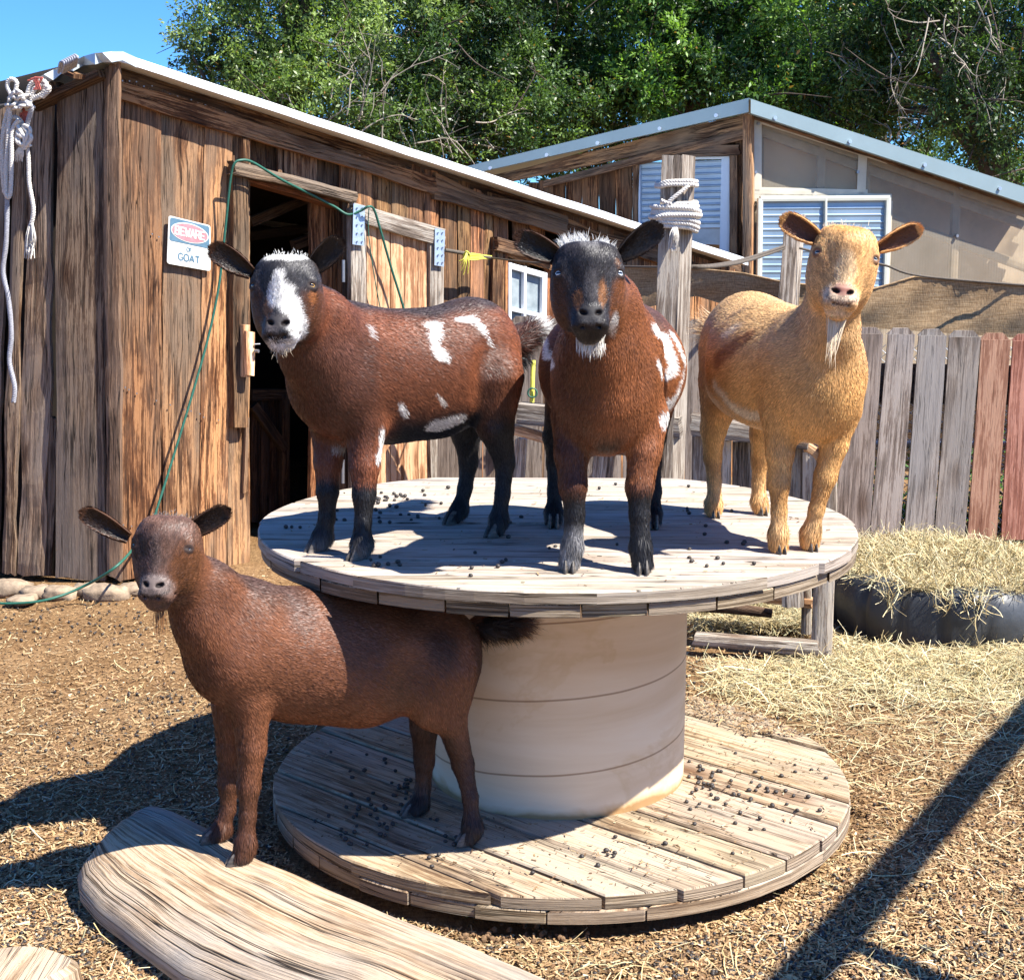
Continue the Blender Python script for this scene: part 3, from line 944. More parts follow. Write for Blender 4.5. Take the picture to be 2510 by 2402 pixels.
while xx < 1208:
    w_ = random.uniform(18, 34)
    t = 352 - (xx - 1000) * .2
    wboard(wl, xx, min(1209, xx + w_ - 1), (t, t), (640, 640), off=.03, c=br(random.uniform(.35, .8), 1.1, .95, .85), pl=A_)
    xx += w_
wboard(wl, 1222, 1420, (262, 250), (300, 300), off=.02, c=br(.45), pl=A_, wob=.001)
wl.build('board_wall', M['shed'], gh)
# corrugated vent panel in a pale frame
M['corr'] = simple('corrugated steel', (.27, .36, .44), .40, .45, .18, 3)
def corr(pl, x0, x1, y0, y1, y0b, y1b, n_, off, name):
    mb = MB(); G = []
    for i in range(n_ * 8 + 1):
        t = i / (n_ * 8); z = (t * n_) % 1.0
        z = .006 * math.sin(math.pi * min(1, z / .30)) if z < .30 else 0.0
        G.append([pl.at(x0, y0 + (y1 - y0) * t, off) + pl.n * z, pl.at(x1, y0b + (y1b - y0b) * t, off) + pl.n * z])
    mb.grid(np.array(G)[:, ::-1], sm=True); return mb.build(name, M['corr'], gh)
corr(A_, 1224, 1390, 312, 438, 306, 436, 11, .06, 'vent_panel')
fr = MB()
for a in ((1222, 308, 1222, 480), (1222, 300, 1396, 297), (1391, 300, 1387, 480)):
    fr.beam(A_.at(a[0], a[1] + 3, .07), A_.at(a[2], a[3] + 3, .07), .035 if a[0] != 1391 else .07, .03, up=A_.n, wob=0, c=(1, 1, 1))
fr.build('vent_frame', simple('pale blue frame', (.55, .64, .72), .5, .1, .06, 10), gh)
mb = MB(); mb.face([A_.at(1222, 436, .03), A_.at(1222, 640, .03), A_.at(1392, 640, .03), A_.at(1392, 434, .03)])
mb.build('plywood_back', simple('orange plywood', (.42, .22, .08), .8, 0, .3, 9), gh)
mb = MB()
G = []
for i in range(13):
    t = i / 12; x = 1222 + 168 * t
    G.append([A_.at(x, 438, .055), A_.at(x, 465 + 12 * (t * 2 - 1) ** 2 + (6 if t < .1 else 0) - 26 * max(0, t - .75), .06 + .03 * math.sin(t * 3))])
mb.grid(np.array(G)[:, ::-1]); mb.build('torn_sheet', simple('pale plastic', (.50, .49, .44), .6, 0, .15, 12), gh)
# translucent panels on the right wall
m, n, b = nt('ribbed translucent panel')
tc = n.nodes.new('ShaderNodeTexCoord').outputs['Object']
wv = n.nodes.new('ShaderNodeTexWave'); wv.wave_type = 'BANDS'; wv.bands_direction = 'X'
wv.inputs['Scale'].default_value = 14
n.links.new(tc, wv.inputs['Vector'])
nn_ = noise_node(n, tc, 3, 5, .6)
r_ = ramp(n, [(.3, (.54, .45, .32)), (.7, (.70, .60, .45))], nn_.outputs[0])
n.links.new(mix(n, 'MULTIPLY', r_.outputs[0], ramp(n, [(0, (.86, .86, .86)), (1, (1, 1, 1))], wv.outputs[0]).outputs[0]), b.inputs['Base Color'])
b.inputs['Roughness'].default_value = .35
bump(n, b, wv.outputs[0], .25, .004)
tp = n.nodes.new('ShaderNodeBsdfTransparent'); tp.inputs[0].default_value = (.95, .93, .88, 1)
ms = n.nodes.new('ShaderNodeMixShader'); ms.inputs[0].default_value = .66
n.links.new(b.outputs[0], ms.inputs[1]); n.links.new(tp.outputs[0], ms.inputs[2])
n.links.new(ms.outputs[0], n.nodes['Material Output'].inputs[0])
M['poly'] = m
def ty(x): return 214 + (x - 1437) * .325
for x0, x1, yb in ((1441, 1657, None), (1658, 2010, None)):
    mb = MB(); mb.face([B_.at(x0, ty(x0), .05), B_.at(x0, 720, .05), B_.at(x1, 720, .05), B_.at(x1, ty(x1), .05)])
    mb.build('clear_panel', M['poly'], gh)
mb = MB()
for a in ((1441, 368, 1660, 373), (1441, 376, 1706, 381), (1652, 288, 1648, 372), (1449, 232, 1449, 366), (1440, 222, 1700, 305), (1700, 385, 1692, 600)):
    mb.beam(B_.at(a[0], a[1], .058), B_.at(a[2], a[3], .058), .07, .006, up=B_.n, wob=0, c=(1, 1, 1))
mb.build('batten', simple('pale batten strips', (.58, .52, .40), .45, 0, .12, 8), gh)
M['ghwood'] = simple('pale framing', (.34, .27, .19), .85, 0, .2, 12)
st = MB()
for a in ((1450, 222, 1450, 700), (1574, 255, 1568, 380), (1656, 285, 1652, 700), (1830, 345, 1820, 700), (1990, 390, 1985, 700), (1450, 232, 2010, 425), (1450, 250, 2010, 450), (1445, 376, 1700, 384), (1654, 400, 2010, 530), (1700, 384, 1690, 700)):
    st.beam(B_.at(a[0], a[1], .0), B_.at(a[2], a[3], .0), .06, .04, up=B_.n, c=(1, 1, 1), wob=.001)
st.build('wall_stud', M['ghwood'], gh)
bw = MB()
for dx, q in ((0, -.22),):
    bw.face([B_.at(1445, 225, q), B_.at(1445, 760, q), B_.at(2010, 760, q), B_.at(2010, 420, q)])
bw.build('back_wall', simple('inner boards', (.42, .33, .23), .9, 0, .35, 3), gh)
mb = MB(); mb.face([B_.at(1462, 236, -.06), B_.at(1462, 372, -.06), B_.at(1650, 372, -.06), B_.at(1650, 325, -.06)])
mb.build('inner_panel', simple('inner plywood', (.62, .42, .24), .85, 0, .12, 3), gh)
mb = MB()
addslat(mb, 1441, 218, 2010, 403, 9, 11, .09, .03, br(.8), pl=B_); mb.build('eave_board', M['shed'], gh)
corr(B_, 1458, 1700, 384, 560, 382, 560, 13, .11, 'corrugated_shutter')
fr = MB()
for a in ((1455, 380, 1452, 600), (1455, 381, 1702, 379), (1700, 379, 1693, 600), (1580, 380, 1578, 560)):
    fr.beam(B_.at(a[0], a[1], .125), B_.at(a[2], a[3], .125), .035 if a[0] != 1580 else .015, .03, up=B_.n, wob=0, c=(1, 1, 1))
fr.build('shutter_frame', simple('cream frame', (.60, .60, .50), .5, 0, .06, 10), gh)
for x, y in ((1450, 237), (1450, 392), (1450, 440), (1532, 243), (1533, 256), (1655, 290), (1655, 400), (1560, 377), (1600, 377), (1700, 392), (1700, 460), (1830, 452), (1822, 540), (1445, 330), (1640, 330), (1838, 330 + 30)):
    c_ = B_.at(x, y, .055); b_ = MB(); b_.tube([c_, c_ + B_.n * .02], .012, 8); b_.build('screw', M['bolt'], gh)

# ================================================================== BIG POSTS, CORD, SHADE CLOTH
Yp = 5.45
def pbox(mb, fr_, yy, Yd, depth, c, **k):
    """post given by the two front edges and one side edge in the photo"""
    pass
po = thing('timber_post', 'tall grey square timber post wrapped with white rope behind the black faced goat', 'post', (at_y(1290, 900, Yp)[0], Yp, 0))
def post(xl, xm, xr, yt, xlb, xmb, xrb, yb, Y, c1, parent, nm, mat, zc=.0, side='r'):
    mb = MB()
    fl_, fm = at_y(xl, yt, Y), at_y(xm, yt, Y); bl, bm_ = at_y(xlb, yb, Y), at_y(xmb, yb, Y)
    # carry the edges on down to the ground
    def down(t_, b__): k = (t_[2] - zc) / (t_[2] - b__[2]); return t_ + (b__ - t_) * k
    bl, bm_ = down(fl_, bl), down(fm, bm_)
    w_ = np.linalg.norm(fm - fl_)
    dy = .13
    fr2 = at_y(xr, yt + 2, Y + dy) - fm; 
    br2 = np.array([fr2[0], dy, 0]); br2b = br2
    mb.board(fl_, fm, bm_, bl, .002, .004, c1, ragged=.004)
    mb.board(fm, fm + br2, bm_ + br2b, bm_, .002, .004, c1, ragged=0)
    mb.board(fl_ + br2 * .97, fl_, bl, bl + br2b * .97, .002, .004, c1)
    mb.board(fm + br2, fl_ + br2 * .97, bl + br2b * .97, bm_ + br2b, .002, .004, c1)
    mb.face([fl_, fm, fm + br2, fl_ + br2 * .97][::1], [(0, 0), (w_, 0), (w_, .1), (0, .1)], tuple(x * .9 for x in c1))
    return mb.build(nm, mat, parent)
post(1268, 1306, 1330, 296, 1243, 1285, 1316, 930, Yp, br(.85), po, 'post_body', M['grey'])
rp = thing('rope_wrap', 'white rope wound several times round the tall grey post with a frayed end', 'rope', (at_y(1290, 420, Yp)[0], Yp - .02, 1.5))
mb = MB()
def loop(y, k=0.0, r=.0085, tilt=0):
    c_ = at_y(1297 - (y - 296) * .04, y, Yp + .065)
    a = np.linspace(0, 2 * np.pi, 33)
    xx_ = np.sign(np.cos(a)) * np.abs(np.cos(a)) ** .45 * (.070 + k); yy_ = np.sign(np.sin(a)) * np.abs(np.sin(a)) ** .45 * (.078 + k)
    P_ = c_ + np.stack([xx_, yy_, tilt * np.cos(a) + .003 * np.sin(3 * a)], 1)
    twist(mb, P_, r)
for y, k, t in ((350, .0, .004), (356, .002, .002), (393, .004, .01), (398, .008, .006), (404, .01, .0), (410, .012, -.004), (416, .014, .002), (422, .014, -.010), (429, .012, -.014), (436, .008, -.012), (400, .016, -.01), (414, .02, .004)): loop(y, k, .0085, t)
twist(mb, curve([at_y(1318, 356, Yp - .02), at_y(1300, 370, Yp - .03), at_y(1282, 385, Yp - .03), at_y(1276, 396, Yp - .03)]), .0075)
twist(mb, curve([at_y(1266, 384, Yp - .02), at_y(1274, 388, Yp - .03), at_y(1285, 390, Yp - .03)]), .0075)
mb.build('rope_coil', M['rope'], rp)
mb = MB()
for q in range(60):
    a = random.gauss(0, 1); y1 = random.uniform(450, 482)
    mb.tube(curve([at_y(1293 + a * 2, 436, Yp - .03), at_y(1292 + a * 4, 450, Yp - .04 + random.gauss(0, .01)), at_y(1290 + a * 4.5 + random.gauss(0, 1), y1, Yp - .035)], 4), .0018, 4)
mb.build('frayed_end', M['rope'], rp)

Yq = 7.35
p2 = thing('fence_post', 'shorter grey fence post between the tan goat ear and the corrugated shutter', 'post', (at_y(1515, 500, Yq)[0], Yq, 0))
post(1503, 1528, 1541, 410, 1495, 1520, 1532, 520, Yq, br(1.05), p2, 'post_body', M['grey'])

cc_ = thing('dark_cord', 'slack dark cord strung from the shed wall past the tall post to the fence post', 'cord', at_y(1300, 500, 6))
mb = MB()
mb.tube(curve([W.at(852, 479, .11), W.at(888, 485, .13), W.at(940, 494, .12)]), .010, 7)
mb.tube(curve([W.at(940, 494, .12), at_y(1010, 502, 6.9), at_y(1075, 505, 6.6), at_y(1180, 510, 6.1), at_y(1290, 512, Yp + .16)]), .005, 6)
mb.tube(curve([at_y(1318, 511, Yp + .14), at_y(1370, 508, 5.7), at_y(1430, 495, 6.6), at_y(1500, 472, Yq - .02)]), .008, 6)
mb.tube(curve([at_y(1322, 512, Yp + .14), at_y(1372, 510, 5.7), at_y(1432, 499, 6.6), at_y(1500, 476, Yq - .02)]), .008, 6)
mb.tube(curve([at_y(1530, 475, Yq), at_y(1600, 492, Yq), at_y(1690, 507, Yq), at_y(1760, 528, Yq), at_y(1960, 546, 7.41), at_y(2100, 556, 7.4), at_y(2500, 560, 7.37), at_y(2740, 545, 7.35)]), .006, 6)
mb.build('cord', M['cord'], cc_)

m, n, b = nt('tan shade cloth')
tc = n.nodes.new('ShaderNodeTexCoord').outputs['Object']
n1 = noise_node(n, mapping(n, tc, (14, 14, 260)), 1, 3, .6)
n2 = noise_node(n, mapping(n, tc, (260, 260, 40)), 1, 2, .6)
r_ = ramp(n, [(.3, (.22, .13, .055)), (.5, (.37, .235, .115)), (.7, (.50, .345, .19))], n1.outputs[0])
n.links.new(mix(n, 'MULTIPLY', r_.outputs[0], ramp(n, [(.35, (.7, .7, .7)), (.65, (1.15, 1.15, 1.15))], n2.outputs[0]).outputs[0]), b.inputs['Base Color'])
b.inputs['Roughness'].default_value = .8
bump(n, b, n2.outputs[0], .5, .003)
M['cloth'] = m
def cloth(top, bot, Ys, name, lab):
    mb = MB(); G = []
    N = 100
    tx = np.array(top, float); bx = np.array(bot, float); Yv = np.array(Ys, float)
    for i in range(N + 1):
        x = tx[0, 0] + (tx[-1, 0] - tx[0, 0]) * i / N
        yt = np.interp(x, tx[:, 0], tx[:, 1]); yb = np.interp(x, bx[:, 0], bx[:, 1]); Yd = np.interp(x, Yv[:, 0], Yv[:, 1])
        row = []
        for j in range(13):
            t = j / 12
            w_ = .012 * math.sin(x * .021 + t * 2.4) * math.sin(math.pi * min(1, t * 1.1)) + .008 * math.sin(x * .09 + t * 5)
            row.append(at_y(x, yt + (yb - yt) * t, Yd + w_))
        G.append(row)
    G = np.array(G); mb.grid(G, sm=True)
    mb.grid(G[:, ::-1] + np.array([0, .003, 0]), sm=True)
    hem = G[:, 0] ; mb.tube(hem, .006, 6, c=(.4, .4, .4))
    o = mb.build(name, M['cloth'], base=(G[30, 12, 0], G[30, 12, 1], 0))
    tag(o, lab, 'shade cloth')
cloth([(1195, 511), (1260, 514), (1330, 515), (1420, 523), (1500, 541), (1560, 547), (1660, 556), (1700, 546), (1750, 530), (1850, 539), (2060, 556), (2500, 560), (2740, 545)],
      [(1195, 600), (1330, 566), (1430, 597), (1500, 600), (1640, 626), (1960, 648), (2060, 655), (2740, 655)], [(1195, 8.0), (1330, 7.85), (1500, 7.55), (1960, 7.42), (2060, 7.4), (2740, 7.35)], 'shade_cloth',
      'brown shade cloth strung above the picket fence behind the goats')

# ================================================================== FENCES
def picket(mb, x0, x1, yt, x0b, x1b, yb, Y, c, th=.018, ear=12):
    sc_ = S * Y / FPX
    tl, tr = at_y(x0, yt, Y), at_y(x1, yt, Y); bl, br_ = at_y(x0b, yb, Y), at_y(x1b, yb, Y)
    # run to the ground
    k = (tl[2] - .0) / (tl[2] - bl[2])
    bl2, br2 = tl + (bl - tl) * k, tr + (br_ - tr) * k
    e = ear * sc_; ax = (tr - tl) / np.linalg.norm(tr - tl); dn = (bl2 - tl) / np.linalg.norm(bl2 - tl)
    mb.board(tl + dn * e, tr + dn * e, br2, bl2, th, .003, c, seg=24)
    n_ = np.cross(ax, dn); n_ = -n_ if n_[1] > 0 else n_
    q = [tl + dn * e, tr + dn * e, tr - ax * e, tl + ax * e]
    u_ = random.uniform(0, 40); w_ = np.linalg.norm(tr - tl)
    uv = [(u_, 0), (u_ + w_, 0), (u_ + w_ - e, e), (u_ + e, e)]
    q = [p + n_ * -.001 for p in q]
    mb.face(q[::-1], uv[::-1], c)
    qb = [p - n_ * th for p in q]; mb.face(qb, uv, c)
    for a, b__ in ((1, 2), (2, 3), (3, 0)): mb.face([q[a], qb[a], qb[b__], q[b__]][::-1], None, tuple(x * 1.15 for x in c))
pf = thing('picket_fence', 'dog eared picket fence of grey and red brown boards behind the hay tire', 'fence', (at_y(1780, 900, 7)[0], 7, 0))
for (x0, x1, yt, x0b, x1b, yb, k, mt) in ((1625, 1690, 627, 1596, 1662, 1020, (.80, .76, .76), 'greyfence'), (1699, 1751, 628, 1662, 1720, 1040, (.95, .96, 1.0), 'greyfence'), (1758, 1810, 630, 1728, 1784, 1048, (.86, .90, .95), 'greyfence'),
       (1817, 1876, 633, 1784, 1842, 1055, (.80, .82, .84), 'greyfence'), (1877, 1933, 638, 1848, 1903, 1060, (1.05, 1, .95), 'redfence'), (1938, 1992, 640, 1912, 1966, 1068, (1.1, .88, .9), 'redfence'), (1998, 2055, 644, 1975, 2030, 1075, (1, 1, 1), 'redfence'), (2062, 2120, 648, 2040, 2096, 1080, (.9, .9, .9), 'greyfence')) + tuple((2062 + 62 * q, 2120 + 62 * q, 648, 2040 + 62 * q, 2096 + 62 * q, 1080, (.8 + .05 * (q % 4),) * 3, 'greyfence') for q in range(1, 11)):
    mb = MB(); picket(mb, x0, x1, yt, x0b, x1b, yb, 7.1, k)
    mb.build('picket', M[mt], pf)
rl = MB()
def fY(x): return 7.13
rl.board(at_y(1600, 695, fY(1600)), at_y(1600, 770, fY(1600)), at_y(2740, 790, fY(2740)), at_y(2740, 715, fY(2740)), .04, .002, (.35, .35, .4), n=(0, -1, 0))
rl.build('fence_rail', M['greyfence'], pf)
# second run, behind the goats' legs
pg = thing('slat_fence', 'grey slat fence seen between the goat legs behind the spool top', 'fence', (at_y(1100, 900, 7)[0], 7, 0))
xs_ = [(975, 1040, 606), (1045, 1090, 610), (1095, 1140, 610), (1145, 1190, 612), (1195, 1240, 614), (1313, 1352, 612), (1356, 1400, 640), (1404, 1446, 640), (1450, 1496, 640), (1500, 1545, 640), (1548, 1590, 640)]
for x0, x1, yt in xs_:
    mb = MB(); k = random.uniform(.6, .9); picket(mb, x0, x1, yt, x0 - 3, x1 - 3, 930, 7.2, (k, k * .97, k * .95)); mb.build('picket', M['greyfence'], pg)
for x0, x1 in ((840, 884), (888, 925), (928, 972)):
    mb = MB(); k = random.uniform(.6, .85); picket(mb, x0, x1, 700, x0 - 3, x1 - 3, 930, 7.0, (k, k * .9, k * .8)); mb.build('picket', M['greyfence'], pg)

# chain link behind the picket fence
cl = MB()
def clp(u, z): x = 1.55 + u; return np.array([x, 7.24, z * .84])
for i in range(-30, 46):
    for sgn in (1, -1):
        p = []
        for t in np.linspace(0, 1.15, 16):
            u = i * .055 + (t if sgn > 0 else 1.15 - t)
            if -.1 < u < 2.6: p.append(clp(u, t + .02 * 0))
        if len(p) > 2: cl.tube(p, .0022, 3, caps=False)
cl.tube([clp(-.1, .55), clp(2.6, .55)], .018, 8, c=(1, 1, 1))
o = cl.build('chain_link_fence', M['galv'], base=(2.2, 7.2, 0))
tag(o, 'galvanised chain link mesh showing in the gaps behind the pickets', 'fence')

# ================================================================== HAY FEEDER (timber bench)
fd = thing('hay_feeder', 'grey timber hay feeder frame between the spool and the picket fence', 'feeder', (.7, 5.1, 0))
Fd = Plane((1.13, 5.05, 0), 165); Fd.n = -Fd.n
if Fd.n[1] > 0: Fd.n = -Fd.n
def fbar(name, x0, y0, x1, y1, h0, h1, off=0.0, th=.04, k=1.0, mat='grey', pl=None, rag=.01):
    mb = MB(); addslat(mb, x0, y0, x1, y1, h0, h1, off, th, (k, k, k * .98), wob=.004, ragged=rag, pl=pl or Fd); return mb.build(name, M[mat], fd)
def fpost(name, x0, x1, yt, x0b, x1b, yb, off=0.0, th=.05, k=1.0, mat='grey'):
    mb = MB(); wboard(mb, x0, x1, (yt, yt), (yb, yb), x0b, x1b, off, th, .003, (k, k, k * .98), .003, pl=Fd); return mb.build(name, M[mat], fd)
fpost('leg', 1567, 1604, 855, 1552, 1591, 1254, .0, .07, 1.15)
fpost('leg', 1535, 1552, 1085, 1533, 1552, 1215, -.12, .05, 1.1)
fbar('bottom_rail', 1326, 1216, 1569, 1232, 20, 28, .05, .06, 1.1)
fbar('cross_rail', 1440, 1138, 1556, 1150, 16, 16, -.1, .05, .95, 'warm')
fbar('cross_rail', 1326, 1145, 1440, 1140, 14, 14, -.08, .05, .95)
fpost('block', 1497, 1537, 1120, 1497, 1538, 1163, .0, .05, 1.15)
mb = MB(); mb.tube([Fd.at(1320, 1160, -.2), Fd.at(1400, 1164, -.2), Fd.at(1478, 1174, -.2)], [.02, .022, .018], 8, c=(.45, .4, .38)); mb.build('round_pole', M['shed_grey'], fd)
fbar('top_rail', 1322, 793, 1546, 835, 40, 26, .05, .09, .8, rag=.006)
fbar('top_rail', 986, 774, 1300, 800, 38, 40, -.25, .09, .8, rag=.006)
fbar('brace_board', 975, 812, 1065, 836, 20, 22, -.3, .04, 1.25, 'warm')
fbar('brace_board', 1536, 842, 1580, 870, 22, 24, -.02, .06, 1.0, 'warm')
for x0, x1, k, mt, o_ in ((1325, 1382, .95, 'grey', -.02), (1384, 1400, 1.3, 'grey', -.01), (1402, 1462, .8, 'grey', -.03), (1464, 1482, 1.2, 'grey', -.02), (1484, 1536, .7, 'grey', -.03), (1538, 1562, 1.2, 'grey', -.02)):
    fpost('slat', x0, x1, 835 + (x0 - 1325) * .15, x0 - 3, x1 - 3, 1100, o_, .02, k, mt)
mb = MB(); a = Fd.at(1150, 855, -.35); wboard(mb, 1138, 1176, (855, 855), (1010, 1010), 1120, 1158, -.4, .03, .003, (1.35, 1.35, 1.35), pl=Fd); mb.build('pale_slat', M['grey'], fd)
fpost('slat', 985, 1006, 840, 975, 996, 1010, -.45, .03, 1.3)
fbar('lower_rail', 1060, 850, 1290, 862, 14, 14, -.42, .04, 1.2)

# ================================================================== SPOOL
C0x, C0y, RR = .120, 3.658, .752
ZT, ZL = .777, .10
spool = thing('cable_spool', 'big upturned wooden cable spool used as a platform by the goats', 'cable spool', (C0x, C0y, 0))
def disc(z_top, th, ang, widths, mat_mb, R_=RR, gap=.0022, chop=None, kk=(.9, 1.1), tilt=.0, tintf=None, cx=C0x, cy=C0y):
    a0 = math.radians(ang); d = np.array([math.cos(a0), math.sin(a0)]); e = np.array([-d[1], d[0]])
    v = -R_
    i = 0
    while v < R_ - .004:
        w_ = widths[i % len(widths)]; v1 = min(R_, v + w_)
        if R_ - v1 < .03: v1 = R_
        if chop is not None and v > chop: break
        g = gap; va, vb = v + g, min(v1 - g, R_ - .0015)
        if i == 0: va = -R_ + .0015
        Ri = R_ + random.uniform(-.006, .004)
        def lim(vv): return math.sqrt(max(1e-6, Ri * Ri - min(abs(vv), Ri * .9998) ** 2))
        vs_ = np.linspace(va, vb, 9)
        right = [(lim(q), q) for q in vs_]; left = [(-lim(q), q) for q in vs_[::-1]]
        out = right + left
        dz = random.uniform(-.0015, .0015)
        k = random.uniform(*kk); c = (k, k * random.uniform(.97, 1.02), k * random.uniform(.94, 1.03))
        if tintf: c = tuple(x * y for x, y in zip(c, tintf(i)))
        u0 = random.uniform(0, 50)
        def w3(p, zz, sh=0.0):
            x_, y_ = p; l_ = math.hypot(x_, y_)
            if sh: x_, y_ = x_ * (1 - sh / max(l_, .05)), (y_ - (va + vb) / 2) * (1 - sh / max((vb - va) / 2, .01)) + (va + vb) / 2
            q = d * x_ + e * y_
            return (cx + q[0], cy + q[1], zz)
        bv = .0035
        top = [w3(p, z_top + dz, bv) for p in out]; rim = [w3(p, z_top + dz - bv) for p in out]; bot = [w3(p, z_top - th + random.uniform(0, .0005)) for p in out]
        uvt = [(u0 + p[1], p[0]) for p in out]
        # top as a strip of quads so that long faces stay flat
        nR = len(right)
        for q in range(nR - 1):
            a, b__, c_, d_ = right[q], right[q + 1], left[nR - 2 - q], left[nR - 1 - q]
            mat_mb.face([w3(d_, z_top + dz, bv), w3(a, z_top + dz, bv), w3(b__, z_top + dz, bv), w3(c_, z_top + dz, bv)], [(u0 + d_[1], d_[0]), (u0 + a[1], a[0]), (u0 + b__[1], b__[0]), (u0 + c_[1], c_[0])], c)
        N = len(out); Lc = 0
        for q in range(N):
            r_ = (q + 1) % N; dl = math.dist(out[q], out[r_])
            mat_mb.face([top[q], rim[q], rim[r_], top[r_]], [uvt[q], uvt[q], uvt[r_], uvt[r_]], c)
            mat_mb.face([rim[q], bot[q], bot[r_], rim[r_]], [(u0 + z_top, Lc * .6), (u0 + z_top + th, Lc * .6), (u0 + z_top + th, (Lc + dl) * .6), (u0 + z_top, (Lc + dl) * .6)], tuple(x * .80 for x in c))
            Lc += dl
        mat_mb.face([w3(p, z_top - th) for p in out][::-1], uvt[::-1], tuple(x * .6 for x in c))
        v = v1; i += 1
chopY = at_z(1214 / S, 1190 / S, ZT)[1] - C0y
mb = MB(); disc(ZT, .027, -1.0, [.145, .14, .15, .138, .147], mb, R_=.764, cx=C0x - .006, chop=.60, kk=(.95, 1.05)); mb.build('top_flange', M['spool'], spool)
mb = MB(); disc(ZT - .0275, .030, 89, [.14, .15, .135, .15], mb, R_=.758, cx=C0x - .006, kk=(.8, 1.0)); mb.build('top_backing', M['edge'], spool)
mb = MB(); disc(ZL, .030, -42, [.10, .145, .14, .15, .135, .15], mb, R_=.757, cx=C0x + .008, gap=.0045, kk=(.88, 1.08)); mb.build('base_flange', M['spool_low'], spool)
mb = MB(); disc(ZL - .031, .032, 48, [.14, .15, .135, .15], mb, R_=.755, cx=C0x + .008, kk=(.75, 1.0)); mb.build('base_backing', M['spool_low'], spool)
m, n, b = nt('cream drum')
tc = n.nodes.new('ShaderNodeTexCoord').outputs['Object']
uvn = n.nodes.new('ShaderNodeUVMap').outputs[0]
n1 = noise_node(n, mapping(n, uvn, (1.2, 9, 1)), 1, 5, .6, .4)
n2 = noise_node(n, mapping(n, uvn, (2.5, 3.5, 1), (5, 5, 5)), 1, 5, .65, .5)
c1 = ramp(n, [(.3, (.68, .47, .27)), (.55, (.78, .58, .37)), (.75, (.82, .66, .46))], n1.outputs[0])
stain = ramp(n, [(.54, (1, 1, 1)), (.58, (.93, .89, .82)), (.62, (.99, .97, .95))], n2.outputs[0])
sep = n.nodes.new('ShaderNodeSeparateXYZ'); n.links.new(uvn, sep.inputs[0])
hr = ramp(n, [(0, (1.02, 1.10, 1.22)), (.35, (1, 1.02, 1.04)), (.6, (.97, .93, .88)), (1, (.90, .82, .72))], None)  # sunlit pale foot and shaded tan top painted in by height
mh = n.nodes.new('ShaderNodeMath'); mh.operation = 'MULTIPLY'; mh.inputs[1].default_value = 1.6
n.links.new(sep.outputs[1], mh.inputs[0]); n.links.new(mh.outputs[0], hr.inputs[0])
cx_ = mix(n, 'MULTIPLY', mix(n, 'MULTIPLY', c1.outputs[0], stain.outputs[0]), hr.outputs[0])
# spiral seams
sm_ = n.nodes.new('ShaderNodeMath'); sm_.operation = 'MULTIPLY_ADD'
n.links.new(sep.outputs[0], sm_.inputs[0]); sm_.inputs[1].default_value = -.075
n.links.new(sep.outputs[1], sm_.inputs[2])
nw = noise_node(n, mapping(n, uvn, (3, 3, 1)), 1, 2, .5)
s2 = n.nodes.new('ShaderNodeMath'); s2.operation = 'MULTIPLY_ADD'; n.links.new(nw.outputs[0], s2.inputs[0]); s2.inputs[1].default_value = .012; n.links.new(sm_.outputs[0], s2.inputs[2])
fr_ = n.nodes.new('ShaderNodeMath'); fr_.operation = 'PINGPONG'; fr_.inputs[1].default_value = .095
n.links.new(s2.outputs[0], fr_.inputs[0])
sr = ramp(n, [(0, (.35, .24, .16)), (.016, (.35, .24, .16)), (.03, (1, 1, 1))], None)
m10 = n.nodes.new('ShaderNodeMath'); m10.operation = 'MULTIPLY'; m10.inputs[1].default_value = 10; n.links.new(fr_.outputs[0], m10.inputs[0]); n.links.new(m10.outputs[0], sr.inputs[0])
cx_ = mix(n, 'MULTIPLY', cx_, sr.outputs[0], .75)
# dirt along the foot
dr = ramp(n, [(0, (.50, .38, .24)), (.008, (.80, .72, .60)), (.022, (1, 1, 1))], None)
m3 = n.nodes.new('ShaderNodeMath'); m3.operation = 'MULTIPLY_ADD'; n.links.new(n2.outputs[0], m3.inputs[0]); m3.inputs[1].default_value = -.10; m3a = n.nodes.new('ShaderNodeMath'); m3a.operation = 'ADD'; n.links.new(sep.outputs[1], m3a.inputs[0]); m3a.inputs[1].default_value = .045; n.links.new(m3a.outputs[0], m3.inputs[2]); n.links.new(m3.outputs[0], dr.inputs[0])
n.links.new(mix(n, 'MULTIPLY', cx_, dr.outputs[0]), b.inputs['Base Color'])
b.inputs['Roughness'].default_value = .55
bump(n, b, n1.outputs[0], .25, .003)
M['drum'] = m
dr_ = MB(); rD = .335; hs_ = np.linspace(ZL - .002, ZT - .056, 12); N = 96
rows = [[(C0x + rD * (1 + .004 * math.sin(3 * a + h * 5)) * math.cos(a), C0y + rD * (1 + .004 * math.sin(3 * a + h * 5)) * math.sin(a), h) for a in np.linspace(0, 2 * np.pi, N, endpoint=False)] for h in hs_]
dr_.grid(rows, [[(j / N * 2 * np.pi * rD, h - ZL) for j in range(N + 1)] for h in hs_], closeu=True)
dr_.build('drum', M['drum'], spool)

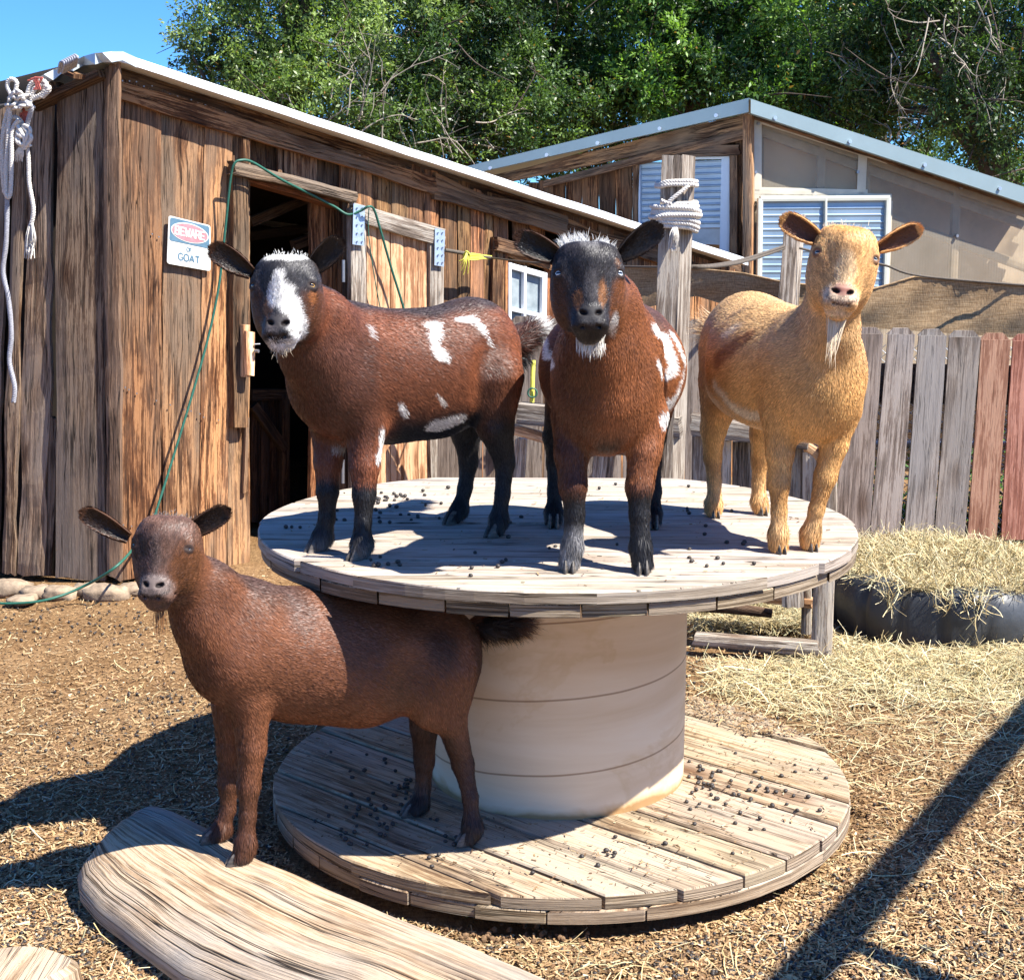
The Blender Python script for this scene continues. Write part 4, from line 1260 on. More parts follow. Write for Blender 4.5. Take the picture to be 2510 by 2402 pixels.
# ================================================================== LOG
LG = MB()
farp = [(252, 1560), (270, 1545), (300, 1541), (345, 1556), (380, 1575), (430, 1604), (490, 1640), (610, 1690), (730, 1742), (890, 1806), (1050, 1878), (1200, 1948)]
nearp = [(182, 1606), (174, 1612), (172, 1626), (180, 1650), (215, 1684), (270, 1722), (330, 1764), (390, 1802), (500, 1846), (614, 1884), (740, 1940), (880, 2010)]
rows = []
NS = 60
fa_ = np.array([at_z(x, y, .135) for x, y in farp]); ne_ = np.array([at_z(x + 9, y - 12, .115) for x, y in nearp])
def resamp(P, n_):
    L = np.concatenate([[0], np.cumsum(np.linalg.norm(np.diff(P, axis=0), axis=1))]); s_ = np.linspace(0, L[-1], n_)
    return np.stack([np.interp(s_, L, P[:, k]) for k in range(3)], 1), s_
fa_, sA = resamp(fa_, NS); ne_, sB = resamp(ne_, NS)
UV = []
for i in range(NS):
    f_, q_ = fa_[i], ne_[i]; ac = q_ - f_; w_ = np.linalg.norm(ac[:2]); ac2 = np.array([ac[0], ac[1], 0]) / w_
    row = []; uvr = []
    prof = [(-.03, -.14), (-.035, -.09), (-.02, -.035), (0, -.004), (.06, .008), (.16, .012), (.3, .010), (.45, .014), (.6, .009), (.75, .006), (.88, -.002), (1.0, -.012)]
    lo = [(.03, -.035), (.045, -.06), (.045, -.09), (.02, -.12), (-.02, -.14)]
    for u, dz in prof: 
        p = f_ + ac * u if u >= 0 else f_ + ac2 * u
        row.append(p + np.array([0, 0, dz]))
    for u, dz in lo: row.append(q_ + ac2 * u * 1.3 + np.array([0, 0, dz]))
    row = np.array(row)
    row[:, 2] = np.maximum(row[:, 2], -.02)
    nz = fbm(row * np.array([1, 1, 1]), 5, 2) * .006
    row[:, 2] += nz; rows.append(row)
    cum = np.concatenate([[0], np.cumsum(np.linalg.norm(np.diff(row, axis=0), axis=1))]); uvr = [(c_, sA[i]) for c_ in cum]
    UV.append(uvr)
cumm = np.mean([[u_[0] for u_ in r_] for r_ in UV[20:]], 0)
UV = [[(cumm[j], r_[j][1]) for j in range(len(cumm))] for r_ in UV]
rows = np.array(rows)
# round the blunt left end
for i, sh, dn in ((0, .0, .045), (1, .0, .02), (2, 0, .008)):
    rows[i, :, 2] -= dn * np.ones(rows.shape[1]); 
rows[:, :, 2] = np.maximum(rows[:, :, 2], -.02)
LG.grid(rows[:, ::-1], [r[::-1] for r in UV], (1, 1, 1), sm=True)
# end cap
e0_ = rows[0]; cen = e0_.mean(0) + np.array([-.012, 0, 0])
ring2 = cen + (e0_ - cen) * np.array([.6, .6, .8]) + np.array([-.018, .0, 0])
LG.grid(np.stack([e0_, ring2]), [[(i * .03, 0) for i in range(len(e0_))], [(i * .03, .05) for i in range(len(e0_))]], (.8, .75, .7), sm=True)
LG.face(list(ring2)[::-1], [(p[0] * 3, p[2]) for p in ring2][::-1], (.8, .75, .7))
o = LG.build('log', M['log'], base=(-.4, 2.9, 0))
tag(o, 'thick pale split log lying in front of the spool under the brown goat front feet', 'log')

# ================================================================== TYRE WITH HAY
TC = np.array([1.755, 5.67]); TR_ = .48
ty_ = thing('tractor_tire', 'smooth black tractor tire lying flat and heaped with hay before the picket fence', 'tire', (TC[0], TC[1], 0))
m, n, b = nt('sun faded rubber')
tc = n.nodes.new('ShaderNodeTexCoord').outputs['Object']
n1 = noise_node(n, tc, 5, 6, .65); n2 = noise_node(n, tc, 60, 3, .6)
r_ = ramp(n, [(.35, (.022, .024, .028)), (.6, (.05, .055, .062)), (.8, (.11, .11, .11))], n1.outputs[0])
n.links.new(r_.outputs[0], b.inputs['Base Color']); b.inputs['Roughness'].default_value = .48
bump(n, b, n2.outputs[0], .3, .003); M['rubber'] = m
tb = MB(); N = 140
prof = [(-.16, .165), (-.13, .190), (-.08, .202), (-.03, .199), (-.004, .184), (.012, .15), (.020, .11), (.022, .07), (.018, .02), (.012, -.02)]
G = []
for dr0, z in prof:
    row = []
    for k in range(N):
        a = 2 * np.pi * k / N
        crease = -.020 * max(0, math.cos(a * 17 + 1.3 * math.sin(a * 3))) ** 10 - .012 * max(0, math.cos(a * 7 + 2)) ** 3 * (1 if z > .05 else .3) * (z / .25)
        row.append((TC[0] + (TR_ + dr0 + crease + .006 * math.sin(5 * a + z * 20)) * math.cos(a), TC[1] + (TR_ + dr0 + crease + .006 * math.sin(5 * a + z * 20)) * math.sin(a), z + .008 * math.sin(7 * a) * (z / .25) + crease * .4))
    G.append(row)
tb.grid(np.array(G)[::-1], closeu=True)
G2 = [[(TC[0] + (TR_ + d_) * math.cos(2 * np.pi * k / N), TC[1] + (TR_ + d_) * math.sin(2 * np.pi * k / N), z) for k in range(N)] for d_, z in ((-.16, .165), (-.15, .14), (-.12, .08), (-.13, .02))]
tb.grid(np.array(G2)[::-1], closeu=True)
tb.build('tire_wall', M['rubber'], ty_)

# timber gate standing just outside the right of the picture (throws the long shadow)
gx = thing('leaning_rail', 'timber rail on posts outside the right edge that throws the long shadow', 'rail', (2.6, 3.2, 0))
sh_ = 2.15 * np.array([.67, -.34])
a_s = at_z(1990, 1345, 0)[:2]; b_s = at_z(1500, 1905, 0)[:2]
dd = (b_s - a_s) / np.linalg.norm(b_s - a_s)
ra = a_s - dd * .45 + sh_; rb_ = b_s + dd * .55 + sh_
mb = MB(); mb.beam((*ra, 2.15), (*rb_, 2.15), .085, .05, c=br(1)); mb.build('rail', M['grey'], gx)
for q in (ra, rb_):
    mb = MB(); mb.beam((*q, 0), (*q, 2.11), .1, .1, up=(1, 0, 0), c=br(1)); mb.build('rail_post', M['grey'], gx)
pA = at_z(1600, 1800, 0)[:2] + sh_; pB = at_z(1830, 1893, 0)[:2] + sh_
mb = MB(); mb.beam((*pA, 2.13), (*(pB + (pB - pA) * .4), 2.13), .06, .06, c=br(1)); mb.build('brace', M['grey'], gx)

# stump in the lower left corner
sb = MB()
cs = at_z(45, 1868, .03)
rows = []
for z, r_ in ((-.02, .12), (.02, .122), (.05, .118), (.062, .105)):
    rows.append([(cs[0] - .02 + r_ * math.cos(a) * (1 + .12 * math.sin(2 * a + 1) + .05 * math.sin(5 * a)), cs[1] - .02 + r_ * .8 * math.sin(a), z) for a in np.linspace(0, 2 * np.pi, 28, endpoint=False)])
sb.grid(rows, closeu=True, sm=False); sb.face(rows[-1], [(p[0], p[1]) for p in rows[-1]])
tag(sb.build('wood_block', M['spool_low'], base=(cs[0], cs[1], 0)), 'low worn wood block at the lower left, in front of the log', 'wood block')
# ================================================================== TREES
def leaf_mat(name, tr=.35):
    m, n, b = nt(name)
    at = n.nodes.new('ShaderNodeAttribute'); at.attribute_name = 'tint'
    n.links.new(at.outputs[0], b.inputs['Base Color'])
    b.inputs['Roughness'].default_value = .42; b.inputs['Specular IOR Level'].default_value = .5
    tl = n.nodes.new('ShaderNodeBsdfTranslucent')
    n.links.new(mix(n, 'MULTIPLY', at.outputs[0], (1.3, 1.5, .5)), tl.inputs[0])
    ms = n.nodes.new('ShaderNodeMixShader'); ms.inputs[0].default_value = tr
    n.links.new(b.outputs[0], ms.inputs[1]); n.links.new(tl.outputs[0], ms.inputs[2])
    n.links.new(ms.outputs[0], n.nodes['Material Output'].inputs[0])
    return m
M['leaf'] = leaf_mat('tree leaves')
M['bark'] = simple('dark bark', (.085, .062, .045), .9, 0, .4, 9, .02)
M['twig'] = simple('bare grey twigs', (.30, .255, .20), .9, 0, .3, 12)


def tree(name, label, tx, Y, trunk_top, crowns, ncl, per, cols, seed, leaf=.05, droop=0.0, lean=0.0, trunk_r=.16, bare=(), sparse=1.0):
    """crowns: (x, y, Y, rx, ry, rz) ellipsoids, x/y read from the photo, radii in metres"""
    r = np.random.default_rng(seed)
    b0 = at_y(tx, 600, Y); base = np.array([b0[0] + lean, Y, 0.0])
    t = thing(name, label, 'tree', base, 'trees behind the sheds')
    cs = [(at_y(x, y, yy), np.array([rx, ry, rz])) for x, y, yy, rx, ry, rz in crowns]
    vol = np.array([c[1].prod() for c in cs]); vol = vol ** .8; vol /= vol.sum()
    CC = []; RR_ = []
    for k in range(ncl):
        c, rad = cs[r.choice(len(cs), p=vol)]
        d = unit(r.normal(0, 1, 3)); q = r.random() ** .38
        CC.append(c + d * rad * q); RR_.append(r.uniform(.16, .38) * (1.15 - .45 * q))
    CC, RR_ = np.array(CC), np.array(RR_)
    n_ = ncl * per
    ci = np.repeat(np.arange(ncl), per)
    # leaves sit on short sprays inside each clump
    nsp = 22
    sd = unitr(r.normal(0, 1, (ncl, nsp, 3)) + np.array([0, 0, -droop]))
    sp_ = r.integers(0, nsp, n_); tt = r.random(n_) ** .6
    P = CC[ci] + sd[ci, sp_] * (tt * RR_[ci] * 1.15)[:, None] + r.normal(0, .022, (n_, 3))
    P[:, 2] -= droop * tt * RR_[ci] * .5
    a = unitr(sd[ci, sp_] + r.normal(0, .7, (n_, 3)))
    nn_ = unitr(r.normal(0, .8, (n_, 3)) + np.array([.1, -.25, .7])); w_ = unitr(np.cross(a, nn_)); L = leaf * r.uniform(.6, 1.3, n_)
    W_ = L * r.uniform(.32, .5, n_)
    fold = unitr(np.cross(w_, a)) * (W_ * .25)[:, None]
    V = np.empty((n_, 4, 3), np.float32)
    V[:, 0] = P; V[:, 1] = P + a * (L * .5)[:, None] + w_ * (W_ * .5)[:, None] + fold; V[:, 2] = P + a * L[:, None]; V[:, 3] = P + a * (L * .5)[:, None] - w_ * (W_ * .5)[:, None] + fold
    C_ = np.array(cols)[r.integers(0, len(cols), ncl)][ci] * r.uniform(.65, 1.35, n_)[:, None]
    dry = r.random(n_) < .012; C_[dry] = (.30, .16, .05)
    F = np.arange(n_ * 4).reshape(-1, 4)
    mesh_np('crown', V.reshape(-1, 3), F4=F, mat=M['leaf'], parent=t, color=np.repeat(C_, 4, 0))
    # trunk, limbs
    tb = MB(); top = at_y(*trunk_top)
    P_ = [base, base * .6 + top * .4 + r.normal(0, .12, 3), top]
    tb.tube(curve(P_, 8), np.linspace(trunk_r, trunk_r * .6, 17), 12)
    for q in range(9):
        c = CC[r.integers(ncl)]; st = P_[1] + (top - P_[1]) * r.random()
        mid = (st + c) / 2 + r.normal(0, .2, 3) + (0, 0, .15)
        pts = curve([st, mid, c], 7); tb.tube(pts, np.linspace(trunk_r * .45, .012, len(pts)), 7)
    for q in range(90):
        c = CC[r.integers(ncl)]; c2 = c + r.normal(0, .45, 3); pts = curve([c, (c + c2) / 2 + r.normal(0, .08, 3), c2], 5); tb.tube(pts, np.linspace(.012, .003, len(pts)), 4)
    tb.build('trunk', M['bark'], t)
    if bare:
        bb = MB()
        for (x, y, yy, dx, dy, nb, ln) in bare:
            o_ = at_y(x, y, yy)
            for q in range(nb):
                d = unit(np.array([dx, 0, dy]) + r.normal(0, .45, 3)); p = [o_ + r.normal(0, .12, 3)]
                for s_ in range(6): d = unit(d + r.normal(0, .28, 3)); p.append(p[-1] + d * ln / 6 * r.uniform(.6, 1.2))
                pts = curve(p, 3); bb.tube(pts, np.linspace(.009, .002, len(pts)), 4)
                for s_ in range(4):
                    k = r.integers(4, len(pts) - 2); e = unit(d + r.normal(0, .7, 3)); bb.tube([pts[k], pts[k] + e * ln * .16, pts[k] + e * ln * .3 + r.normal(0, .03, 3)], [.005, .003, .0015], 4)
        bb.build('bare_twig', M['twig'], t)
    return t


def unitr(a): return a / (np.linalg.norm(a, axis=-1, keepdims=True) + 1e-9)


G_L = [(0.101, 0.162, 0.042), (0.135, 0.209, 0.06), (0.189, 0.27, 0.078), (0.068, 0.115, 0.036), (0.257, 0.338, 0.108), (0.041, 0.068, 0.024)]
G_D = [(0.038, 0.074, 0.026), (0.061, 0.115, 0.036), (0.095, 0.162, 0.048), (0.149, 0.23, 0.06), (0.027, 0.047, 0.018)]
G_R = [(0.047, 0.101, 0.026), (0.081, 0.169, 0.036), (0.135, 0.257, 0.054), (0.203, 0.338, 0.072), (0.03, 0.061, 0.019)]
if not os.environ.get('NOTREE'):
    tree('leafy_tree', 'bushy pale green tree with dry tan twigs rising behind the shed roof, leftmost tree', 560, 15.0, (560, 60, 15.2),
         [(450, 60, 15.0, .62, .8, .9), (560, 60, 15.3, .8, .9, 1.2), (640, 190, 14.6, .9, .8, .8), (470, 150, 14.6, .5, .6, .55), (720, 90, 15.2, .8, .8, 1.1), (380, 90, 15, .22, .3, .3), (560, -80, 15.4, 1.0, 1, .9)], 330, 250, G_L, 1,
         bare=[(640, 230, 14.2, .1, 1, 5, .9), (690, 150, 14.3, -.1, 1, 5, .8), (720, 250, 14.1, .3, .9, 4, .8)])
    tree('leafy_tree', 'dark green tree in the middle, above the right end of the shed roof', 880, 16.5, (880, 80, 16.6),
         [(850, 130, 15.5, .9, .9, 1.0), (960, 60, 16.2, 1.0, 1, 1.3), (900, 240, 15.2, .8, .7, .5), (1010, 210, 15.8, .9, .8, .7), (800, -30, 16.0, 1.0, .9, .8), (1000, -80, 16.5, 1, .9, .9), (780, 230, 15, .5, .6, .4), (1100, 100, 17, .8, .8, 1.3), (940, 150, 16.9, 1.2, .6, 1.2)], 420, 300, G_D, 2,
         bare=[(870, 290, 14.8, -.5, .5, 7, 1.0), (830, 250, 14.8, .6, .6, 5, 1.0)])
    tree('leafy_tree', 'broad green tree with bright sunlit sprays above the greenhouse ridge', 1300, 16.5, (1330, 60, 16.8),
         [(1230, 90, 16, .8, .8, .9), (1350, 60, 16, .9, .8, .95), (1330, 190, 15.8, 1.0, .7, .55), (1470, 80, 16, 1.1, .8, 1.0), (1500, 170, 15.4, .7, .6, .5), (1200, -70, 16.6, 1.0, .9, .8), (1450, -90, 16.6, 1.2, .9, .8), (1150, 180, 16.6, .5, .7, .7), (1440, 160, 17.2, 1.4, .7, 1.0), (1250, 120, 17.4, 1.2, .5, 1.2)], 380, 260, G_R, 3, leaf=.06)
    tree('leafy_tree', 'large dark tree with a thick leaning trunk and hanging bare twigs at the right edge', 1960, 14.5, (1840, 130, 14.8),
         [(1640, 90, 15.2, .8, .7, .9), (1760, 50, 15.0, .9, .8, .9), (1900, 60, 14.4, 1.0, .7, .9), (1880, 180, 13.9, .45, .4, .55), (1700, 200, 15.4, .7, .6, .4), (1980, 130, 14.2, .8, .6, 1.0), (1800, -90, 15, 1.6, .9, .8), (1950, 280, 14.6, .5, .4, .3), (1620, 220, 15.6, .6, .5, .35), (1780, 120, 16.2, 1.2, .5, 1.1)], 350, 240, G_D + [(.08, .15, .035)], 4, droop=.5, trunk_r=.2, lean=.5,
         bare=[(1730, 250, 14.4, .4, .8, 4, .8), (1680, 60, 14.5, .3, -1, 2, .9), (1800, 60, 14.0, .2, -1, 6, 1.1), (1880, 20, 13.8, 0, -1, 4, 1.0), (1600, 100, 14.8, .1, -.6, 4, .8)])
    tree('leafy_tree', 'round green tree beyond the right edge of the picture, right of the greenhouse', 2500, 16, (2500, 130, 16), [(2400, 120, 16, 1.6, 1.0, 1.3), (2650, 100, 16, 1.6, 1.0, 1.5), (2500, 260, 16, 1.8, 1.0, .9)], 150, 200, G_R, 6, leaf=.065)
    # a far shrub row so that no bare horizon shows under the crowns
    tree('background_tree', 'low dark tree behind the far right end of the greenhouse roof', 1750, 19, (1750, 300, 19), [(1560, 250, 19, 1.6, .8, .9), (1850, 260, 19, 1.8, .8, 1.0), (1250, 230, 19, 1.4, .8, 1.0), (1000, 230, 19, 1.4, .8, 1.2), (1350, 60, 19.5, 2.4, .8, 1.3), (1700, 90, 19.5, 1.6, .8, 1.0), (850, 90, 19.5, 1.8, .8, 1.3)], 330, 230, G_D, 5, leaf=.075)

# ================================================================== STRAW, HAY, DROPPINGS
m, n, b = nt('dry straw')
at = n.nodes.new('ShaderNodeAttribute'); at.attribute_name = 'tint'
n.links.new(at.outputs[0], b.inputs['Base Color']); b.inputs['Roughness'].default_value = .7; b.inputs['Specular IOR Level'].default_value = .3
M['straw'] = m


def strands(name, P, D, L, Wd, C_, bend=.3, segs=3, parent=None, base=None, r=rng):
    """thin curved ribbons lying about; P centre, D direction"""
    n_ = len(P)
    up = unitr(r.normal(0, .35, (n_, 3)) + np.array([0, 0, 1.0])); D = unitr(D)
    sd = unitr(np.cross(D, up)); up = np.cross(sd, D)
    kb = r.normal(0, bend, n_)[:, None]; kz = r.normal(0, bend * .5, n_)[:, None]
    V = np.empty((n_, (segs + 1) * 2, 3), np.float32)
    for i in range(segs + 1):
        s_ = (i / segs - .5)
        c = P + D * (L * s_)[:, None] + sd * (kb * (s_ * s_ - .08) * L[:, None]) + up * (kz * (s_ * s_ - .08) * L[:, None])
        V[:, i * 2] = c - sd * (Wd * .5)[:, None]; V[:, i * 2 + 1] = c + sd * (Wd * .5)[:, None]
    o_ = np.arange(n_)[:, None, None] * (segs + 1) * 2
    q = np.array([[i * 2, i * 2 + 1, i * 2 + 3, i * 2 + 2] for i in range(segs)])[None] + o_
    return mesh_np(name, V.reshape(-1, 3), F4=q.reshape(-1, 4), mat=M['straw'], parent=parent, base=base, color=np.repeat(C_, (segs + 1) * 2, 0))


def vis_points(n_, x0, x1, y0, y1):
    """random ground spots, evenly spread over the part of the yard in view"""
    x = rng.uniform(x0, x1, n_); y = y0 + (y1 - y0) * rng.random(n_) ** .75
    P = _F[None] + np.outer((x * S - 1255) / FPX, _R) - np.outer((y * S - 1201) / FPX, _U)
    t = -CAMH / P[:, 2]
    return _O + P * t[:, None]


def zg(P): return ground_z(P[:, 0], P[:, 1])


N1 = 150000
P = vis_points(N1, -120, 2080, 1075, 1960)
dsp = np.hypot(P[:, 0] - C0x, P[:, 1] - C0y); P = P[(dsp > .735) | ((dsp > .60) & (P[:, 1] > C0y + .25) & (P[:, 0] > C0x - .2))]; N1 = len(P)
P[:, 2] = zg(P) + rng.uniform(.0, .010, N1); P[:, 2] = np.where((np.hypot(P[:, 0] - C0x, P[:, 1] - C0y) < .76) & (P[:, 1] > C0y + .25) & (P[:, 0] > C0x - .2), ZL + .003 + rng.uniform(0, .012, N1), P[:, 2])
D = rng.normal(0, 1, (N1, 3)) * (1, 1, .22)
L = rng.uniform(.004, .018, N1) * rng.choice([1, 1, 1, 2.2], N1); Wd = rng.uniform(.0014, .0055, N1)
pal = np.array([(.42, .28, .14), (.34, .21, .10), (.25, .15, .07), (.17, .095, .048), (.48, .36, .20), (.56, .46, .29), (.30, .19, .10), (.11, .065, .035)])
C_ = pal[rng.choice(8, N1, p=[.22, .22, .17, .11, .12, .04, .08, .04])] * rng.uniform(.75, 1.2, N1)[:, None]
big = noise3(P, 1.6) + .5 * noise3(P, 5); C_ = C_ * (1.08 + .22 * big)[:, None]
tag(strands('straw_litter', P, D, L, Wd, C_, .2, 1), 'short golden brown straw and wood shavings covering the yard', kind='stuff')


def haydens(x, y):
    return x, y
# loose hay on the ground to the right
def px_ground(n_, xf, yf):
    x, y = xf, yf
    P = _F[None] + np.outer((x * S - 1255) / FPX, _R) - np.outer((y * S - 1201) / FPX, _U)
    return _O + P * (-CAMH / P[:, 2])[:, None]
hp = np.array([(.66, .52, .27), (.56, .43, .21), (.50, .43, .24), (.70, .60, .38), (.44, .34, .16), (.40, .38, .22)])
k = 12000
x = 1330 + 820 * rng.random(k) ** .6; yc = np.interp(x, [1330, 1500, 1620, 1960], [1300, 1285, 1255, 1250]); y = yc + rng.normal(0, 1, k) * np.interp(x, [1330, 1500, 1960], [28, 34, 48]) + (rng.random(k) < .25) * rng.exponential(70, k)
keep = ~((x < 1600) & (y < 1262)) & (y > np.interp(x, [1590, 1640, 1760, 1900, 1960], [1190, 1225, 1243, 1240, 1232]))
x, y = x[keep], y[keep]; k = len(x)
P = px_ground(k, x, y); P[:, 2] = zg(P) + rng.uniform(.005, .04, k) * np.exp(-((y - yc[keep]) / 60) ** 2) + .006
C_ = hp[rng.integers(0, 6, k)] * rng.uniform(.75, 1.15, k)[:, None]
tag(strands('loose_hay', P, rng.normal(0, 1, (k, 3)) * (1.3, .8, .25), rng.uniform(.04, .20, k), rng.uniform(.0014, .0032, k), C_, .8, 4), 'pale loose hay strewn on the ground round the tire', kind='stuff')
# thin scatter of longer stems everywhere
k = 1500
P = vis_points(k, -60, 2000, 1130, 1950); d_ = np.hypot(P[:, 0] - C0x, P[:, 1] - C0y); P = P[(d_ > .78) & (rng.random(k) < np.interp(P[:, 0], [-2, .6, 1.2], [.25, .5, 1.0]))]; k = len(P); P[:, 2] = zg(P) + .012
tag(strands('hay_stems', P, rng.normal(0, 1, (k, 3)) * (1, 1, .12), rng.uniform(.04, .16, k), rng.uniform(.0015, .003, k), hp[rng.integers(0, 6, k)], .8, 4), 'scattered single hay stems on the litter', kind='stuff')
# hay under the feeder
k = 5000
x = rng.uniform(1330, 1560, k); y = rng.uniform(1150, 1212, k); P = px_ground(k, x, y); P[:, 2] += rng.uniform(0, .05, k)
tag(strands('feeder_hay', P, rng.normal(0, 1, (k, 3)) * (1.2, 1, .3), rng.uniform(.04, .16, k), rng.uniform(.0016, .003, k), hp[rng.integers(0, 6, k)] * .8, .8, 3), 'trampled hay under the timber feeder', kind='stuff')

# heap in the tire
HC = np.array([1.72, 5.82])
def heap_z(X, Y):
    r = np.hypot((X - HC[0]) / .78, (Y - HC[1]) / .56)
    P_ = np.stack([X, Y, X * 0], -1)
    return .205 * np.clip(1 - r ** 3.0, -.4, 1) + .018 * fbm(P_, 4, 3)
gx_, gy_ = np.meshgrid(np.linspace(.85, 2.65, 70), np.linspace(5.1, 6.6, 60), indexing='ij')
gz_ = np.maximum(heap_z(gx_, gy_), -.05)
gd_ = np.hypot(gx_ - TC[0], gy_ - TC[1])
gz_ = np.where((gd_ > TR_ - .12) & ~((gy_ > 6.0) | ((gx_ < 1.3) & (gy_ > 5.95))), -.08, gz_)
vv_ = np.stack([gx_, gy_, gz_], -1).reshape(-1, 3); ii_, jj_ = np.meshgrid(np.arange(69), np.arange(59), indexing='ij'); a_ = (ii_ * 60 + jj_).ravel()
nzc = .5 + .5 * noise3(vv_, 30)
hb = mesh_np('hay_heap', vv_, F4=np.stack([a_, a_ + 60, a_ + 61, a_ + 1], 1), mat=M['straw'], color=np.array((.30, .25, .12)) * (.5 + .6 * nzc[:, None]), smooth=True, base=(1.86, 6.02, 0))
tag(hb, 'high heap of pale green gold hay filling the black tire', kind='stuff')
k = 42000
th_ = rng.uniform(0, 2 * np.pi, k); rr_ = np.sqrt(rng.random(k)) * 1.0
P = np.stack([HC[0] + .84 * rr_ * np.cos(th_), HC[1] + .66 * rr_ * np.sin(th_), th_ * 0], 1)
P[:, 2] = heap_z(P[:, 0], P[:, 1]) + rng.exponential(.012, k)
din = np.hypot(P[:, 0] - TC[0], P[:, 1] - TC[1]); ok = (din < TR_ - .03) | (P[:, 1] > 5.95) | ((P[:, 0] < 1.35) & (P[:, 1] > 5.85)); P = P[ok]; k = len(P)
P[:, 2] = np.maximum(P[:, 2], .02)
inside = (np.hypot(P[:, 0] - TC[0], P[:, 1] - TC[1]) < TR_ + .01); P[inside, 2] = np.maximum(P[inside, 2], .195)
C_ = hp[rng.integers(0, 6, k)] * rng.uniform(.65, 1.15, k)[:, None]
st_ = strands('hay_strands', P, rng.normal(0, 1, (k, 3)) * (1.1, 1, .45), rng.uniform(.04, .17, k), rng.uniform(.0016, .0034, k), C_, .9, 4, parent=hb)
# wisps hanging over the rim
k = 90
a = rng.choice([-1.9, -1.62, -1.58, -1.66, -2.25, -2.3], k) + rng.normal(0, .05, k)
P = np.stack([TC[0] + (TR_ + .02) * np.cos(a), TC[1] + (TR_ + .02) * np.sin(a), rng.uniform(.12, .22, k)], 1)
strands('hanging_wisps', P, rng.normal(0, .6, (k, 3)) + (0, -.2, -1), rng.uniform(.06, .16, k), rng.uniform(.0022, .004, k), hp[rng.integers(0, 6, k)], 1.6, 5, parent=hb)

# droppings
def ico(sub):
    import bmesh
    bm = bmesh.new(); bmesh.ops.create_icosphere(bm, subdivisions=sub, radius=1.0)
    V = np.array([v.co[:] for v in bm.verts]); F = np.array([[v.index for v in f.verts] for f in bm.faces]); bm.free(); return V, F
m, n, b = nt('dry droppings')
tc = n.nodes.new('ShaderNodeTexCoord').outputs['Object']
nn_ = noise_node(n, tc, 160, 4, .7); oi = n.nodes.new('ShaderNodeObjectInfo')
r_ = ramp(n, [(.3, (.022, .018, .016)), (.6, (.055, .045, .038)), (.8, (.12, .10, .08))], nn_.outputs[0])
n.links.new(r_.outputs[0], b.inputs['Base Color']); b.inputs['Roughness'].default_value = .55; bump(n, b, nn_.outputs[0], .5, .002)
M['drop'] = m
V1, F1 = ico(2)
pell = []
for q in range(4):
    Vp = V1 * (1 + .10 * noise3(V1 * 1.3 + q * 7, 1)[:, None]) * np.array([.0062, .0050, .0048])
    me = bpy.data.meshes.new('dropping'); me.from_pydata(Vp.tolist(), [], F1.tolist()); me.polygons.foreach_set('use_smooth', [True] * len(F1)); me.materials.append(M['drop']); pell.append(me)
def drop_one(p, lab, grp, s=1.0):
    o = bpy.data.objects.new('dropping', pell[random.randrange(4)]); o.location = [float(v) for v in p]; o.location[2] += .0042 * s
    o.rotation_euler = (random.uniform(-.3, .3), random.uniform(-.3, .3), random.uniform(0, 6.28)); o.scale = (s, s, s); col.objects.link(o); tag(o, lab, 'dropping', grp)
rs = random.Random(4)
def clusters(z, spec_, test):
    out = []
    for x, y, sx, sy, n_ in spec_:
        for q in range(n_):
            p = at_z(x + rs.gauss(0, sx), y + rs.gauss(0, sy), z)
            if test(p): out.append(p)
    return out
feet_xy = [(-.345, 3.2), (-.45, 3.286), (-.04, 3.45), (-.15, 3.616), (.126, 3.088), (.286, 3.073), (.106, 3.575), (.356, 3.562), (.619, 3.27), (.697, 3.297), (.526, 3.7), (.655, 3.735)]
okt = lambda p: math.hypot(p[0] - C0x, p[1] - C0y) < .71 and p[1] - C0y < .59 and all(math.hypot(p[0] - a, p[1] - b_) > .03 for a, b_ in feet_xy)
top = clusters(ZT, [(735, 957, 22, 6, 22), (760, 990, 60, 10, 12), (640, 990, 40, 8, 5), (820, 965, 30, 6, 6), (560, 1010, 25, 8, 4), (720, 1080, 40, 12, 8), (900, 1075, 60, 14, 6), (940, 1000, 50, 14, 6), (1290, 1010, 60, 22, 9), (1400, 1045, 60, 16, 6), (1050, 1050, 90, 20, 7), (1050, 940, 200, 7, 8), (1310, 1080, 70, 8, 5)], okt)
okb = lambda p: math.hypot(p[0] - C0x, p[1] - C0y) < .71 and math.hypot(p[0] - C0x, p[1] - C0y) > .345 and all(math.hypot(p[0] - a, p[1] - b_) > .03 for a, b_ in ((-.238, 3.348), (-.102, 3.178)))
low = clusters(ZL, [(775, 1510, 12, 18, 16), (700, 1560, 45, 30, 24), (650, 1610, 20, 8, 6), (760, 1570, 30, 14, 10), (1350, 1500, 22, 20, 34), (1400, 1545, 50, 26, 16), (1500, 1530, 50, 30, 12), (1180, 1640, 120, 20, 10), (850, 1640, 50, 14, 6), (700, 1460, 50, 14, 10), (1480, 1480, 70, 20, 8), (860, 1590, 20, 10, 4)], okb)
for p in top: drop_one(p, 'small dark round dropping lying on the spool top', 'droppings on the spool top', rs.uniform(.8, 1.15))
for p in low: drop_one(p, 'small dark round dropping lying on the lower disc of the spool', 'droppings on the spool base', rs.uniform(.8, 1.2))
left = max(0, 298 - len(top) - len(low))
Pg = vis_points(13000, -40, 1990, 1120, 1900)
dsp = np.hypot(Pg[:, 0] - C0x, Pg[:, 1] - C0y)
on_log = np.zeros(len(Pg), bool)
for i in range(NS): on_log |= np.hypot(Pg[:, 0] - (fa_[i, 0] + ne_[i, 0]) / 2, Pg[:, 1] - (fa_[i, 1] + ne_[i, 1]) / 2) < np.hypot(*(fa_[i, :2] - ne_[i, :2])) * .5
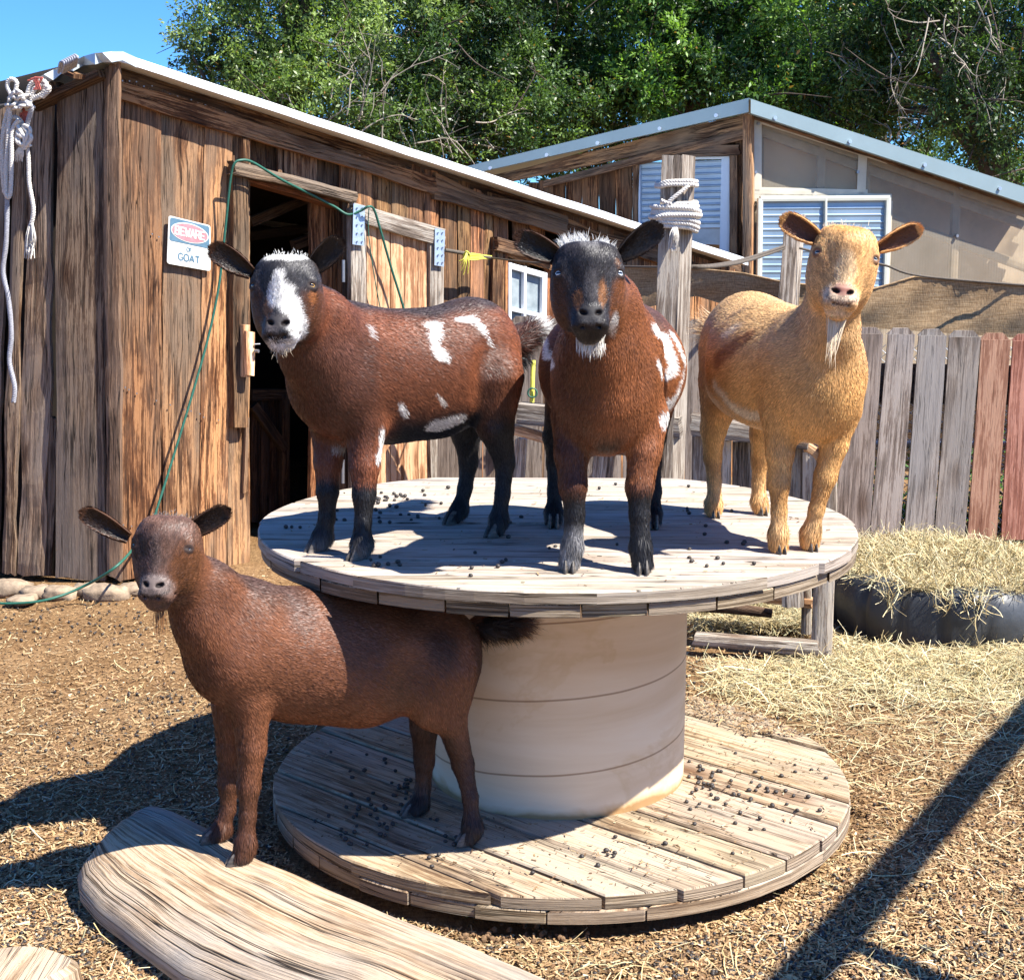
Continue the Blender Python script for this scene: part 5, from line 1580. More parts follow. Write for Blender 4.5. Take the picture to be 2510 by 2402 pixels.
Pg = Pg[(dsp > .77) & ~on_log & (np.hypot(Pg[:, 0] - TC[0], Pg[:, 1] - TC[1]) > .52) & (rng.random(len(Pg)) < .45 + .5 * noise3(Pg, 1.8))]
Pg[:, 2] = zg(Pg) + .003
order = np.argsort(Pg[:, 1]); near, rest = Pg[order[:left]], Pg[order[left:]]
for p in near: drop_one(p, 'dark round dropping on the ground nearest the camera', 'droppings on the near ground', rs.uniform(.75, 1.1))
V0, F0 = ico(1)
k = len(rest); sc_ = rng.uniform(.0042, .0062, k)
Vr = rest[:, None, :] + V0[None] * sc_[:, None, None] * rng.uniform(.8, 1.2, (k, 1, 3)) + np.array([0, 0, .003])
Fr = (F0[None] + (np.arange(k) * len(V0))[:, None, None]).reshape(-1, 3)
tag(mesh_np('ground_droppings', Vr.reshape(-1, 3), F3=Fr, mat=M['drop'], smooth=True), 'countless small dark droppings strewn over the litter', kind='stuff')
# clods by the spool rim
cl_ = MB(); cc_l = []
for q in range(160):
    p = at_z(rs.gauss(960, 90), rs.gauss(1815, 22), 0); s_ = rs.uniform(.002, .008)
    d = V0 * (1 + .3 * noise3(V0 * 2 + q, 1)[:, None]) * s_ + p + (0, 0, s_ * .3)
    for f in F0: cl_.face([d[i] for i in f], None, (1, 1, 1))
tag(cl_.build('soil_crumbs', simple('brown clods', (.17, .10, .05), .95, 0, .4, 60, .004), base=at_z(940, 1800, 0)), 'crumbled brown soil clods in front of the spool', kind='stuff')

# crumbs of litter on the spool
for zz, nn2, nm, lb in ((ZT, 420, 'crumbs_on_top', 'tiny straw crumbs and dirt scattered on the spool top'), (ZL, 2600, 'crumbs_on_base', 'dirt and straw crumbs scattered on the lower disc of the spool')):
    a = rng.uniform(0, 2 * np.pi, nn2); q_ = np.sqrt(rng.random(nn2)) * .73
    P = np.stack([C0x + q_ * np.cos(a), C0y + q_ * np.sin(a), np.full(nn2, zz + .003)], 1)
    if zz == ZT: P = P[P[:, 1] - C0y < .58]
    else: P = P[(np.hypot(P[:, 0] - C0x, P[:, 1] - C0y) > .345) & (noise3(P, 5) > -.35)]
    k = len(P)
    tag(strands(nm, P, rng.normal(0, 1, (k, 3)) * (1, 1, .05), rng.uniform(.003, .016, k), rng.uniform(.001, .004, k), pal[rng.integers(0, 8, k)] * .8, .2, 1), lb, kind='stuff')
# grass tuft
gt = MB(); o_ = at_z(905, 1748, 0)
for q in range(26):
    a = rs.uniform(0, 6.28); ln = rs.uniform(.025, .075); b0 = o_ + np.array([rs.gauss(0, .012), rs.gauss(0, .008), 0]); tp_ = b0 + np.array([math.cos(a) * ln * .6, math.sin(a) * ln * .4, ln])
    md = (b0 + tp_) / 2 + np.array([0, 0, ln * .18]); s_ = np.array([.0016, 0, 0])
    gt.face([b0 - s_, b0 + s_, md + s_, md - s_], None, (1, 1, 1)); gt.face([md - s_, md + s_, tp_], None, (1, 1, 1))
tag(gt.build('grass_tuft', simple('fresh grass', (.16, .30, .05), .5, 0, .2, 60), base=o_), 'tiny bright green grass tuft at the front rim of the spool base', 'grass tuft')
# weeds behind the chain link
wd = []
k = 2600
P = np.stack([rng.uniform(1.3, 3.4, k), np.zeros(k), rng.exponential(.12, k)], 1); P[:, 1] = 7.35 + rng.uniform(0, .25, k)
P = P[noise3(P, 3) > -.25]; k = len(P)
tag(strands('weeds', P, rng.normal(0, 1, (k, 3)) + (0, 0, 1), rng.uniform(.03, .09, k), rng.uniform(.006, .018, k), np.array((.10, .22, .04)) * rng.uniform(.5, 1.4, k)[:, None], .6, 3), 'green weeds growing behind the chain link fence', kind='stuff')
# pale band and dark lower wall of the run behind the fence
bw = MB(); bw.board((1.2, 9.1, .05), (1.2, 9.1, .62), (5, 8.6, .62), (5, 8.6, .05), .02, .002, (.3, .28, .25))
tag(bw.build('low_board_wall', M['shed_grey'], base=(3, 8.2, 0)), 'low dark board wall behind the chain link fence', 'wall')
# yellow strap on the slat fence
ys_ = MB(); ys_.tube(curve([at_y(1021, 690, 6.9), at_y(1019, 735, 6.88), at_y(1018, 790, 6.88)]), .011, 8)
yo = thing('yellow_strap', 'narrow yellow strap with a green ring hanging on the grey slat fence', 'strap', at_y(1020, 790, 6.9))
ys_.build('strap', M['yellow'], yo)
yr = MB(); c_ = at_y(1019, 752, 6.86); yr.tube([c_ + np.array([.022 * math.cos(a), 0, .022 * math.sin(a)]) for a in np.linspace(0, 6.28, 17)], .004, 6, caps=False); yr.build('ring', M['green'], yo)
# ================================================================== GOATS
def rot_to(x, y, z):
    return np.stack([x, y, z], 1)                        # columns = local axes in world


class Sculpt:
    """a smooth solid grown from tapered limbs and ellipsoids, then meshed as one skin"""
    def __init__(s): s.p = []

    def cone(s, a, b, r1, r2, k=.02, flow=None, sub=False, sq=None):
        s.p.append(('c', np.array(a, float), np.array(b, float), r1, r2, k, flow, sub)); return s

    def ell(s, c, r, R=None, k=.02, flow=None, sub=False):
        s.p.append(('e', np.array(c, float), np.array(r, float), np.eye(3) if R is None else R, None, k, flow, sub)); return s

    @staticmethod
    def dist(p, X):
        if p[0] == 'c':
            a, b, r1, r2 = p[1:5]
            ab = b - a; t = np.clip(((X - a) @ ab) / (ab @ ab), 0, 1)
            return np.sqrt(((X - a - t[..., None] * ab) ** 2).sum(-1)) - (r1 + (r2 - r1) * t)
        c, r, R = p[1:4]
        q = (X - c) @ R
        k0 = np.sqrt(((q / r) ** 2).sum(-1)); k1 = np.sqrt(((q / r ** 2) ** 2).sum(-1)) + 1e-9
        return k0 * (k0 - 1) / k1

    def bounds(s, p):
        if p[0] == 'c':
            r = max(p[3], p[4]); lo = np.minimum(p[1], p[2]) - r; hi = np.maximum(p[1], p[2]) + r
        else:
            r = p[2].max(); lo, hi = p[1] - r, p[1] + r
        m = p[5] + .012
        return lo - m, hi + m

    def field(s, X):
        F = np.full(X.shape[:-1], .2)
        for p in s.p:
            F = s.comb(F, s.dist(p, X), p)
        return F

    @staticmethod
    def comb(F, d, p):
        k = p[5]
        if p[7]:
            d = -d; h = np.clip(.5 - .5 * (F - d) / k, 0, 1)
            return F * (1 - h) + d * h + k * h * (1 - h)
        h = np.clip(.5 + .5 * (d - F) / k, 0, 1)
        return d * (1 - h) + F * h - k * h * (1 - h)

    def mesh(s, step, fine_lo, fine_hi, fstep):
        lo = np.min([s.bounds(p)[0] for p in s.p if not p[7]], 0); hi = np.max([s.bounds(p)[1] for p in s.p if not p[7]], 0)
        ax = []
        for k in range(3):
            g = []; v = lo[k]
            while v < hi[k]:
                g.append(v); v += fstep if fine_lo[k] <= v <= fine_hi[k] else step
            g.append(v); ax.append(np.array(g))
        nx, ny_, nz = map(len, ax)
        F = np.full((nx, ny_, nz), .2, np.float32)
        for p in s.p:
            l, h = s.bounds(p)
            i0, i1 = [np.searchsorted(ax[k], l[k]) for k in range(3)], [np.searchsorted(ax[k], h[k]) for k in range(3)]
            if any(i1[k] <= i0[k] for k in range(3)): continue
            sl = tuple(slice(i0[k], i1[k]) for k in range(3))
            Xg = np.stack(np.meshgrid(*[ax[k][sl[k]] for k in range(3)], indexing='ij'), -1)
            F[sl] = s.comb(F[sl].astype(float), s.dist(p, Xg), p)
        ins = F < 0
        cells = np.zeros((nx - 1, ny_ - 1, nz - 1), int)
        for a in (0, 1):
            for b_ in (0, 1):
                for c_ in (0, 1):
                    cells += ins[a:nx - 1 + a, b_:ny_ - 1 + b_, c_:nz - 1 + c_]
        act = (cells > 0) & (cells < 8)
        I = np.argwhere(act); idx = -np.ones(act.shape, int); idx[act] = np.arange(len(I))
        acc = np.zeros((len(I), 3)); cnt = np.zeros(len(I))
        cor = [(a, b_, c_) for a in (0, 1) for b_ in (0, 1) for c_ in (0, 1)]
        for u in cor:
            for d in range(3):
                if u[d]: continue
                w = list(u); w[d] = 1
                f0 = F[I[:, 0] + u[0], I[:, 1] + u[1], I[:, 2] + u[2]]; f1 = F[I[:, 0] + w[0], I[:, 1] + w[1], I[:, 2] + w[2]]
                m_ = (f0 < 0) != (f1 < 0)
                t = np.where(m_, f0 / (f0 - f1 + 1e-12), 0)
                P0 = np.stack([ax[k][I[:, k] + u[k]] for k in range(3)], 1); P1 = np.stack([ax[k][I[:, k] + w[k]] for k in range(3)], 1)
                acc += np.where(m_[:, None], P0 + (P1 - P0) * t[:, None], 0); cnt += m_
        V = acc / cnt[:, None]
        Q = []
        for d in range(3):
            e, f = (d + 1) % 3, (d + 2) % 3
            sh = [slice(1, -1)] * 3; sh[d] = slice(0, -1); s2 = list(sh); s2[d] = slice(1, None)
            A_i = ins[tuple(sh)]; B_i = ins[tuple(s2)]
            m_ = A_i != B_i; J = np.argwhere(m_)
            J = J + np.array([0 if k == d else 1 for k in range(3)])
            def g(de, df):
                K = J.copy(); K[:, e] -= de; K[:, f] -= df
                return idx[K[:, 0], K[:, 1], K[:, 2]]
            q = np.stack([g(1, 1), g(0, 1), g(0, 0), g(1, 0)], 1)
            fl_ = ~A_i[m_]
            q[fl_] = q[fl_][:, ::-1]
            Q.append(q)
        Q = np.concatenate(Q); Q = Q[(Q >= 0).all(1)]
        # light smoothing
        for it in range(2):
            sm_ = np.zeros_like(V); c2 = np.zeros(len(V))
            for a in range(4):
                np.add.at(sm_, Q[:, a], V[Q[:, (a + 1) % 4]]); np.add.at(c2, Q[:, a], 1)
            V = V * .5 + .5 * sm_ / np.maximum(c2, 1)[:, None]
        return V, Q


def vnormals(V, Q):
    n_ = np.cross(V[Q[:, 2]] - V[Q[:, 0]], V[Q[:, 3]] - V[Q[:, 1]])
    N = np.zeros_like(V)
    for a in range(4): np.add.at(N, Q[:, a], n_)
    return N / (np.linalg.norm(N, axis=1)[:, None] + 1e-12)


m, n, b = nt('goat coat')
at = n.nodes.new('ShaderNodeAttribute'); at.attribute_name = 'tint'
n.links.new(at.outputs[0], b.inputs['Base Color'])
b.inputs['Roughness'].default_value = .46
b.inputs['Specular IOR Level'].default_value = .38
M['coat'] = m
m, n, b = nt('goat skin')
at = n.nodes.new('ShaderNodeAttribute'); at.attribute_name = 'tint'
n.links.new(at.outputs[0], b.inputs['Base Color'])
b.inputs['Roughness'].default_value = .65
b.inputs['Specular IOR Level'].default_value = .25
tc = n.nodes.new('ShaderNodeTexCoord').outputs['Object']
bump(n, b, noise_node(n, tc, 220, 3, .6).outputs[0], .25, .002)
M['skin'] = m
m, n, b = nt('goat eye')
at = n.nodes.new('ShaderNodeAttribute'); at.attribute_name = 'tint'
n.links.new(at.outputs[0], b.inputs['Base Color'])
b.inputs['Roughness'].default_value = .08; b.inputs['Coat Weight'].default_value = .6
M['eye'] = m
m, n, b = nt('hoof horn')
tc = n.nodes.new('ShaderNodeTexCoord').outputs['Object']
r_ = ramp(n, [(.3, (.03, .026, .022)), (.55, (.10, .085, .07)), (.75, (.22, .19, .16))], noise_node(n, mapping(n, tc, (40, 40, 140)), 1, 4, .6).outputs[0])
n.links.new(r_.outputs[0], b.inputs['Base Color']); b.inputs['Roughness'].default_value = .45
M['hoof'] = m


def head(sc, O, Rm, hs=1.0, squint=1.0, chin=1.0):
    """a pygmy goat's head. local x = image right, y = out of the face, z = towards the poll"""
    def w(p): return O + Rm @ (np.array(p) * hs)
    def E(c, r, k=.012, rz=0, sub=False, ry=0, rx=0, mirror=False, flow=(0, -.3, 1)):
        R = Rm
        for ang, (i, j) in ((rz, (0, 1)), (ry, (0, 2)), (rx, (1, 2))):
            if ang:
                q = np.eye(3); c_, s_ = math.cos(ang), math.sin(ang); q[i, i] = c_; q[j, j] = c_; q[i, j] = -s_; q[j, i] = s_
                R = R @ q
        sc.ell(w(c), np.array(r) * hs, R, k, None if flow is None else Rm @ unit(flow), sub)
    def Cn(a, b_, r1, r2, k=.012, sub=False, flow=(0, -.3, 1)): sc.cone(w(a), w(b_), r1 * hs, r2 * hs, k, None if flow is None else Rm @ unit(flow), sub)
    E((0, -.062, .014), (.060, .060, .050))                       # cranium
    E((0, -.044, .026), (.044, .040, .034), .02)                  # forehead
    Cn((0, -.036, .015), (0, -.034, -.072), .040, .0255, .02)      # nose bridge
    for sx in (-1, 1):
        E((sx * .031, -.060, .034), (.033, .044, .034), .02)       # broad flat top
        E((sx * .047, -.064, .000), (.017, .036, .038), .02)       # temple
        E((sx * .036, -.082, -.046), (.027, .046, .052), .03, flow=(sx * .4, -.7, .2))     # jaw
        E((sx * .044, -.048, -.002), (.020, .028, .030), .018)     # orbit
        E((sx * .030, -.085, -.028), (.032, .048, .050), .03, flow=(sx * .5, -.6, .5))     # cheek and jaw
        Cn((sx * .026, -.042, -.020), (sx * .015, -.042, -.078), .020, .015, .02)
        E((sx * .0150, -.028, -.106), (.0200, .020, .0135), .010)    # lips
        E((sx * .044, -.030, .017), (.016, .012, .007), .012, ry=-sx * .25)      # brow ridge
    Cn((0, -.085, -.030), (0, -.060, -.100), .038, .023, .03, flow=(0, -.8, -.5))      # lower jaw
    E((0, -.042, -.092), (.0345, .034, .027), .014)                 # muzzle
    E((0, -.0225, -.0845), (.0250, .0150, .0140), .012)                # nose pad
    E((0, -.048, -.1195 * chin), (.0235, .021, .0160), .010, flow=(0, -.5, -.8))          # chin
    # eyelids round the eyes
    for sx in (-1, 1):
        ce = np.array([sx * .0555, -.0310, -.001]); ax_ = unit((sx * .62, .78, 0)); tx = unit(np.cross((0, 0, 1), ax_)); tz = np.array([0, 0, 1.0])
        E(tuple(ce), (.0118, .0118, .0118), .003, sub=True, flow=None)
        pr = None
        for a in np.linspace(0, 2 * np.pi, 13):
            hz = (.0072 if math.sin(a) > 0 else .0078) * squint
            q = ce + ax_ * (.0074 - .0035 * math.cos(a) ** 2) + tx * .0115 * math.cos(a) + tz * (hz * math.sin(a))
            if pr is not None: Cn(tuple(pr), tuple(q), .0030, .0030, .004, flow=None)
            pr = q
        # upper lid sheet
        Cn(tuple(ce + ax_ * .005 + tx * .008 + tz * (.0052 + .0063 * squint)), tuple(ce + ax_ * .005 - tx * .008 + tz * (.0052 + .0063 * squint)), .0044, .0044, .006, flow=None)
        # nostril
        E((sx * .0155, -.007, -.0845), (.0092, .013, .0046), .003, sub=True, ry=sx * .5, flow=None)
    # mouth line and the cleft of the lip
    mp = [(-.034, -.045, -.096), (-.024, -.024, -.108), (-.012, -.0095, -.113), (0, -.006, -.1135), (.012, -.0095, -.113), (.024, -.024, -.108), (.034, -.045, -.096)]
    for a, b_ in zip(mp[:-1], mp[1:]): Cn(a, b_, .0034, .0034, .003, sub=True, flow=None)
    Cn((0, .0005, -.084), (0, -.004, -.112), .0013, .0013, .002, sub=True, flow=None)
    return w


def make_eye(g, w, Rm, hs, sx, iris, look=(0, 0)):
    ce = np.array([sx * .0550, -.0322, -.001]); ax_ = unit((sx * .50 + look[0], .86, look[1])); tx = unit(np.cross(ax_, (0, 0, 1.0))); tz = unit(np.cross(tx, ax_))
    nu, nv = 40, 24
    u = np.linspace(0, 2 * np.pi, nu, endpoint=False); v = np.linspace(0.001, np.pi, nv) ** 1.0
    # pole along the gaze
    uu, vv = np.meshgrid(u, np.pi * (np.linspace(0.0005, 1, nv) ** 1.6))
    r = .0108
    a_, b__, c_ = np.sin(vv) * np.cos(uu), np.sin(vv) * np.sin(uu), np.cos(vv)
    P = ce + r * (a_[..., None] * tx + b__[..., None] * tz + c_[..., None] * ax_)
    Pw = (w((0, 0, 0)) + (P.reshape(-1, 3) * hs) @ Rm.T)
    px_, pz = (a_ * r).ravel(), (b__ * r).ravel()
    rad = np.hypot(px_, pz)
    col_ = np.where((rad < .0085)[:, None] & (c_.ravel() > 0)[:, None], np.array(iris), np.array((.06, .045, .04)))
    ring = ((rad > .0072) & (rad < .0088))[:, None]
    col_ = np.where(ring, np.array(iris) * .45, col_)
    pup = ((np.abs(pz) < .0021) & (np.abs(px_) < .0058) & (c_.ravel() > 0))[:, None]
    col_ = np.where(pup, np.array((.006, .006, .008)), col_)
    ii_, jj_ = np.meshgrid(np.arange(nv - 1), np.arange(nu), indexing='ij')
    a0 = (ii_ * nu + jj_).ravel(); a1 = (ii_ * nu + (jj_ + 1) % nu).ravel()
    Fq = np.stack([a0, a1, a1 + nu, a0 + nu], 1)
    return mesh_np('eye', Pw, F4=Fq, mat=M['eye'], parent=g, smooth=True, color=col_)


def ear_points(base, tip, nrm, wid, curl=.5, n_=22, m_=13):
    base, tip = np.array(base), np.array(tip)
    d = tip - base; L = np.linalg.norm(d); d /= L
    nrm = unit(nrm - d * (np.array(nrm) @ d)); s_ = np.cross(d, nrm)
    G = []
    for i in range(n_):
        t = i / (n_ - 1)
        wd = wid * .5 * (.44 + .70 * math.sin(min(1, t * 1.5) * math.pi / 2) - .14 * t) * .74 * math.sqrt(max(0.0, 1 - max(0, (t - .76) / .24) ** 2.2)) + .0008
        cup = (1 - t) ** .8 * 1.1 + .30
        row = []
        for j in range(m_):
            a = (j / (m_ - 1) * 2 - 1)
            th = a * cup
            x = math.sin(th) / max(math.sin(min(cup, 1.5)), .3) * wd if cup < 1.5 else math.sin(th) * wd
            z = (math.cos(th) - 1) * wd * .9
            row.append(base + d * L * t + s_ * x - nrm * (z + wd * .35) * 1 + nrm * .10 * L * t * t * curl * -1)
        G.append(row)
    return np.array(G), d, nrm


def make_ear(g, base, tip, nrm, wid, cin, cout, curl=.5):
    """cupped leaf ear, open towards nrm"""
    G, d, nrm = ear_points(base, tip, nrm, wid, curl)
    # the cup opens towards nrm: edges forward, middle back
    n_, m_ = G.shape[:2]
    mid = G[:, m_ // 2:m_ // 2 + 1]
    off = ((G - mid) @ nrm)[..., None] * nrm
    G = G - 2 * off * 0
    Nn = np.cross(np.gradient(G, axis=0), np.gradient(G, axis=1)); Nn /= np.linalg.norm(Nn, axis=-1)[..., None] + 1e-9
    if (Nn[n_ // 2, m_ // 2] @ nrm) < 0: Nn = -Nn
    Bk = G - Nn * .0035
    V = np.concatenate([G.reshape(-1, 3), Bk.reshape(-1, 3)])
    ii_, jj_ = np.meshgrid(np.arange(n_ - 1), np.arange(m_ - 1), indexing='ij')
    a = (ii_ * m_ + jj_).ravel(); Fq = np.stack([a, a + 1, a + m_ + 1, a + m_], 1)
    o_ = n_ * m_
    F = [Fq, Fq[:, ::-1] + o_]
    for seq in ([i * m_ for i in range(n_)], [i * m_ + m_ - 1 for i in range(n_)][::-1], [(n_ - 1) * m_ + j for j in range(m_)], list(range(m_))[::-1]):
        s_ = np.array(seq); F.append(np.stack([s_[:-1], s_[1:], s_[1:] + o_, s_[:-1] + o_], 1))
    F = np.concatenate(F)
    nse = noise3(V, 60)[:, None]
    c = np.concatenate([np.tile(cin, (o_, 1)), np.tile(cout, (o_, 1))]) * (1 + .25 * nse)
    rim = np.zeros((n_, m_), bool); rim[:, 0] = rim[:, -1] = True; rim[-2:] = True
    c[:o_][rim.ravel()] = cout
    e = mesh_np('ear', V, F4=F, mat=M['skin'], parent=g, smooth=True, color=np.clip(c, 0, 1))
    return e, G, Nn, d


def hair_mesh(name, roots, dirs, nrm, colr, length, width, parent, lift=.25, curlv=None, jit=.25, nmix=.55):
    """many fine tapering strands; roots (n,3), dirs = lie of the coat, nrm = skin normal"""
    n_ = len(roots)
    r = np.random.default_rng(len(roots) % 9973)
    d = dirs + nrm * lift + r.normal(0, jit, (n_, 3)) * .5
    d /= np.linalg.norm(d, axis=1)[:, None]
    L = length * r.uniform(.6, 1.25, n_); Wd = width * r.uniform(.7, 1.2, n_)
    side = np.cross(d, nrm) ; side /= np.linalg.norm(side, axis=1)[:, None] + 1e-9
    # turn strands a little round their own axis
    ang = r.uniform(-.7, .7, n_); up = np.cross(side, d)
    side = side * np.cos(ang)[:, None] + up * np.sin(ang)[:, None]
    base = roots + nrm * .0002
    d2 = d - nrm * lift * .75 + r.normal(0, jit * .5, (n_, 3)); d2 /= np.linalg.norm(d2, axis=1)[:, None]
    if curlv is not None: d2 = d2 + curlv; d2 /= np.linalg.norm(d2, axis=1)[:, None]
    mid = base + d * (L * .5)[:, None]; tip = mid + d2 * (L * .5)[:, None]
    V = np.empty((n_, 5, 3), np.float32)
    hw = side * (Wd * .5)[:, None]
    V[:, 0] = base - hw; V[:, 1] = base + hw; V[:, 2] = mid + hw * .8; V[:, 3] = mid - hw * .8; V[:, 4] = tip
    o_ = np.arange(n_)[:, None] * 5
    F4 = np.array([[0, 1, 2, 3]]) + o_; F3 = np.array([[3, 2, 4]]) + o_
    C_ = np.repeat(colr[:, None, :], 5, 1).astype(np.float32)
    C_[:, 4] *= 1.12; C_[:, :2] *= .9
    fn = np.cross(side, d); fn *= np.sign((fn * nrm).sum(1))[:, None]
    N_ = fn * (1 - nmix) + nrm * nmix + r.normal(0, .10, (n_, 3)); N_ /= np.linalg.norm(N_, axis=1)[:, None]
    NN = np.repeat(N_[:, None, :], 5, 1)
    return mesh_np(name, V.reshape(-1, 3), F3=F3, F4=F4, mat=M['coat'], parent=parent, smooth=True, color=np.clip(C_.reshape(-1, 3), 0, 1), normals=NN.reshape(-1, 3))


def hoof_pair(g, foot, fwd, sc=1.0):
    """two toes under a foot; foot = point on the ground between them"""
    fwd = unit((fwd[0], fwd[1], 0)); sd = np.array([fwd[1], -fwd[0], 0])
    mb = MB()
    for sg in (-1, 1):
        c_ = np.array(foot) + sd * sg * .0095 * sc
        out = []
        for a in np.linspace(0, 2 * np.pi, 18, endpoint=False):
            ca, sa = math.cos(a), math.sin(a)
            lx = (.026 if ca > 0 else .016) * ca * sc; ly = .0088 * sc * sa * (1 - .35 * max(0, ca)) - sg * .004 * sc * max(0, ca) ** 2 * 0
            out.append((lx, ly))
        rows = []
        for z, k, sh in ((0.0, 1.0, 0), (.004, 1.02, 0), (.016, .92, -.004), (.028, .80, -.010), (.034, .6, -.014)):
            rows.append([c_ + fwd * (x * k + sh) * 1 + sd * y * k + np.array([0, 0, z]) for x, y in out])
        mb.grid(rows, closeu=True); mb.face(rows[0][::-1]); mb.face(rows[-1])
    return mb.build('hoof', M['hoof'], g)


def make_goat(spec):
    t0 = time.time()
    base = spec['base']
    g = thing('goat', spec['label'], 'goat', base, spec.get('group'))
    sc = Sculpt()
    FW = unit(spec['fwd']); SD = np.array([-FW[1], FW[0], 0]) * -1; UP = np.array([0, 0, 1.0])
    RT = rot_to(FW, SD, UP)
    back = unit(-FW * .85 + UP * -.45)
    for (x, y, Y, rf, rs, ru) in spec['torso']:
        sc.ell(at_y(x, y, Y), (rf, rs, ru), RT, .06, back)
    for (x, y, Y, rf, rs, ru) in spec.get('bulge', []):
        sc.ell(at_y(x, y, Y), (rf, rs, ru), RT, .035, back)
    for ch in spec['neck']:
        for a, b_ in zip(ch[:-1], ch[1:]):
            sc.cone(at_y(*a[:3]), at_y(*b_[:3]), a[3], b_[3], .045, unit(at_y(*a[:3]) - at_y(*b_[:3]) + (0, 0, -.08)))
    # shoulder blades, thighs and the hollow of the flank
    tr_ = spec['torso']; sh_c, ru_c = at_y(*tr_[1][:3]), at_y(*tr_[4][:3]); b2_c = at_y(*tr_[3][:3])
    for sg in (-1, 1):
        s1_, s4_ = tr_[1][4], tr_[4][4]
        sc.ell(sh_c + SD * sg * s1_ * .66 - UP * .035 + FW * .01, (.055, .040, .115), RT, .022, back)
        sc.ell(ru_c + SD * sg * s4_ * .62 - UP * .05 - FW * .01, (.078, .042, .105), RT, .024, unit(-UP - FW * .2))
        sc.ell(ru_c + SD * sg * s4_ * .55 + UP * .055 + FW * .045, (.040, .030, .035), RT, .03, back)
        mid_ = b2_c * .42 + ru_c * .58
        sc.ell(mid_ + SD * sg * (max(tr_[3][4], s4_) + .040) - UP * .015, (.045, .050, .085), RT, .05, None, True)
    # spine and tuck-up of the belly
    feet = []
    for leg in spec['legs']:
        P = [at_y(*q[:3]) for q in leg]
        gz = leg[0][4] if len(leg[0]) > 4 else spec['gz']
        P[-1][2] = gz + .016
        for i in range(len(P) - 1):
            sc.cone(P[i], P[i + 1], leg[i][3], leg[i + 1][3], .028 if i == 0 else .012, unit(P[i + 1] - P[i] + (0, 0, -.02) - FW * .01))
        feet.append((P[-1], gz, P[-2]))
        # dew claws / heel
        sc.ell(P[-1] - FW * .016 + (0, 0, .020), (.016, .016, .018), None, .012, np.array([0, 0, -1.0]))
    for ch in spec.get('tail', []):
        P = [at_y(*q[:3]) for q in ch]
        for i in range(len(P) - 1): sc.cone(P[i], P[i + 1], ch[i][3], ch[i + 1][3], .02, unit(P[i + 1] - P[i]))
    # head frame
    hx, hy, hY = spec['head']; O = at_y(hx, hy, hY)
    t, yaw, roll = [math.radians(a) for a in spec['hrot']]
    Rx = np.array([[1, 0, 0], [0, math.cos(t), -math.sin(t)], [0, math.sin(t), math.cos(t)]])
    Rz = np.array([[math.cos(yaw), -math.sin(yaw), 0], [math.sin(yaw), math.cos(yaw), 0], [0, 0, 1]])
    Ry = np.array([[math.cos(roll), 0, math.sin(roll)], [0, 1, 0], [-math.sin(roll), 0, math.cos(roll)]])
    B0 = np.array([[1, 0, 0], [0, -1, 0], [0, 0, 1.0]])          # x right, y towards the viewer, z up (left handed on purpose, mirrored head)
    hs = spec['hs']
    # leaning back: the poll is farther from the viewer than the nose
    X_ = np.array([1, 0, 0.]); Y_ = np.array([0, -math.cos(t), math.sin(t)]); Z_ = np.array([0, math.sin(t), math.cos(t)])
    Rm = Ry @ Rz @ np.stack([X_, Y_, Z_], 1)
    w = head(sc, O + Rm @ np.array([0, .0, 0]), Rm, hs, spec.get('squint', 1.0), spec.get('chin', 1.0))
    hc = w((0, -.04, -.02))
    V, Q = sc.mesh(.0062, hc - .12, hc + .12, .0033)
    N = vnormals(V, Q)
    # keep feet flat on what carries them
    paint = spec['paint']
    ctx = dict(w=w, Rm=Rm, hs=hs, O=O, FW=FW, SD=SD, g=g, spec=spec, sc=sc)

    def surf(x, y):
        r = ray(x, y); tt = 2.4
        for k in range(60):
            d = float(sc.field((_O + r * tt)[None])[0])
            if d < .0008: break
            tt += max(d * .8, .0006)
            if tt > 5: return None
        return _O + r * tt
    ctx['surf'] = surf
    ctx['blobs'] = [(np.array([p for p in (surf(x, y) for x, y, _ in st) if p is not None]), np.array([r for x, y, r in st if True]), c) for st, c in spec.get('patches', [])]
    Cv = paint(V, N, ctx)
    mesh_np('body', V, F4=Q, mat=M['skin'], parent=g, smooth=True, color=np.clip(Cv * .85, 0, 1))
    for sx in (-1, 1): make_eye(g, w, Rm, hs, sx, spec['iris'], spec.get('look', (0, 0)))
    for leg, (P, gz, Pk) in zip(spec['legs'], feet):
        hoof_pair(g, (P[0] + FW[0] * .014, P[1] + FW[1] * .014, gz + .0005), FW, spec.get('hoofs', .85))
    # fur
    tri = np.concatenate([Q[:, [0, 1, 2]], Q[:, [0, 2, 3]]])
    A3 = V[tri]; ar_ = np.linalg.norm(np.cross(A3[:, 1] - A3[:, 0], A3[:, 2] - A3[:, 0]), axis=1)
    # more, shorter strands on the head
    cen = A3.mean(1); inhead = np.exp(-(np.maximum(0, np.linalg.norm(cen - hc, axis=1) - .07) / .05) ** 2)
    wgt = ar_ * (1 + 2.2 * inhead)
    nh = spec.get('nhair', 200000)
    pick = rng.choice(len(tri), nh, p=wgt / wgt.sum())
    u, v = rng.random(nh), rng.random(nh); s1 = np.sqrt(u)
    bc = np.stack([1 - s1, s1 * (1 - v), s1 * v], 1)
    R_ = (V[tri[pick]] * bc[..., None]).sum(1); Nn = (N[tri[pick]] * bc[..., None]).sum(1); Nn /= np.linalg.norm(Nn, axis=1)[:, None]
    # lie of the coat
    Wt = np.zeros(nh); D = np.zeros((nh, 3))
    for p in sc.p:
        if p[6] is None or p[7]: continue
        d = Sculpt.dist(p, R_); q = np.exp(-np.maximum(d, 0) / .018) + 1e-6
        Wt += q; D += q[:, None] * p[6]
    D /= Wt[:, None]
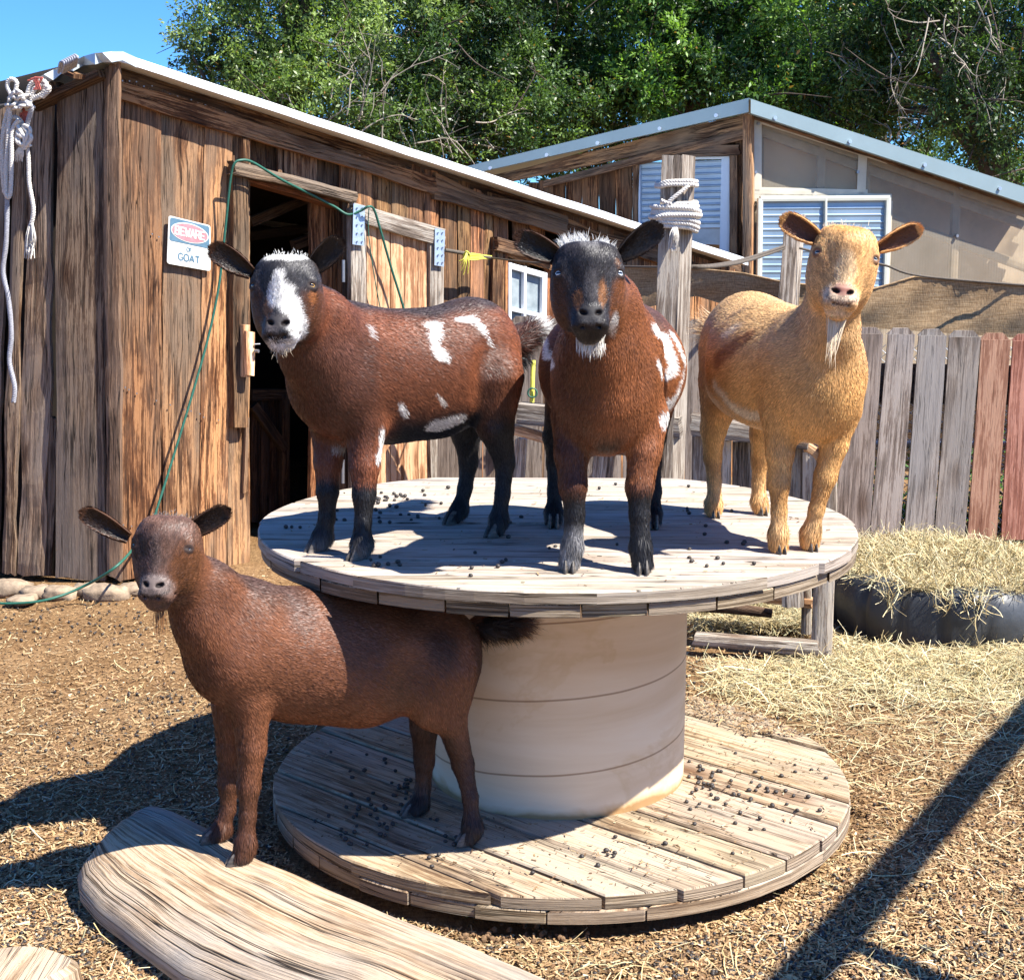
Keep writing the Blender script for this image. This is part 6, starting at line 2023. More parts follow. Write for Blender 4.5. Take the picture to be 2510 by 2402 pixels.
    sw_ = np.stack([noise3(R_ + k * 9.1, 9) for k in range(3)], 1) * .28
    D = D + sw_ + np.stack([noise3(R_ + k * 5.3, 95) for k in range(3)], 1) * .11
    D -= Nn * (D * Nn).sum(1)[:, None]; D /= np.linalg.norm(D, axis=1)[:, None] + 1e-9
    hl = (R_ - O) @ Rm / hs                                       # head coordinates
    # no fur over the eyes, nostrils, nose pad
    keep = np.ones(nh, bool)
    for sx in (-1, 1):
        keep &= np.linalg.norm(hl - np.array([sx * .0555, -.0310, -.001]), axis=1) > .0160
    keep &= ~((np.abs(hl[:, 0]) < .026) & (hl[:, 2] < -.074) & (hl[:, 2] > -.097) & (hl[:, 1] > -.030))
    gzmin = spec['gz']
    Lh = np.full(nh, .0092)
    Lh = Lh * (1 - inhead[pick] * .45)
    hface = inhead[pick] > .6
    Lh = np.where(hface & (hl[:, 2] < -.04), .0045, Lh)
    Lh = np.where(hface & (hl[:, 2] < -.09), .0035, Lh)
    # legs: short, with longer tufts over the hooves
    footd = np.min([np.linalg.norm(R_ - (f[0] + np.array([0, 0, .012])), axis=1) for f in feet], 0)
    minz = R_[:, 2] - gzmin
    legz = spec.get('legz', .20)
    Lh = np.where(minz < legz, .0085, Lh)
    Lh = np.where(footd < .05, .018, Lh)
    Lh = spec['hairlen'](R_, hl, Lh, ctx) if 'hairlen' in spec else Lh
    keep &= R_[:, 2] > np.min([np.where(np.linalg.norm(R_[:, :2] - f[0][:2], axis=1) < .06, f[1] + .016, -9) for f in feet], 0) * 0 + (-9)
    for f in feet: keep &= ~((np.linalg.norm(R_[:, :2] - f[0][:2], axis=1) < .05) & (R_[:, 2] < f[1] + .014))
    R_, Nn, D, Lh, hl = R_[keep], Nn[keep], D[keep], Lh[keep], hl[keep]
    jr = R_ - D * (rng.uniform(0, 1.2, len(R_)) * Lh)[:, None] + rng.normal(0, .0015, R_.shape)
    Cf = paint(jr, Nn, ctx)
    clump = 1 + .15 * noise3(R_, 130) + .16 * noise3(R_ + 3, 38)
    st2 = 1 + .45 * noise3(hl * np.array([1, 1, .22]), 240)
    clump = np.where(np.linalg.norm((hl - (0, -.04, -.02)) / (.085, .105, .13), axis=1) < 1, st2, clump)
    Cf = Cf * clump[:, None]
    Cf = Cf * np.clip(rng.normal(1, .26, len(R_)), .45, 1.9)[:, None]
    # tufts must not pass below the surface that carries the foot
    for f in feet:
        near = np.linalg.norm(R_[:, :2] - f[0][:2], axis=1) < .07
        lim = np.maximum(.004, (R_[:, 2] - f[1] - .003) * 1.0)
        Lh = np.where(near, np.minimum(Lh, lim), Lh)
    lift = np.where(Lh < .0065, .16, .20)[:, None]
    wid = np.where(Lh < .0085, .0010, .0012)
    hair_mesh('fur', R_, D, Nn, Cf, Lh, wid, g, lift=lift, jit=spec.get('jit', .11))
    ctx['V'] = V
    # ears
    for (bx, by, bY, tx_, ty2, tY, nr, wd, ci, co, cu) in spec['ears']:
        e, G, En, ed = make_ear(g, at_y(bx, by, bY), at_y(tx_, ty2, tY), np.array(nr, float), wd, np.array(ci), np.array(co), cu)
        nr_, nc = G.shape[:2]
        k = 5200
        a = rng.random(k) * (nr_ - 1.01); c_ = rng.random(k) * (nc - 1.01); ia, ic = a.astype(int), c_.astype(int)
        fa2, fc = (a - ia)[:, None], (c_ - ic)[:, None]
        Rr = (G[ia, ic] * (1 - fa2) + G[ia + 1, ic] * fa2) * (1 - fc) + (G[ia, ic + 1] * (1 - fa2) + G[ia + 1, ic + 1] * fa2) * fc
        Ne = En[ia, ic]; sgn = np.where(rng.random(k) < .55, -1, 1)[:, None]
        Rr = Rr - np.where(sgn < 0, 1, 0) * Ne * .0035
        cc2 = np.where(sgn < 0, np.array(co), np.array(ci) * .9)
        edge = ((ic < 1) | (ic > nc - 3) | (ia > nr_ - 4))[:, None]
        cc2 = np.where(edge, np.array(co), cc2)
        cc2 = cc2 * rng.uniform(.7, 1.3, k)[:, None]
        outw = np.where(edge, (Rr - G[ia, nc // 2]), 0) * 8
        hair_mesh('ear_fur', Rr, unitrows(np.tile(ed, (k, 1)) + outw), Ne * sgn, cc2, np.where(edge[:, 0], .008, .006), .0012, e, lift=.25, jit=.25)
    for fn in spec.get('extras', []): fn(ctx)
    print('goat', round(time.time() - t0, 1), len(V))
    return ctx


def unitrows(a): return a / (np.linalg.norm(a, axis=1)[:, None] + 1e-9)


def sm(x, a, b_): t = np.clip((x - a) / (b_ - a), 0, 1); return t * t * (3 - 2 * t)


def mixc(c, c2, f): return c * (1 - f[:, None]) + np.asarray(c2) * f[:, None]


def headl(P, ctx): return (P - ctx['O']) @ ctx['Rm'] / ctx['hs']


def blobs(P, c, ctx, edge=.005):
    for pts, rad, cc in ctx['blobs']:
        if len(pts) == 0: continue
        d = np.full(len(P), 9.0)
        if len(pts) == 1: d = np.linalg.norm(P - pts[0], axis=1) - rad[0]
        for i in range(len(pts) - 1):
            a, b_ = pts[i], pts[i + 1]; ab = b_ - a; t = np.clip(((P - a) @ ab) / (ab @ ab + 1e-9), 0, 1)
            d = np.minimum(d, np.linalg.norm(P - a - t[:, None] * ab, axis=1) - (rad[i] + (rad[min(i + 1, len(rad) - 1)] - rad[i]) * t))
        d = d + noise3(P, 50) * .004 + noise3(P, 130) * .003
        c = mixc(c, cc, 1 - sm(d, -edge * .5, edge * .5))
    return c


def hell(h, c, r, e=.25, ns=.12):
    """soft ellipsoid mask in head coordinates"""
    q = np.sqrt((((h - np.array(c)) / np.array(r)) ** 2).sum(1)) + noise3(h, 70) * ns
    return 1 - sm(q, 1 - e, 1 + e)


def beard(ctx, pts_head, n_, L, spread, colr, name='beard', dirv=(0, 0, -1), wid=.0014, jit=.12, lift=.1):
    r = np.random.default_rng(3)
    a, b_ = np.array(pts_head[0]), np.array(pts_head[1])
    t = r.random(n_)[:, None]
    P = a * (1 - t) + b_ * t + r.normal(0, spread, (n_, 3))
    Pw = np.array([ctx['w'](p) for p in P])
    D = np.tile(unit(dirv), (n_, 1)); Nn = np.tile(unit((0, -1, .1)), (n_, 1))
    cc = np.tile(colr, (n_, 1)) * r.uniform(.75, 1.15, n_)[:, None]
    # two stacked lengths so that long hair bends
    hair_mesh(name, Pw, D, Nn, cc, np.full(n_, L) * r.uniform(.5, 1, n_), wid, ctx['g'], lift=lift, jit=jit)
BLACK = (.014, .013, .014); GREYB = (.07, .068, .075); RED = (.205, .068, .031); REDD = (.070, .024, .012); WHITE = (.72, .70, .67); ORANGE = (.28, .10, .03)


def paint1(P, N, ctx):
    h = headl(P, ctx); n_ = len(P)
    ns = noise3(P, 14); ns2 = noise3(P, 5)
    c = np.tile(RED, (n_, 1)).astype(float) * (1 + .25 * ns[:, None])
    z = P[:, 2] - ZT
    along = (P - ctx['spec']['ctr']) @ ctx['FW']
    # darker back line, grey
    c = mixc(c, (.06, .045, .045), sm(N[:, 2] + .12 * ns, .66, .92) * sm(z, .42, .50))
    c = mixc(c, (.075, .05, .048), .55 * sm(ns2 + .5 * sm(along, .0, .2), .25, .9) * sm(z, .25, .4))  # greyish sheen painted into the coat in soft patches
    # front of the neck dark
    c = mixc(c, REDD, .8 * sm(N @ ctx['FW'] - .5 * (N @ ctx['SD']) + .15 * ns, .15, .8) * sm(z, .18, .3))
    # belly and legs black
    fore = sm(along, .06, .14)
    leg = 1 - sm(z + .02 * ns, .155, .185)
    hind = (1 - fore) * (1 - sm(z + .03 * ns, .27, .34)) * sm(-along, .13, .19)
    belly = sm(-N[:, 2] + .1 * ns, .25, .6) * (1 - sm(z, .30, .36)) * (1 - fore)
    c = mixc(c, BLACK, np.clip(np.maximum(leg, np.maximum(hind, belly)), 0, 1))
    c = mixc(c, (.16, .15, .145), (1 - sm(z + .012 * ns, .03, .07)) * fore * .8)
    c = blobs(P, c, ctx)
    # head
    hd = np.clip(1 - sm(np.linalg.norm((h - (0, -.04, -.02)) / (.085, .105, .13), axis=1), .85, 1.05), 0, 1)
    f = np.tile((.030, .028, .031), (n_, 1)).astype(float) * (1 + .4 * noise3(h, 90)[:, None])
    f = mixc(f, (.10, .036, .015), hell(h, (.050, -.075, -.045), (.040, .06, .060)))
    f = mixc(f, (.055, .022, .011), hell(h, (-.050, -.065, -.055), (.028, .06, .070)))
    f = mixc(f, ORANGE, hell(h, (.060, -.03, -.026), (.010, .014, .014)) * .8)
    f = mixc(f, (.20, .09, .035), hell(h, (-.022, -.004, -.054), (.012, .03, .022)) * .9)
    bl = np.maximum(np.maximum(hell(h, (.0, -.0, -.004), (.012, .06, .018), .35, .3), hell(h, (.003, 0, -.031), (.026, .06, .029), .25, .25)), np.maximum(hell(h, (.022, 0, -.062), (.020, .06, .038)), hell(h, (.033, -.03, -.092), (.018, .03, .034))))
    f = mixc(f, WHITE, bl)
    f = mixc(f, WHITE, hell(h, (0, -.035, .055), (.046, .09, .0165), .2, .15))
    f = mixc(f, WHITE, hell(h, (.008, -.042, -.118), (.030, .032, .014)))
    f = mixc(f, WHITE, hell(h, (.034, -.04, -.08), (.012, .03, .05)))
    f = mixc(f, (.045, .040, .042), hell(h, (0, -.008, -.083), (.026, .022, .018), .15, .04))
    f = mixc(f, (.09, .075, .075), hell(h, (-.014, -.02, -.100), (.020, .022, .012)))
    f = mixc(f, (.012, .01, .011), hell(h, (0, -.02, -.114), (.024, .03, .005), .3, .1))
    for sx_ in (-1, 1):
        hr_ = h - np.array([sx_ * .0155, 0, -.0845]); ca_, sa_ = math.cos(.5), math.sin(.5) * sx_
        uu_ = hr_[:, 0] * ca_ + hr_[:, 2] * sa_; vv2_ = -hr_[:, 0] * sa_ + hr_[:, 2] * ca_
        nm_ = (np.sqrt((uu_ / .0102) ** 2 + (vv2_ / .0052) ** 2) < 1) & (h[:, 1] > -.03)
        f = mixc(f, (.012, .008, .008), nm_ * .92)
        ed_ = np.linalg.norm(h - np.array([sx_ * .0555, -.0310, -.001]), axis=1)
        f = mixc(f, np.array(ctx['spec'].get('lid', (.03, .02, .018))), (1 - sm(ed_, .0135, .0160)) * .9)
    zm_ = -.1135 + (np.abs(h[:, 0]) / .034) ** 2 * .0175
    f = mixc(f, ctx['spec'].get('lip', (.02, .012, .01)), ((np.abs(h[:, 2] - zm_) < .0024 + .001 * noise3(h, 200)) & (np.abs(h[:, 0]) < .033) & (h[:, 1] > -.055)) * .85)
    c = mixc(c, f, hd)
    return np.clip(c, .004, 1)


G1F = unit((-.72, -.69, 0))
g1 = dict(label='black faced brown goat with white blaze and patches standing on the left of the spool', base=(-.25, 3.4, ZT), fwd=G1F, gz=ZT, ctr=at_y(770, 700, 3.40),
  torso=[(650, 722, 3.29, .106, .100, .132), (660, 700, 3.30, .125, .112, .140), (740, 722, 3.38, .15, .13, .158), (830, 715, 3.47, .15, .13, .158), (900, 690, 3.55, .125, .112, .135), (905, 665, 3.56, .10, .09, .110)],
  neck=[[(665, 665, 3.29, .084), (615, 612, 3.18, .058), (560, 560, 3.10, .048)], [(634, 740, 3.24, .080), (596, 676, 3.17, .062), (562, 618, 3.11, .045)]],
  legs=[[(698, 815, 3.26, .050), (698, 890, 3.235, .033), (697, 948, 3.225, .025), (695, 1000, 3.215, .0175), (692, 1040, 3.205, .022), (690, 1060, 3.203, .022)],
        [(632, 820, 3.33, .045), (628, 885, 3.315, .031), (627, 940, 3.305, .024), (626, 990, 3.30, .0175), (618, 1028, 3.295, .022), (610, 1045, 3.286, .022)],
        [(940, 730, 3.49, .080), (948, 815, 3.48, .044), (966, 885, 3.49, .024), (962, 945, 3.475, .0175), (955, 992, 3.465, .020), (950, 1018, 3.453, .020)],
        [(890, 770, 3.64, .06), (892, 830, 3.65, .036), (897, 885, 3.66, .023), (890, 935, 3.65, .0175), (880, 975, 3.635, .020), (870, 994, 3.616, .020)]],
  tail=[[(975, 665, 3.66, .030), (998, 640, 3.72, .024), (1018, 632, 3.76, .014)]],
  head=(535, 537, 3.005), hrot=(22, -5, 0), hs=1.04, squint=.85, iris=(.62, .36, .08),
  ears=[(482, 524, 3.07, 405, 476, 3.05, (.15, -1, -.15), .056, (.022, .012, .008), (.05, .02, .01), .3), (590, 522, 3.07, 650, 462, 3.05, (-.1, -1, -.1), .056, (.016, .012, .01), (.03, .018, .012), .3)],
  patches=[([(815, 620, .012), (832, 622, .018), (826, 648, .014), (836, 672, .020), (850, 682, .012)], WHITE), ([(872, 612, .010), (900, 612, .012), (918, 628, .008), (937, 660, .004)], WHITE),
           ([(826, 815, .020), (850, 812, .024), (880, 800, .016)], WHITE), ([(733, 825, .010), (733, 850, .018), (724, 875, .010)], WHITE), ([(766, 770, .006), (770, 790, .009)], WHITE),
           ([(838, 758, .005), (848, 772, .007)], (.5, .45, .42)), ([(704, 625, .006), (712, 640, .006)], (.45, .40, .38)), ([(640, 855, .008), (660, 858, .010)], (.35, .33, .31)), ([(770, 855, .005), (800, 848, .006)], (.4, .38, .36))],
  paint=paint1)


def tuft(ctx, P, n_, L, spread, cfun, name, D, wid=.0018, jit=.5, lift=.2):
    r = np.random.default_rng(n_)
    P = np.array(P); t = r.random(n_) * (len(P) - 1.001); i = t.astype(int); f = (t - i)[:, None]
    R_ = P[i] * (1 - f) + P[i + 1] * f
    nn2 = unitrows(r.normal(0, 1, (n_, 3)))
    R_ = R_ + nn2 * spread
    hair_mesh(name, R_, unitrows(np.tile(unit(D), (n_, 1)) + nn2 * .55), nn2, cfun(t / (len(P) - 1), r), np.full(n_, L), wid, ctx['g'], lift=lift, jit=jit)


def tail1(ctx):
    P = [at_y(978, 668, 3.66), at_y(1000, 643, 3.72), at_y(1022, 632, 3.76)]
    def cf(t, r):
        c = np.tile((.085, .028, .016), (len(t), 1)); c = mixc(c, (.03, .024, .022), sm(r.random(len(t)), .4, .9)); c = mixc(c, WHITE, sm(t + r.normal(0, .07, len(t)), .74, .86)); return c * r.uniform(.7, 1.2, len(t))[:, None]
    tuft(ctx, P, 5200, .045, .016, cf, 'tail_fur', (.9, .2, .15))
    tuft(ctx, [at_y(985, 690, 3.66), at_y(1000, 672, 3.7)], 500, .04, .012, lambda t, r: np.tile(BLACK, (len(t), 1)), 'tail_fur', (.6, 0, -.8))
g1['extras'] = [tail1,
  lambda c: beard(c, ((-.034, -.050, .061), (.036, -.050, .060)), 900, .010, .006, (.70, .68, .62), 'forelock', (0, .35, .6), jit=.5),
  lambda c: beard(c, ((-.012, -.04, -.126), (.02, -.04, -.126)), 60, .022, .005, (.6, .5, .35), 'beard', (0, 0, -1), .0010, .5)]


def paint2(P, N, ctx):
    h = headl(P, ctx); n_ = len(P); ns = noise3(P, 14)
    z = P[:, 2] - ZT
    along = (P - ctx['spec']['ctr']) @ ctx['FW']
    c = np.tile((.235, .082, .030), (n_, 1)).astype(float) * (1 + .25 * ns[:, None])
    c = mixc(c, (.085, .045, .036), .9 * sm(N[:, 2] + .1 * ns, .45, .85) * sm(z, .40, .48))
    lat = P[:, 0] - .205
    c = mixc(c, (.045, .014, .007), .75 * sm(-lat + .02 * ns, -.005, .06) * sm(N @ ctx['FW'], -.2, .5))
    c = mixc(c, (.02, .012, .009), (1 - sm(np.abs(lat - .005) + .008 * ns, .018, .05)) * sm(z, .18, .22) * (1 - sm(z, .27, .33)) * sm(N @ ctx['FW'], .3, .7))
    fore = sm(along, .05, .14)
    c = mixc(c, BLACK, np.maximum(1 - sm(z + .02 * ns, .155, .20), (1 - fore) * (1 - sm(z + .03 * ns, .27, .33))))
    gl_ = (1 - sm(z + .02 * ns, .07, .11)) * fore * (1 - sm(P[:, 0], .19, .22))
    c = mixc(c, (.34, .33, .33), gl_ * (.5 + .5 * noise3(P, 60)))
    c = blobs(P, c, ctx)
    hd = np.clip(1 - sm(np.linalg.norm((h - (0, -.04, -.02)) / (.085, .105, .13), axis=1), .85, 1.05), 0, 1)
    f = np.tile((.024, .021, .023), (n_, 1)).astype(float) * (1 + .6 * noise3(h, 110)[:, None])
    f = mixc(f, (.16, .055, .018), hell(h, (.056, -.060, -.050), (.026, .05, .056)))
    f = mixc(f, (.06, .022, .010), hell(h, (-.056, -.060, -.055), (.024, .05, .060)))
    f = mixc(f, (.15, .058, .020), hell(h, (.053, -.03, .014), (.008, .02, .010)) * .8)
    f = mixc(f, (.22, .09, .03), np.maximum(hell(h, (-.024, -.01, -.060), (.010, .02, .017)), hell(h, (.022, -.008, -.050), (.009, .02, .026))) * .85)
    f = mixc(f, (.10, .09, .09), hell(h, (.0, .01, -.035), (.013, .05, .030)) * .6)
    f = mixc(f, WHITE, np.maximum(hell(h, (-.030, -.075, .072), (.030, .05, .017)), hell(h, (.036, -.07, .066), (.020, .05, .014))) * .9)
    f = mixc(f, (.42, .40, .38), hell(h, (0, -.025, .055), (.018, .05, .03)) * .25)
    f = mixc(f, (.030, .028, .030), hell(h, (0, -.008, -.083), (.026, .022, .018), .15, .04))
    f = mixc(f, (.016, .014, .015), hell(h, (0, -.035, -.112), (.040, .045, .022)))
    f = mixc(f, (.07, .065, .065), hell(h, (0, -.006, -.102), (.020, .015, .010)) * .8)
    f = mixc(f, (.60, .56, .50), hell(h, (.048, -.07, -.088), (.010, .03, .022)))
    for sx_ in (-1, 1):
        hr_ = h - np.array([sx_ * .0155, 0, -.0845]); ca_, sa_ = math.cos(.5), math.sin(.5) * sx_
        uu_ = hr_[:, 0] * ca_ + hr_[:, 2] * sa_; vv2_ = -hr_[:, 0] * sa_ + hr_[:, 2] * ca_
        nm_ = (np.sqrt((uu_ / .0102) ** 2 + (vv2_ / .0052) ** 2) < 1) & (h[:, 1] > -.03)
        f = mixc(f, (.012, .008, .008), nm_ * .92)
        ed_ = np.linalg.norm(h - np.array([sx_ * .0555, -.0310, -.001]), axis=1)
        f = mixc(f, np.array(ctx['spec'].get('lid', (.03, .02, .018))), (1 - sm(ed_, .0135, .0160)) * .9)
    zm_ = -.1135 + (np.abs(h[:, 0]) / .034) ** 2 * .0175
    f = mixc(f, ctx['spec'].get('lip', (.02, .012, .01)), ((np.abs(h[:, 2] - zm_) < .0024 + .001 * noise3(h, 200)) & (np.abs(h[:, 0]) < .033) & (h[:, 1] > -.055)) * .85)
    c = mixc(c, f, hd)
    return np.clip(c, .004, 1)


g2 = dict(label='dark faced brown goat with pale blue eyes in the middle of the spool top', base=(.21, 3.3, ZT), fwd=unit((-.06, -1, 0)), gz=ZT, ctr=at_y(1170, 690, 3.33),
  torso=[(1160, 742, 3.13, .12, .108, .150), (1163, 700, 3.18, .12, .112, .140), (1172, 708, 3.37, .16, .172, .160), (1178, 700, 3.49, .14, .165, .150), (1192, 672, 3.60, .12, .12, .125)],
  neck=[[(1172, 655, 3.17, .095), (1155, 590, 3.06, .070), (1140, 545, 2.99, .055)], [(1158, 735, 3.10, .088), (1150, 670, 3.05, .070), (1142, 605, 3.0, .048)]],
  legs=[[(1100, 805, 3.15, .050), (1094, 868, 3.12, .036), (1097, 930, 3.10, .029), (1100, 985, 3.095, .0205), (1096, 1045, 3.09, .022), (1090, 1082, 3.088, .023)],
        [(1235, 800, 3.15, .052), (1234, 862, 3.12, .036), (1224, 932, 3.10, .029), (1224, 985, 3.09, .0205), (1226, 1045, 3.08, .022), (1230, 1086, 3.073, .023)],
        [(1095, 760, 3.60, .07), (1066, 835, 3.62, .034), (1064, 885, 3.64, .023), (1062, 940, 3.62, .0175), (1060, 980, 3.60, .020), (1060, 1000, 3.575, .020)],
        [(1250, 760, 3.60, .06), (1248, 835, 3.62, .034), (1248, 885, 3.64, .023), (1252, 940, 3.62, .0175), (1250, 980, 3.60, .020), (1250, 1002, 3.562, .020)]],
  head=(1130, 514, 2.90), hrot=(20, 2, 0), hs=1.04, squint=1.0, iris=(.62, .70, .78),
  ears=[(1077, 497, 2.98, 990, 455, 2.97, (.12, -1, -.15), .060, (.010, .008, .007), (.05, .022, .012), .3), (1187, 492, 2.98, 1263, 435, 2.97, (-.1, -1, -.1), .060, (.008, .006, .006), (.018, .012, .010), .3)],
  patches=[([(1252, 628, .018), (1268, 650, .022), (1278, 675, .022), (1288, 700, .018), (1275, 715, .014)], WHITE), ([(1285, 640, .012), (1300, 665, .012), (1308, 690, .007)], WHITE), ([(1258, 690, .010), (1266, 720, .006)], WHITE),
           ([(1272, 800, .016), (1282, 775, .018), (1296, 750, .010), (1306, 720, .007), (1310, 680, .006)], WHITE), ([(1045, 655, .012), (1046, 675, .014), (1056, 692, .012), (1062, 700, .006)], WHITE), ([(1054, 632, .006)], WHITE), ([(1040, 640, .005), (1036, 655, .004)], WHITE)],
  paint=paint2)
g2['extras'] = [lambda c: beard(c, ((-.044, -.08, .066), (.0, -.07, .072)), 700, .026, .007, (.66, .64, .60), 'forelock', (-.3, .3, .8), jit=.6),
  lambda c: beard(c, ((.02, -.07, .068), (.046, -.08, .060)), 450, .020, .006, (.66, .64, .60), 'forelock', (.4, .2, .8), jit=.6),
  lambda c: beard(c, ((-.014, -.066, -.120), (.024, -.066, -.118)), 520, .036, .005, (.66, .62, .54), 'beard', (0, -.1, -1), .0016, .25)]


def paint3(P, N, ctx):
    h = headl(P, ctx); n_ = len(P); ns = noise3(P, 12); z = P[:, 2] - ZT
    c = np.tile((.66, .365, .13), (n_, 1)).astype(float) * (1 + .10 * ns[:, None])
    c = mixc(c, (.66, .42, .20), sm(z, .40, .52) * .7)
    lat = (P - ctx['spec']['ctr']) @ ctx['FW']
    c = mixc(c, (.38, .17, .06), .8 * sm(-lat + .05 * ns, -.03, .12) * sm(z, .25, .32) * (1 - sm(z, .40, .46)))
    c = mixc(c, (.40, .19, .065), .6 * np.exp(-((z - .14) / .02) ** 2))
    c = mixc(c, (.68, .44, .22), .5 * np.exp(-((z - .075) / .025) ** 2))
    c = mixc(c, (.60, .28, .09), .5 * (1 - sm(z, .03, .06)))
    c = blobs(P, c, ctx, .02)
    hd = np.clip(1 - sm(np.linalg.norm((h - (0, -.04, -.02)) / (.085, .105, .13), axis=1), .85, 1.05), 0, 1)
    f = np.tile((.66, .37, .145), (n_, 1)).astype(float)
    f = mixc(f, (.66, .30, .08), hell(h, (0, -.02, .050), (.032, .05, .022)) * .7)
    f = mixc(f, (.74, .60, .42), hell(h, (0, -.06, .078), (.06, .06, .014)) * .7)
    f = mixc(f, (.50, .26, .10), hell(h, (-.045, -.02, -.03), (.018, .03, .026)) * .5)
    f = mixc(f, (.74, .54, .32), hell(h, (0, .0, -.045), (.020, .04, .045)) * .7)
    f = mixc(f, (.72, .56, .40), hell(h, (0, -.02, -.094), (.038, .035, .022)) * .85)
    f = mixc(f, (.42, .22, .16), hell(h, (0, -.008, -.0835), (.0240, .022, .0125), .25, .06))
    f = mixc(f, (.22, .08, .06), hell(h, (0, -.01, -.083), (.018, .008, .006), .3, .1) * .8)
    f = mixc(f, (.74, .58, .40), hell(h, (0, -.045, -.118), (.03, .03, .016)) * .7)
    f = mixc(f, (.20, .11, .07), hell(h, (0, -.02, -.1125), (.022, .03, .003), .4, .1) * .8)
    for sx_ in (-1, 1):
        hr_ = h - np.array([sx_ * .0155, 0, -.0845]); ca_, sa_ = math.cos(.5), math.sin(.5) * sx_
        uu_ = hr_[:, 0] * ca_ + hr_[:, 2] * sa_; vv2_ = -hr_[:, 0] * sa_ + hr_[:, 2] * ca_
        nm_ = (np.sqrt((uu_ / .0102) ** 2 + (vv2_ / .0052) ** 2) < 1) & (h[:, 1] > -.03)
        f = mixc(f, (.012, .008, .008), nm_ * .92)
        ed_ = np.linalg.norm(h - np.array([sx_ * .0555, -.0310, -.001]), axis=1)
        f = mixc(f, np.array(ctx['spec'].get('lid', (.03, .02, .018))), (1 - sm(ed_, .0135, .0160)) * .9)
    zm_ = -.1135 + (np.abs(h[:, 0]) / .034) ** 2 * .0175
    f = mixc(f, ctx['spec'].get('lip', (.02, .012, .01)), ((np.abs(h[:, 2] - zm_) < .0024 + .001 * noise3(h, 200)) & (np.abs(h[:, 0]) < .033) & (h[:, 1] > -.055)) * .85)
    c = mixc(c, f, hd)
    return np.clip(c, .01, 1)


g3 = dict(label='golden tan goat with a thin cream beard standing on the right of the spool', base=(.62, 3.45, ZT), fwd=unit((.22, -.97, 0)), gz=ZT, ctr=at_y(1500, 690, 3.45),
  torso=[(1560, 735, 3.28, .11, .102, .135), (1553, 700, 3.32, .12, .110, .130), (1490, 705, 3.46, .15, .142, .152), (1448, 692, 3.57, .14, .140, .150), (1432, 655, 3.66, .12, .112, .125)],
  neck=[[(1562, 655, 3.30, .072), (1592, 575, 3.21, .046), (1608, 530, 3.16, .042)], [(1574, 715, 3.25, .068), (1594, 640, 3.19, .046), (1604, 575, 3.15, .038)]],
  legs=[[(1496, 800, 3.30, .046), (1493, 868, 3.29, .030), (1491, 925, 3.28, .0235), (1491, 980, 3.275, .0165), (1490, 1020, 3.27, .020), (1490, 1046, 3.269, .022)],
        [(1606, 790, 3.30, .046), (1597, 850, 3.29, .030), (1580, 912, 3.29, .0245), (1563, 975, 3.29, .0165), (1553, 1018, 3.295, .020), (1550, 1042, 3.297, .022)],
        [(1385, 740, 3.67, .062), (1366, 820, 3.69, .032), (1364, 875, 3.72, .022), (1367, 925, 3.71, .0165), (1367, 965, 3.70, .019), (1365, 980, 3.699, .021)],
        [(1475, 750, 3.68, .06), (1460, 830, 3.72, .032), (1455, 880, 3.75, .022), (1452, 925, 3.75, .0165), (1453, 960, 3.74, .019), (1456, 976, 3.735, .020)]],
  head=(1624, 481, 3.07), hrot=(18, -6, 7), hs=1.01, squint=.9, iris=(.62, .62, .55),
  ears=[(1572, 462, 3.13, 1500, 420, 3.11, (.1, -1, -.25), .055, (.13, .055, .035), (.62, .33, .12), .25), (1680, 476, 3.13, 1762, 440, 3.11, (-.1, -1, -.3), .050, (.16, .07, .04), (.66, .36, .14), .25)],
  patches=[([(1390, 640, .010), (1405, 630, .012), (1420, 622, .006)], (.74, .55, .36)), ([(1372, 740, .016), (1385, 755, .016), (1400, 775, .018), (1425, 790, .022), (1450, 795, .018)], (.72, .58, .42)), ([(1410, 600, .012), (1430, 590, .010)], (.42, .26, .13)), ([(1375, 690, .022), (1405, 665, .020), (1440, 640, .014)], (.33, .15, .06))],
  paint=paint3, jit=.13, hoofs=.68, lid=(.16, .08, .05), lip=(.12, .06, .04))
def tail3(ctx):
    tuft(ctx, [at_y(1352, 640, 3.78), at_y(1372, 610, 3.76)], 260, .060, .008, lambda t, r: np.tile((.62, .42, .24), (len(t), 1)), 'tail_fur', (-.9, 0, .15), .0012, .3)
g3['extras'] = [tail3, lambda c: beard(c, ((-.018, -.062, -.122), (-.004, -.060, -.126)), 60, .105, .0022, (.76, .62, .42), 'beard', (-.02, -.1, -1), .0022, .07),
  lambda c: beard(c, ((.008, -.064, -.124), (.020, -.064, -.118)), 60, .095, .0022, (.76, .62, .42), 'beard', (-.30, -.1, -1), .0022, .07),
  lambda c: beard(c, ((-.042, -.075, .066), (.042, -.075, .065)), 500, .014, .007, (.76, .62, .44), 'forelock', (.1, .2, .8), jit=.5)]


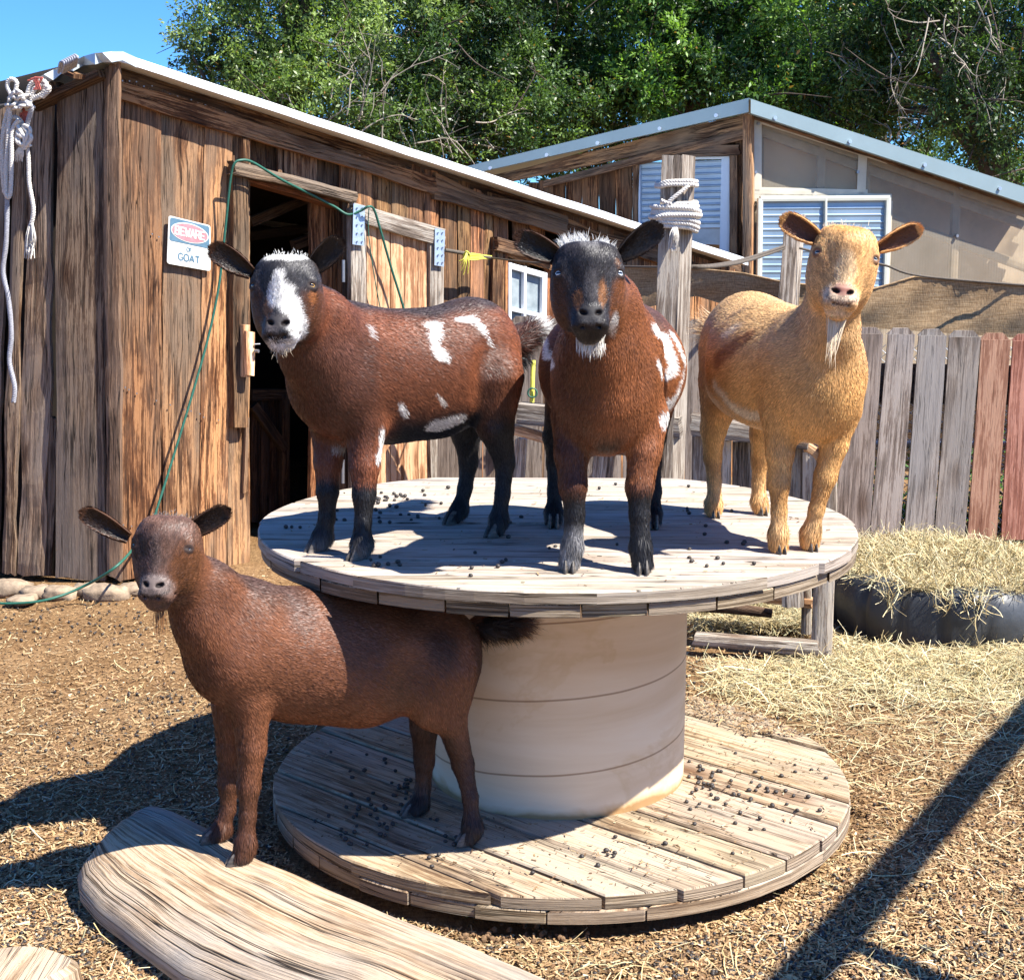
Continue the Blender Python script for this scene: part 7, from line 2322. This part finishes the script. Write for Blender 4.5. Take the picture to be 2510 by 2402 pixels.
def paint4(P, N, ctx):
    h = headl(P, ctx); n_ = len(P); ns = noise3(P, 12); z = P[:, 2] - .10
    c = np.tile((.175, .066, .030), (n_, 1)).astype(float) * (1 + .22 * ns[:, None])
    lat = (P - ctx['spec']['ctr']) @ ctx['FW']
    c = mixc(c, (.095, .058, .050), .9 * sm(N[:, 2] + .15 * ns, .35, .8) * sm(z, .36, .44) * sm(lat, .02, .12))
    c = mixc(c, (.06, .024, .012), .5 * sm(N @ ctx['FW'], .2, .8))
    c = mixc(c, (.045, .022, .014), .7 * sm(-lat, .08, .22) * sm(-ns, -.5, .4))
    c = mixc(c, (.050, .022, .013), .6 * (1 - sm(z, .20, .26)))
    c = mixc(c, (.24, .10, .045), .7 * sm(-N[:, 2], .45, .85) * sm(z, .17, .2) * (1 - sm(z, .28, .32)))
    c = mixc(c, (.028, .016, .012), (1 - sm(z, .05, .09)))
    hd = np.clip(1 - sm(np.linalg.norm((h - (0, -.04, -.02)) / (.085, .105, .13), axis=1), .85, 1.05), 0, 1)
    f = np.tile((.115, .062, .045), (n_, 1)).astype(float) * (1 + .3 * noise3(h, 90)[:, None])
    f = mixc(f, (.11, .042, .016), hell(h, (.052, -.055, -.040), (.032, .06, .065)))
    f = mixc(f, (.045, .022, .014), hell(h, (-.040, -.02, -.010), (.028, .03, .03)))
    f = mixc(f, (.10, .07, .06), hell(h, (0, .01, -.030), (.013, .04, .05)) * .6)
    f = mixc(f, (.15, .11, .095), hell(h, (0, -.02, -.090), (.038, .04, .026)))
    f = mixc(f, (.17, .13, .115), hell(h, (0, -.004, -.083), (.0255, .018, .016), .12, .04))
    f = mixc(f, (.30, .27, .25), hell(h, (0, -.06, .080), (.045, .05, .006)) * .8)
    f = mixc(f, (.10, .06, .045), hell(h, (0, -.045, -.118), (.03, .03, .016)) * .7)
    for sx_ in (-1, 1):
        hr_ = h - np.array([sx_ * .0155, 0, -.0845]); ca_, sa_ = math.cos(.5), math.sin(.5) * sx_
        uu_ = hr_[:, 0] * ca_ + hr_[:, 2] * sa_; vv2_ = -hr_[:, 0] * sa_ + hr_[:, 2] * ca_
        nm_ = (np.sqrt((uu_ / .0102) ** 2 + (vv2_ / .0052) ** 2) < 1) & (h[:, 1] > -.03)
        f = mixc(f, (.012, .008, .008), nm_ * .92)
        ed_ = np.linalg.norm(h - np.array([sx_ * .0555, -.0310, -.001]), axis=1)
        f = mixc(f, np.array(ctx['spec'].get('lid', (.03, .02, .018))), (1 - sm(ed_, .0135, .0160)) * .9)
    zm_ = -.1135 + (np.abs(h[:, 0]) / .034) ** 2 * .0175
    f = mixc(f, ctx['spec'].get('lip', (.02, .012, .01)), ((np.abs(h[:, 2] - zm_) < .0024 + .001 * noise3(h, 200)) & (np.abs(h[:, 0]) < .033) & (h[:, 1] > -.055)) * .85)
    c = mixc(c, f, hd)
    return np.clip(c, .004, 1)


LZ = .135
g4 = dict(label='all brown goat with front feet on the log, half under the spool top', base=(-.4, 3.1, .1), fwd=unit((-.93, -.37, 0)), gz=.10, ctr=at_y(640, 1250, 3.14), legz=.17,
  torso=[(458, 1240, 3.05, .098, .095, .130), (462, 1225, 3.07, .12, .10, .128), (570, 1253, 3.14, .15, .128, .155), (690, 1268, 3.18, .15, .128, .150), (810, 1262, 3.25, .12, .105, .120), (840, 1250, 3.26, .09, .09, .10)],
  neck=[[(462, 1180, 3.05, .072), (400, 1125, 2.99, .049), (350, 1085, 2.95, .043)], [(436, 1262, 3.02, .074), (388, 1192, 2.98, .053), (354, 1135, 2.95, .041)]],
  legs=[[(478, 1345, 3.02, .046, LZ), (482, 1430, 3.01, .030), (476, 1505, 3.005, .0235), (474, 1560, 3.0, .0165), (470, 1608, 2.995, .020), (462, 1634, 2.99, .022)],
        [(442, 1345, 3.12, .044, LZ + .005), (440, 1430, 3.12, .028), (438, 1500, 3.115, .0225), (436, 1550, 3.11, .016), (425, 1588, 3.10, .019), (412, 1602, 3.095, .021)],
        [(858, 1290, 3.22, .064), (862, 1375, 3.21, .036), (886, 1462, 3.22, .0245), (900, 1525, 3.20, .017), (903, 1578, 3.185, .020), (899, 1600, 3.178, .021)],
        [(815, 1320, 3.36, .055), (812, 1390, 3.365, .033), (812, 1455, 3.375, .024), (810, 1505, 3.37, .018), (803, 1540, 3.355, .022), (793, 1552, 3.348, .022)]],
  tail=[[(920, 1200, 3.32, .03), (960, 1196, 3.34, .024), (1000, 1192, 3.35, .012)]],
  head=(300, 1041, 2.86), hrot=(22, -9, 2), hs=.97, squint=.78, iris=(.60, .66, .72),
  ears=[(247, 1030, 2.93, 156, 983, 2.91, (.1, -1, -.15), .050, (.03, .015, .009), (.075, .032, .016), .3), (350, 1026, 2.93, 434, 979, 2.92, (-.1, -1, -.1), .050, (.022, .013, .009), (.05, .024, .014), .3)],
  paint=paint4, nhair=200000)
def tail4(ctx):
    P = [at_y(915, 1204, 3.30), at_y(960, 1198, 3.33), at_y(1000, 1190, 3.34)]
    tuft(ctx, P, 3600, .045, .016, lambda t, r: mixc(np.tile((.030, .018, .013), (len(t), 1)), (.14, .06, .03), sm(t, .7, 1.0)), 'tail_fur', (.9, .0, -.2))
g4['extras'] = [tail4, lambda c: beard(c, ((-.006, -.06, -.126), (.012, -.062, -.124)), 40, .075, .003, (.20, .09, .03), 'beard', (0, -.1, -1), .0014, .12),
  lambda c: beard(c, ((-.04, -.070, .067), (.04, -.070, .066)), 300, .010, .006, (.20, .16, .14), 'forelock', (0, .3, .6), jit=.5)]
import os
if not os.environ.get('NOGOAT'):
    for g_ in (g1, g2, g3, g4): make_goat(g_)
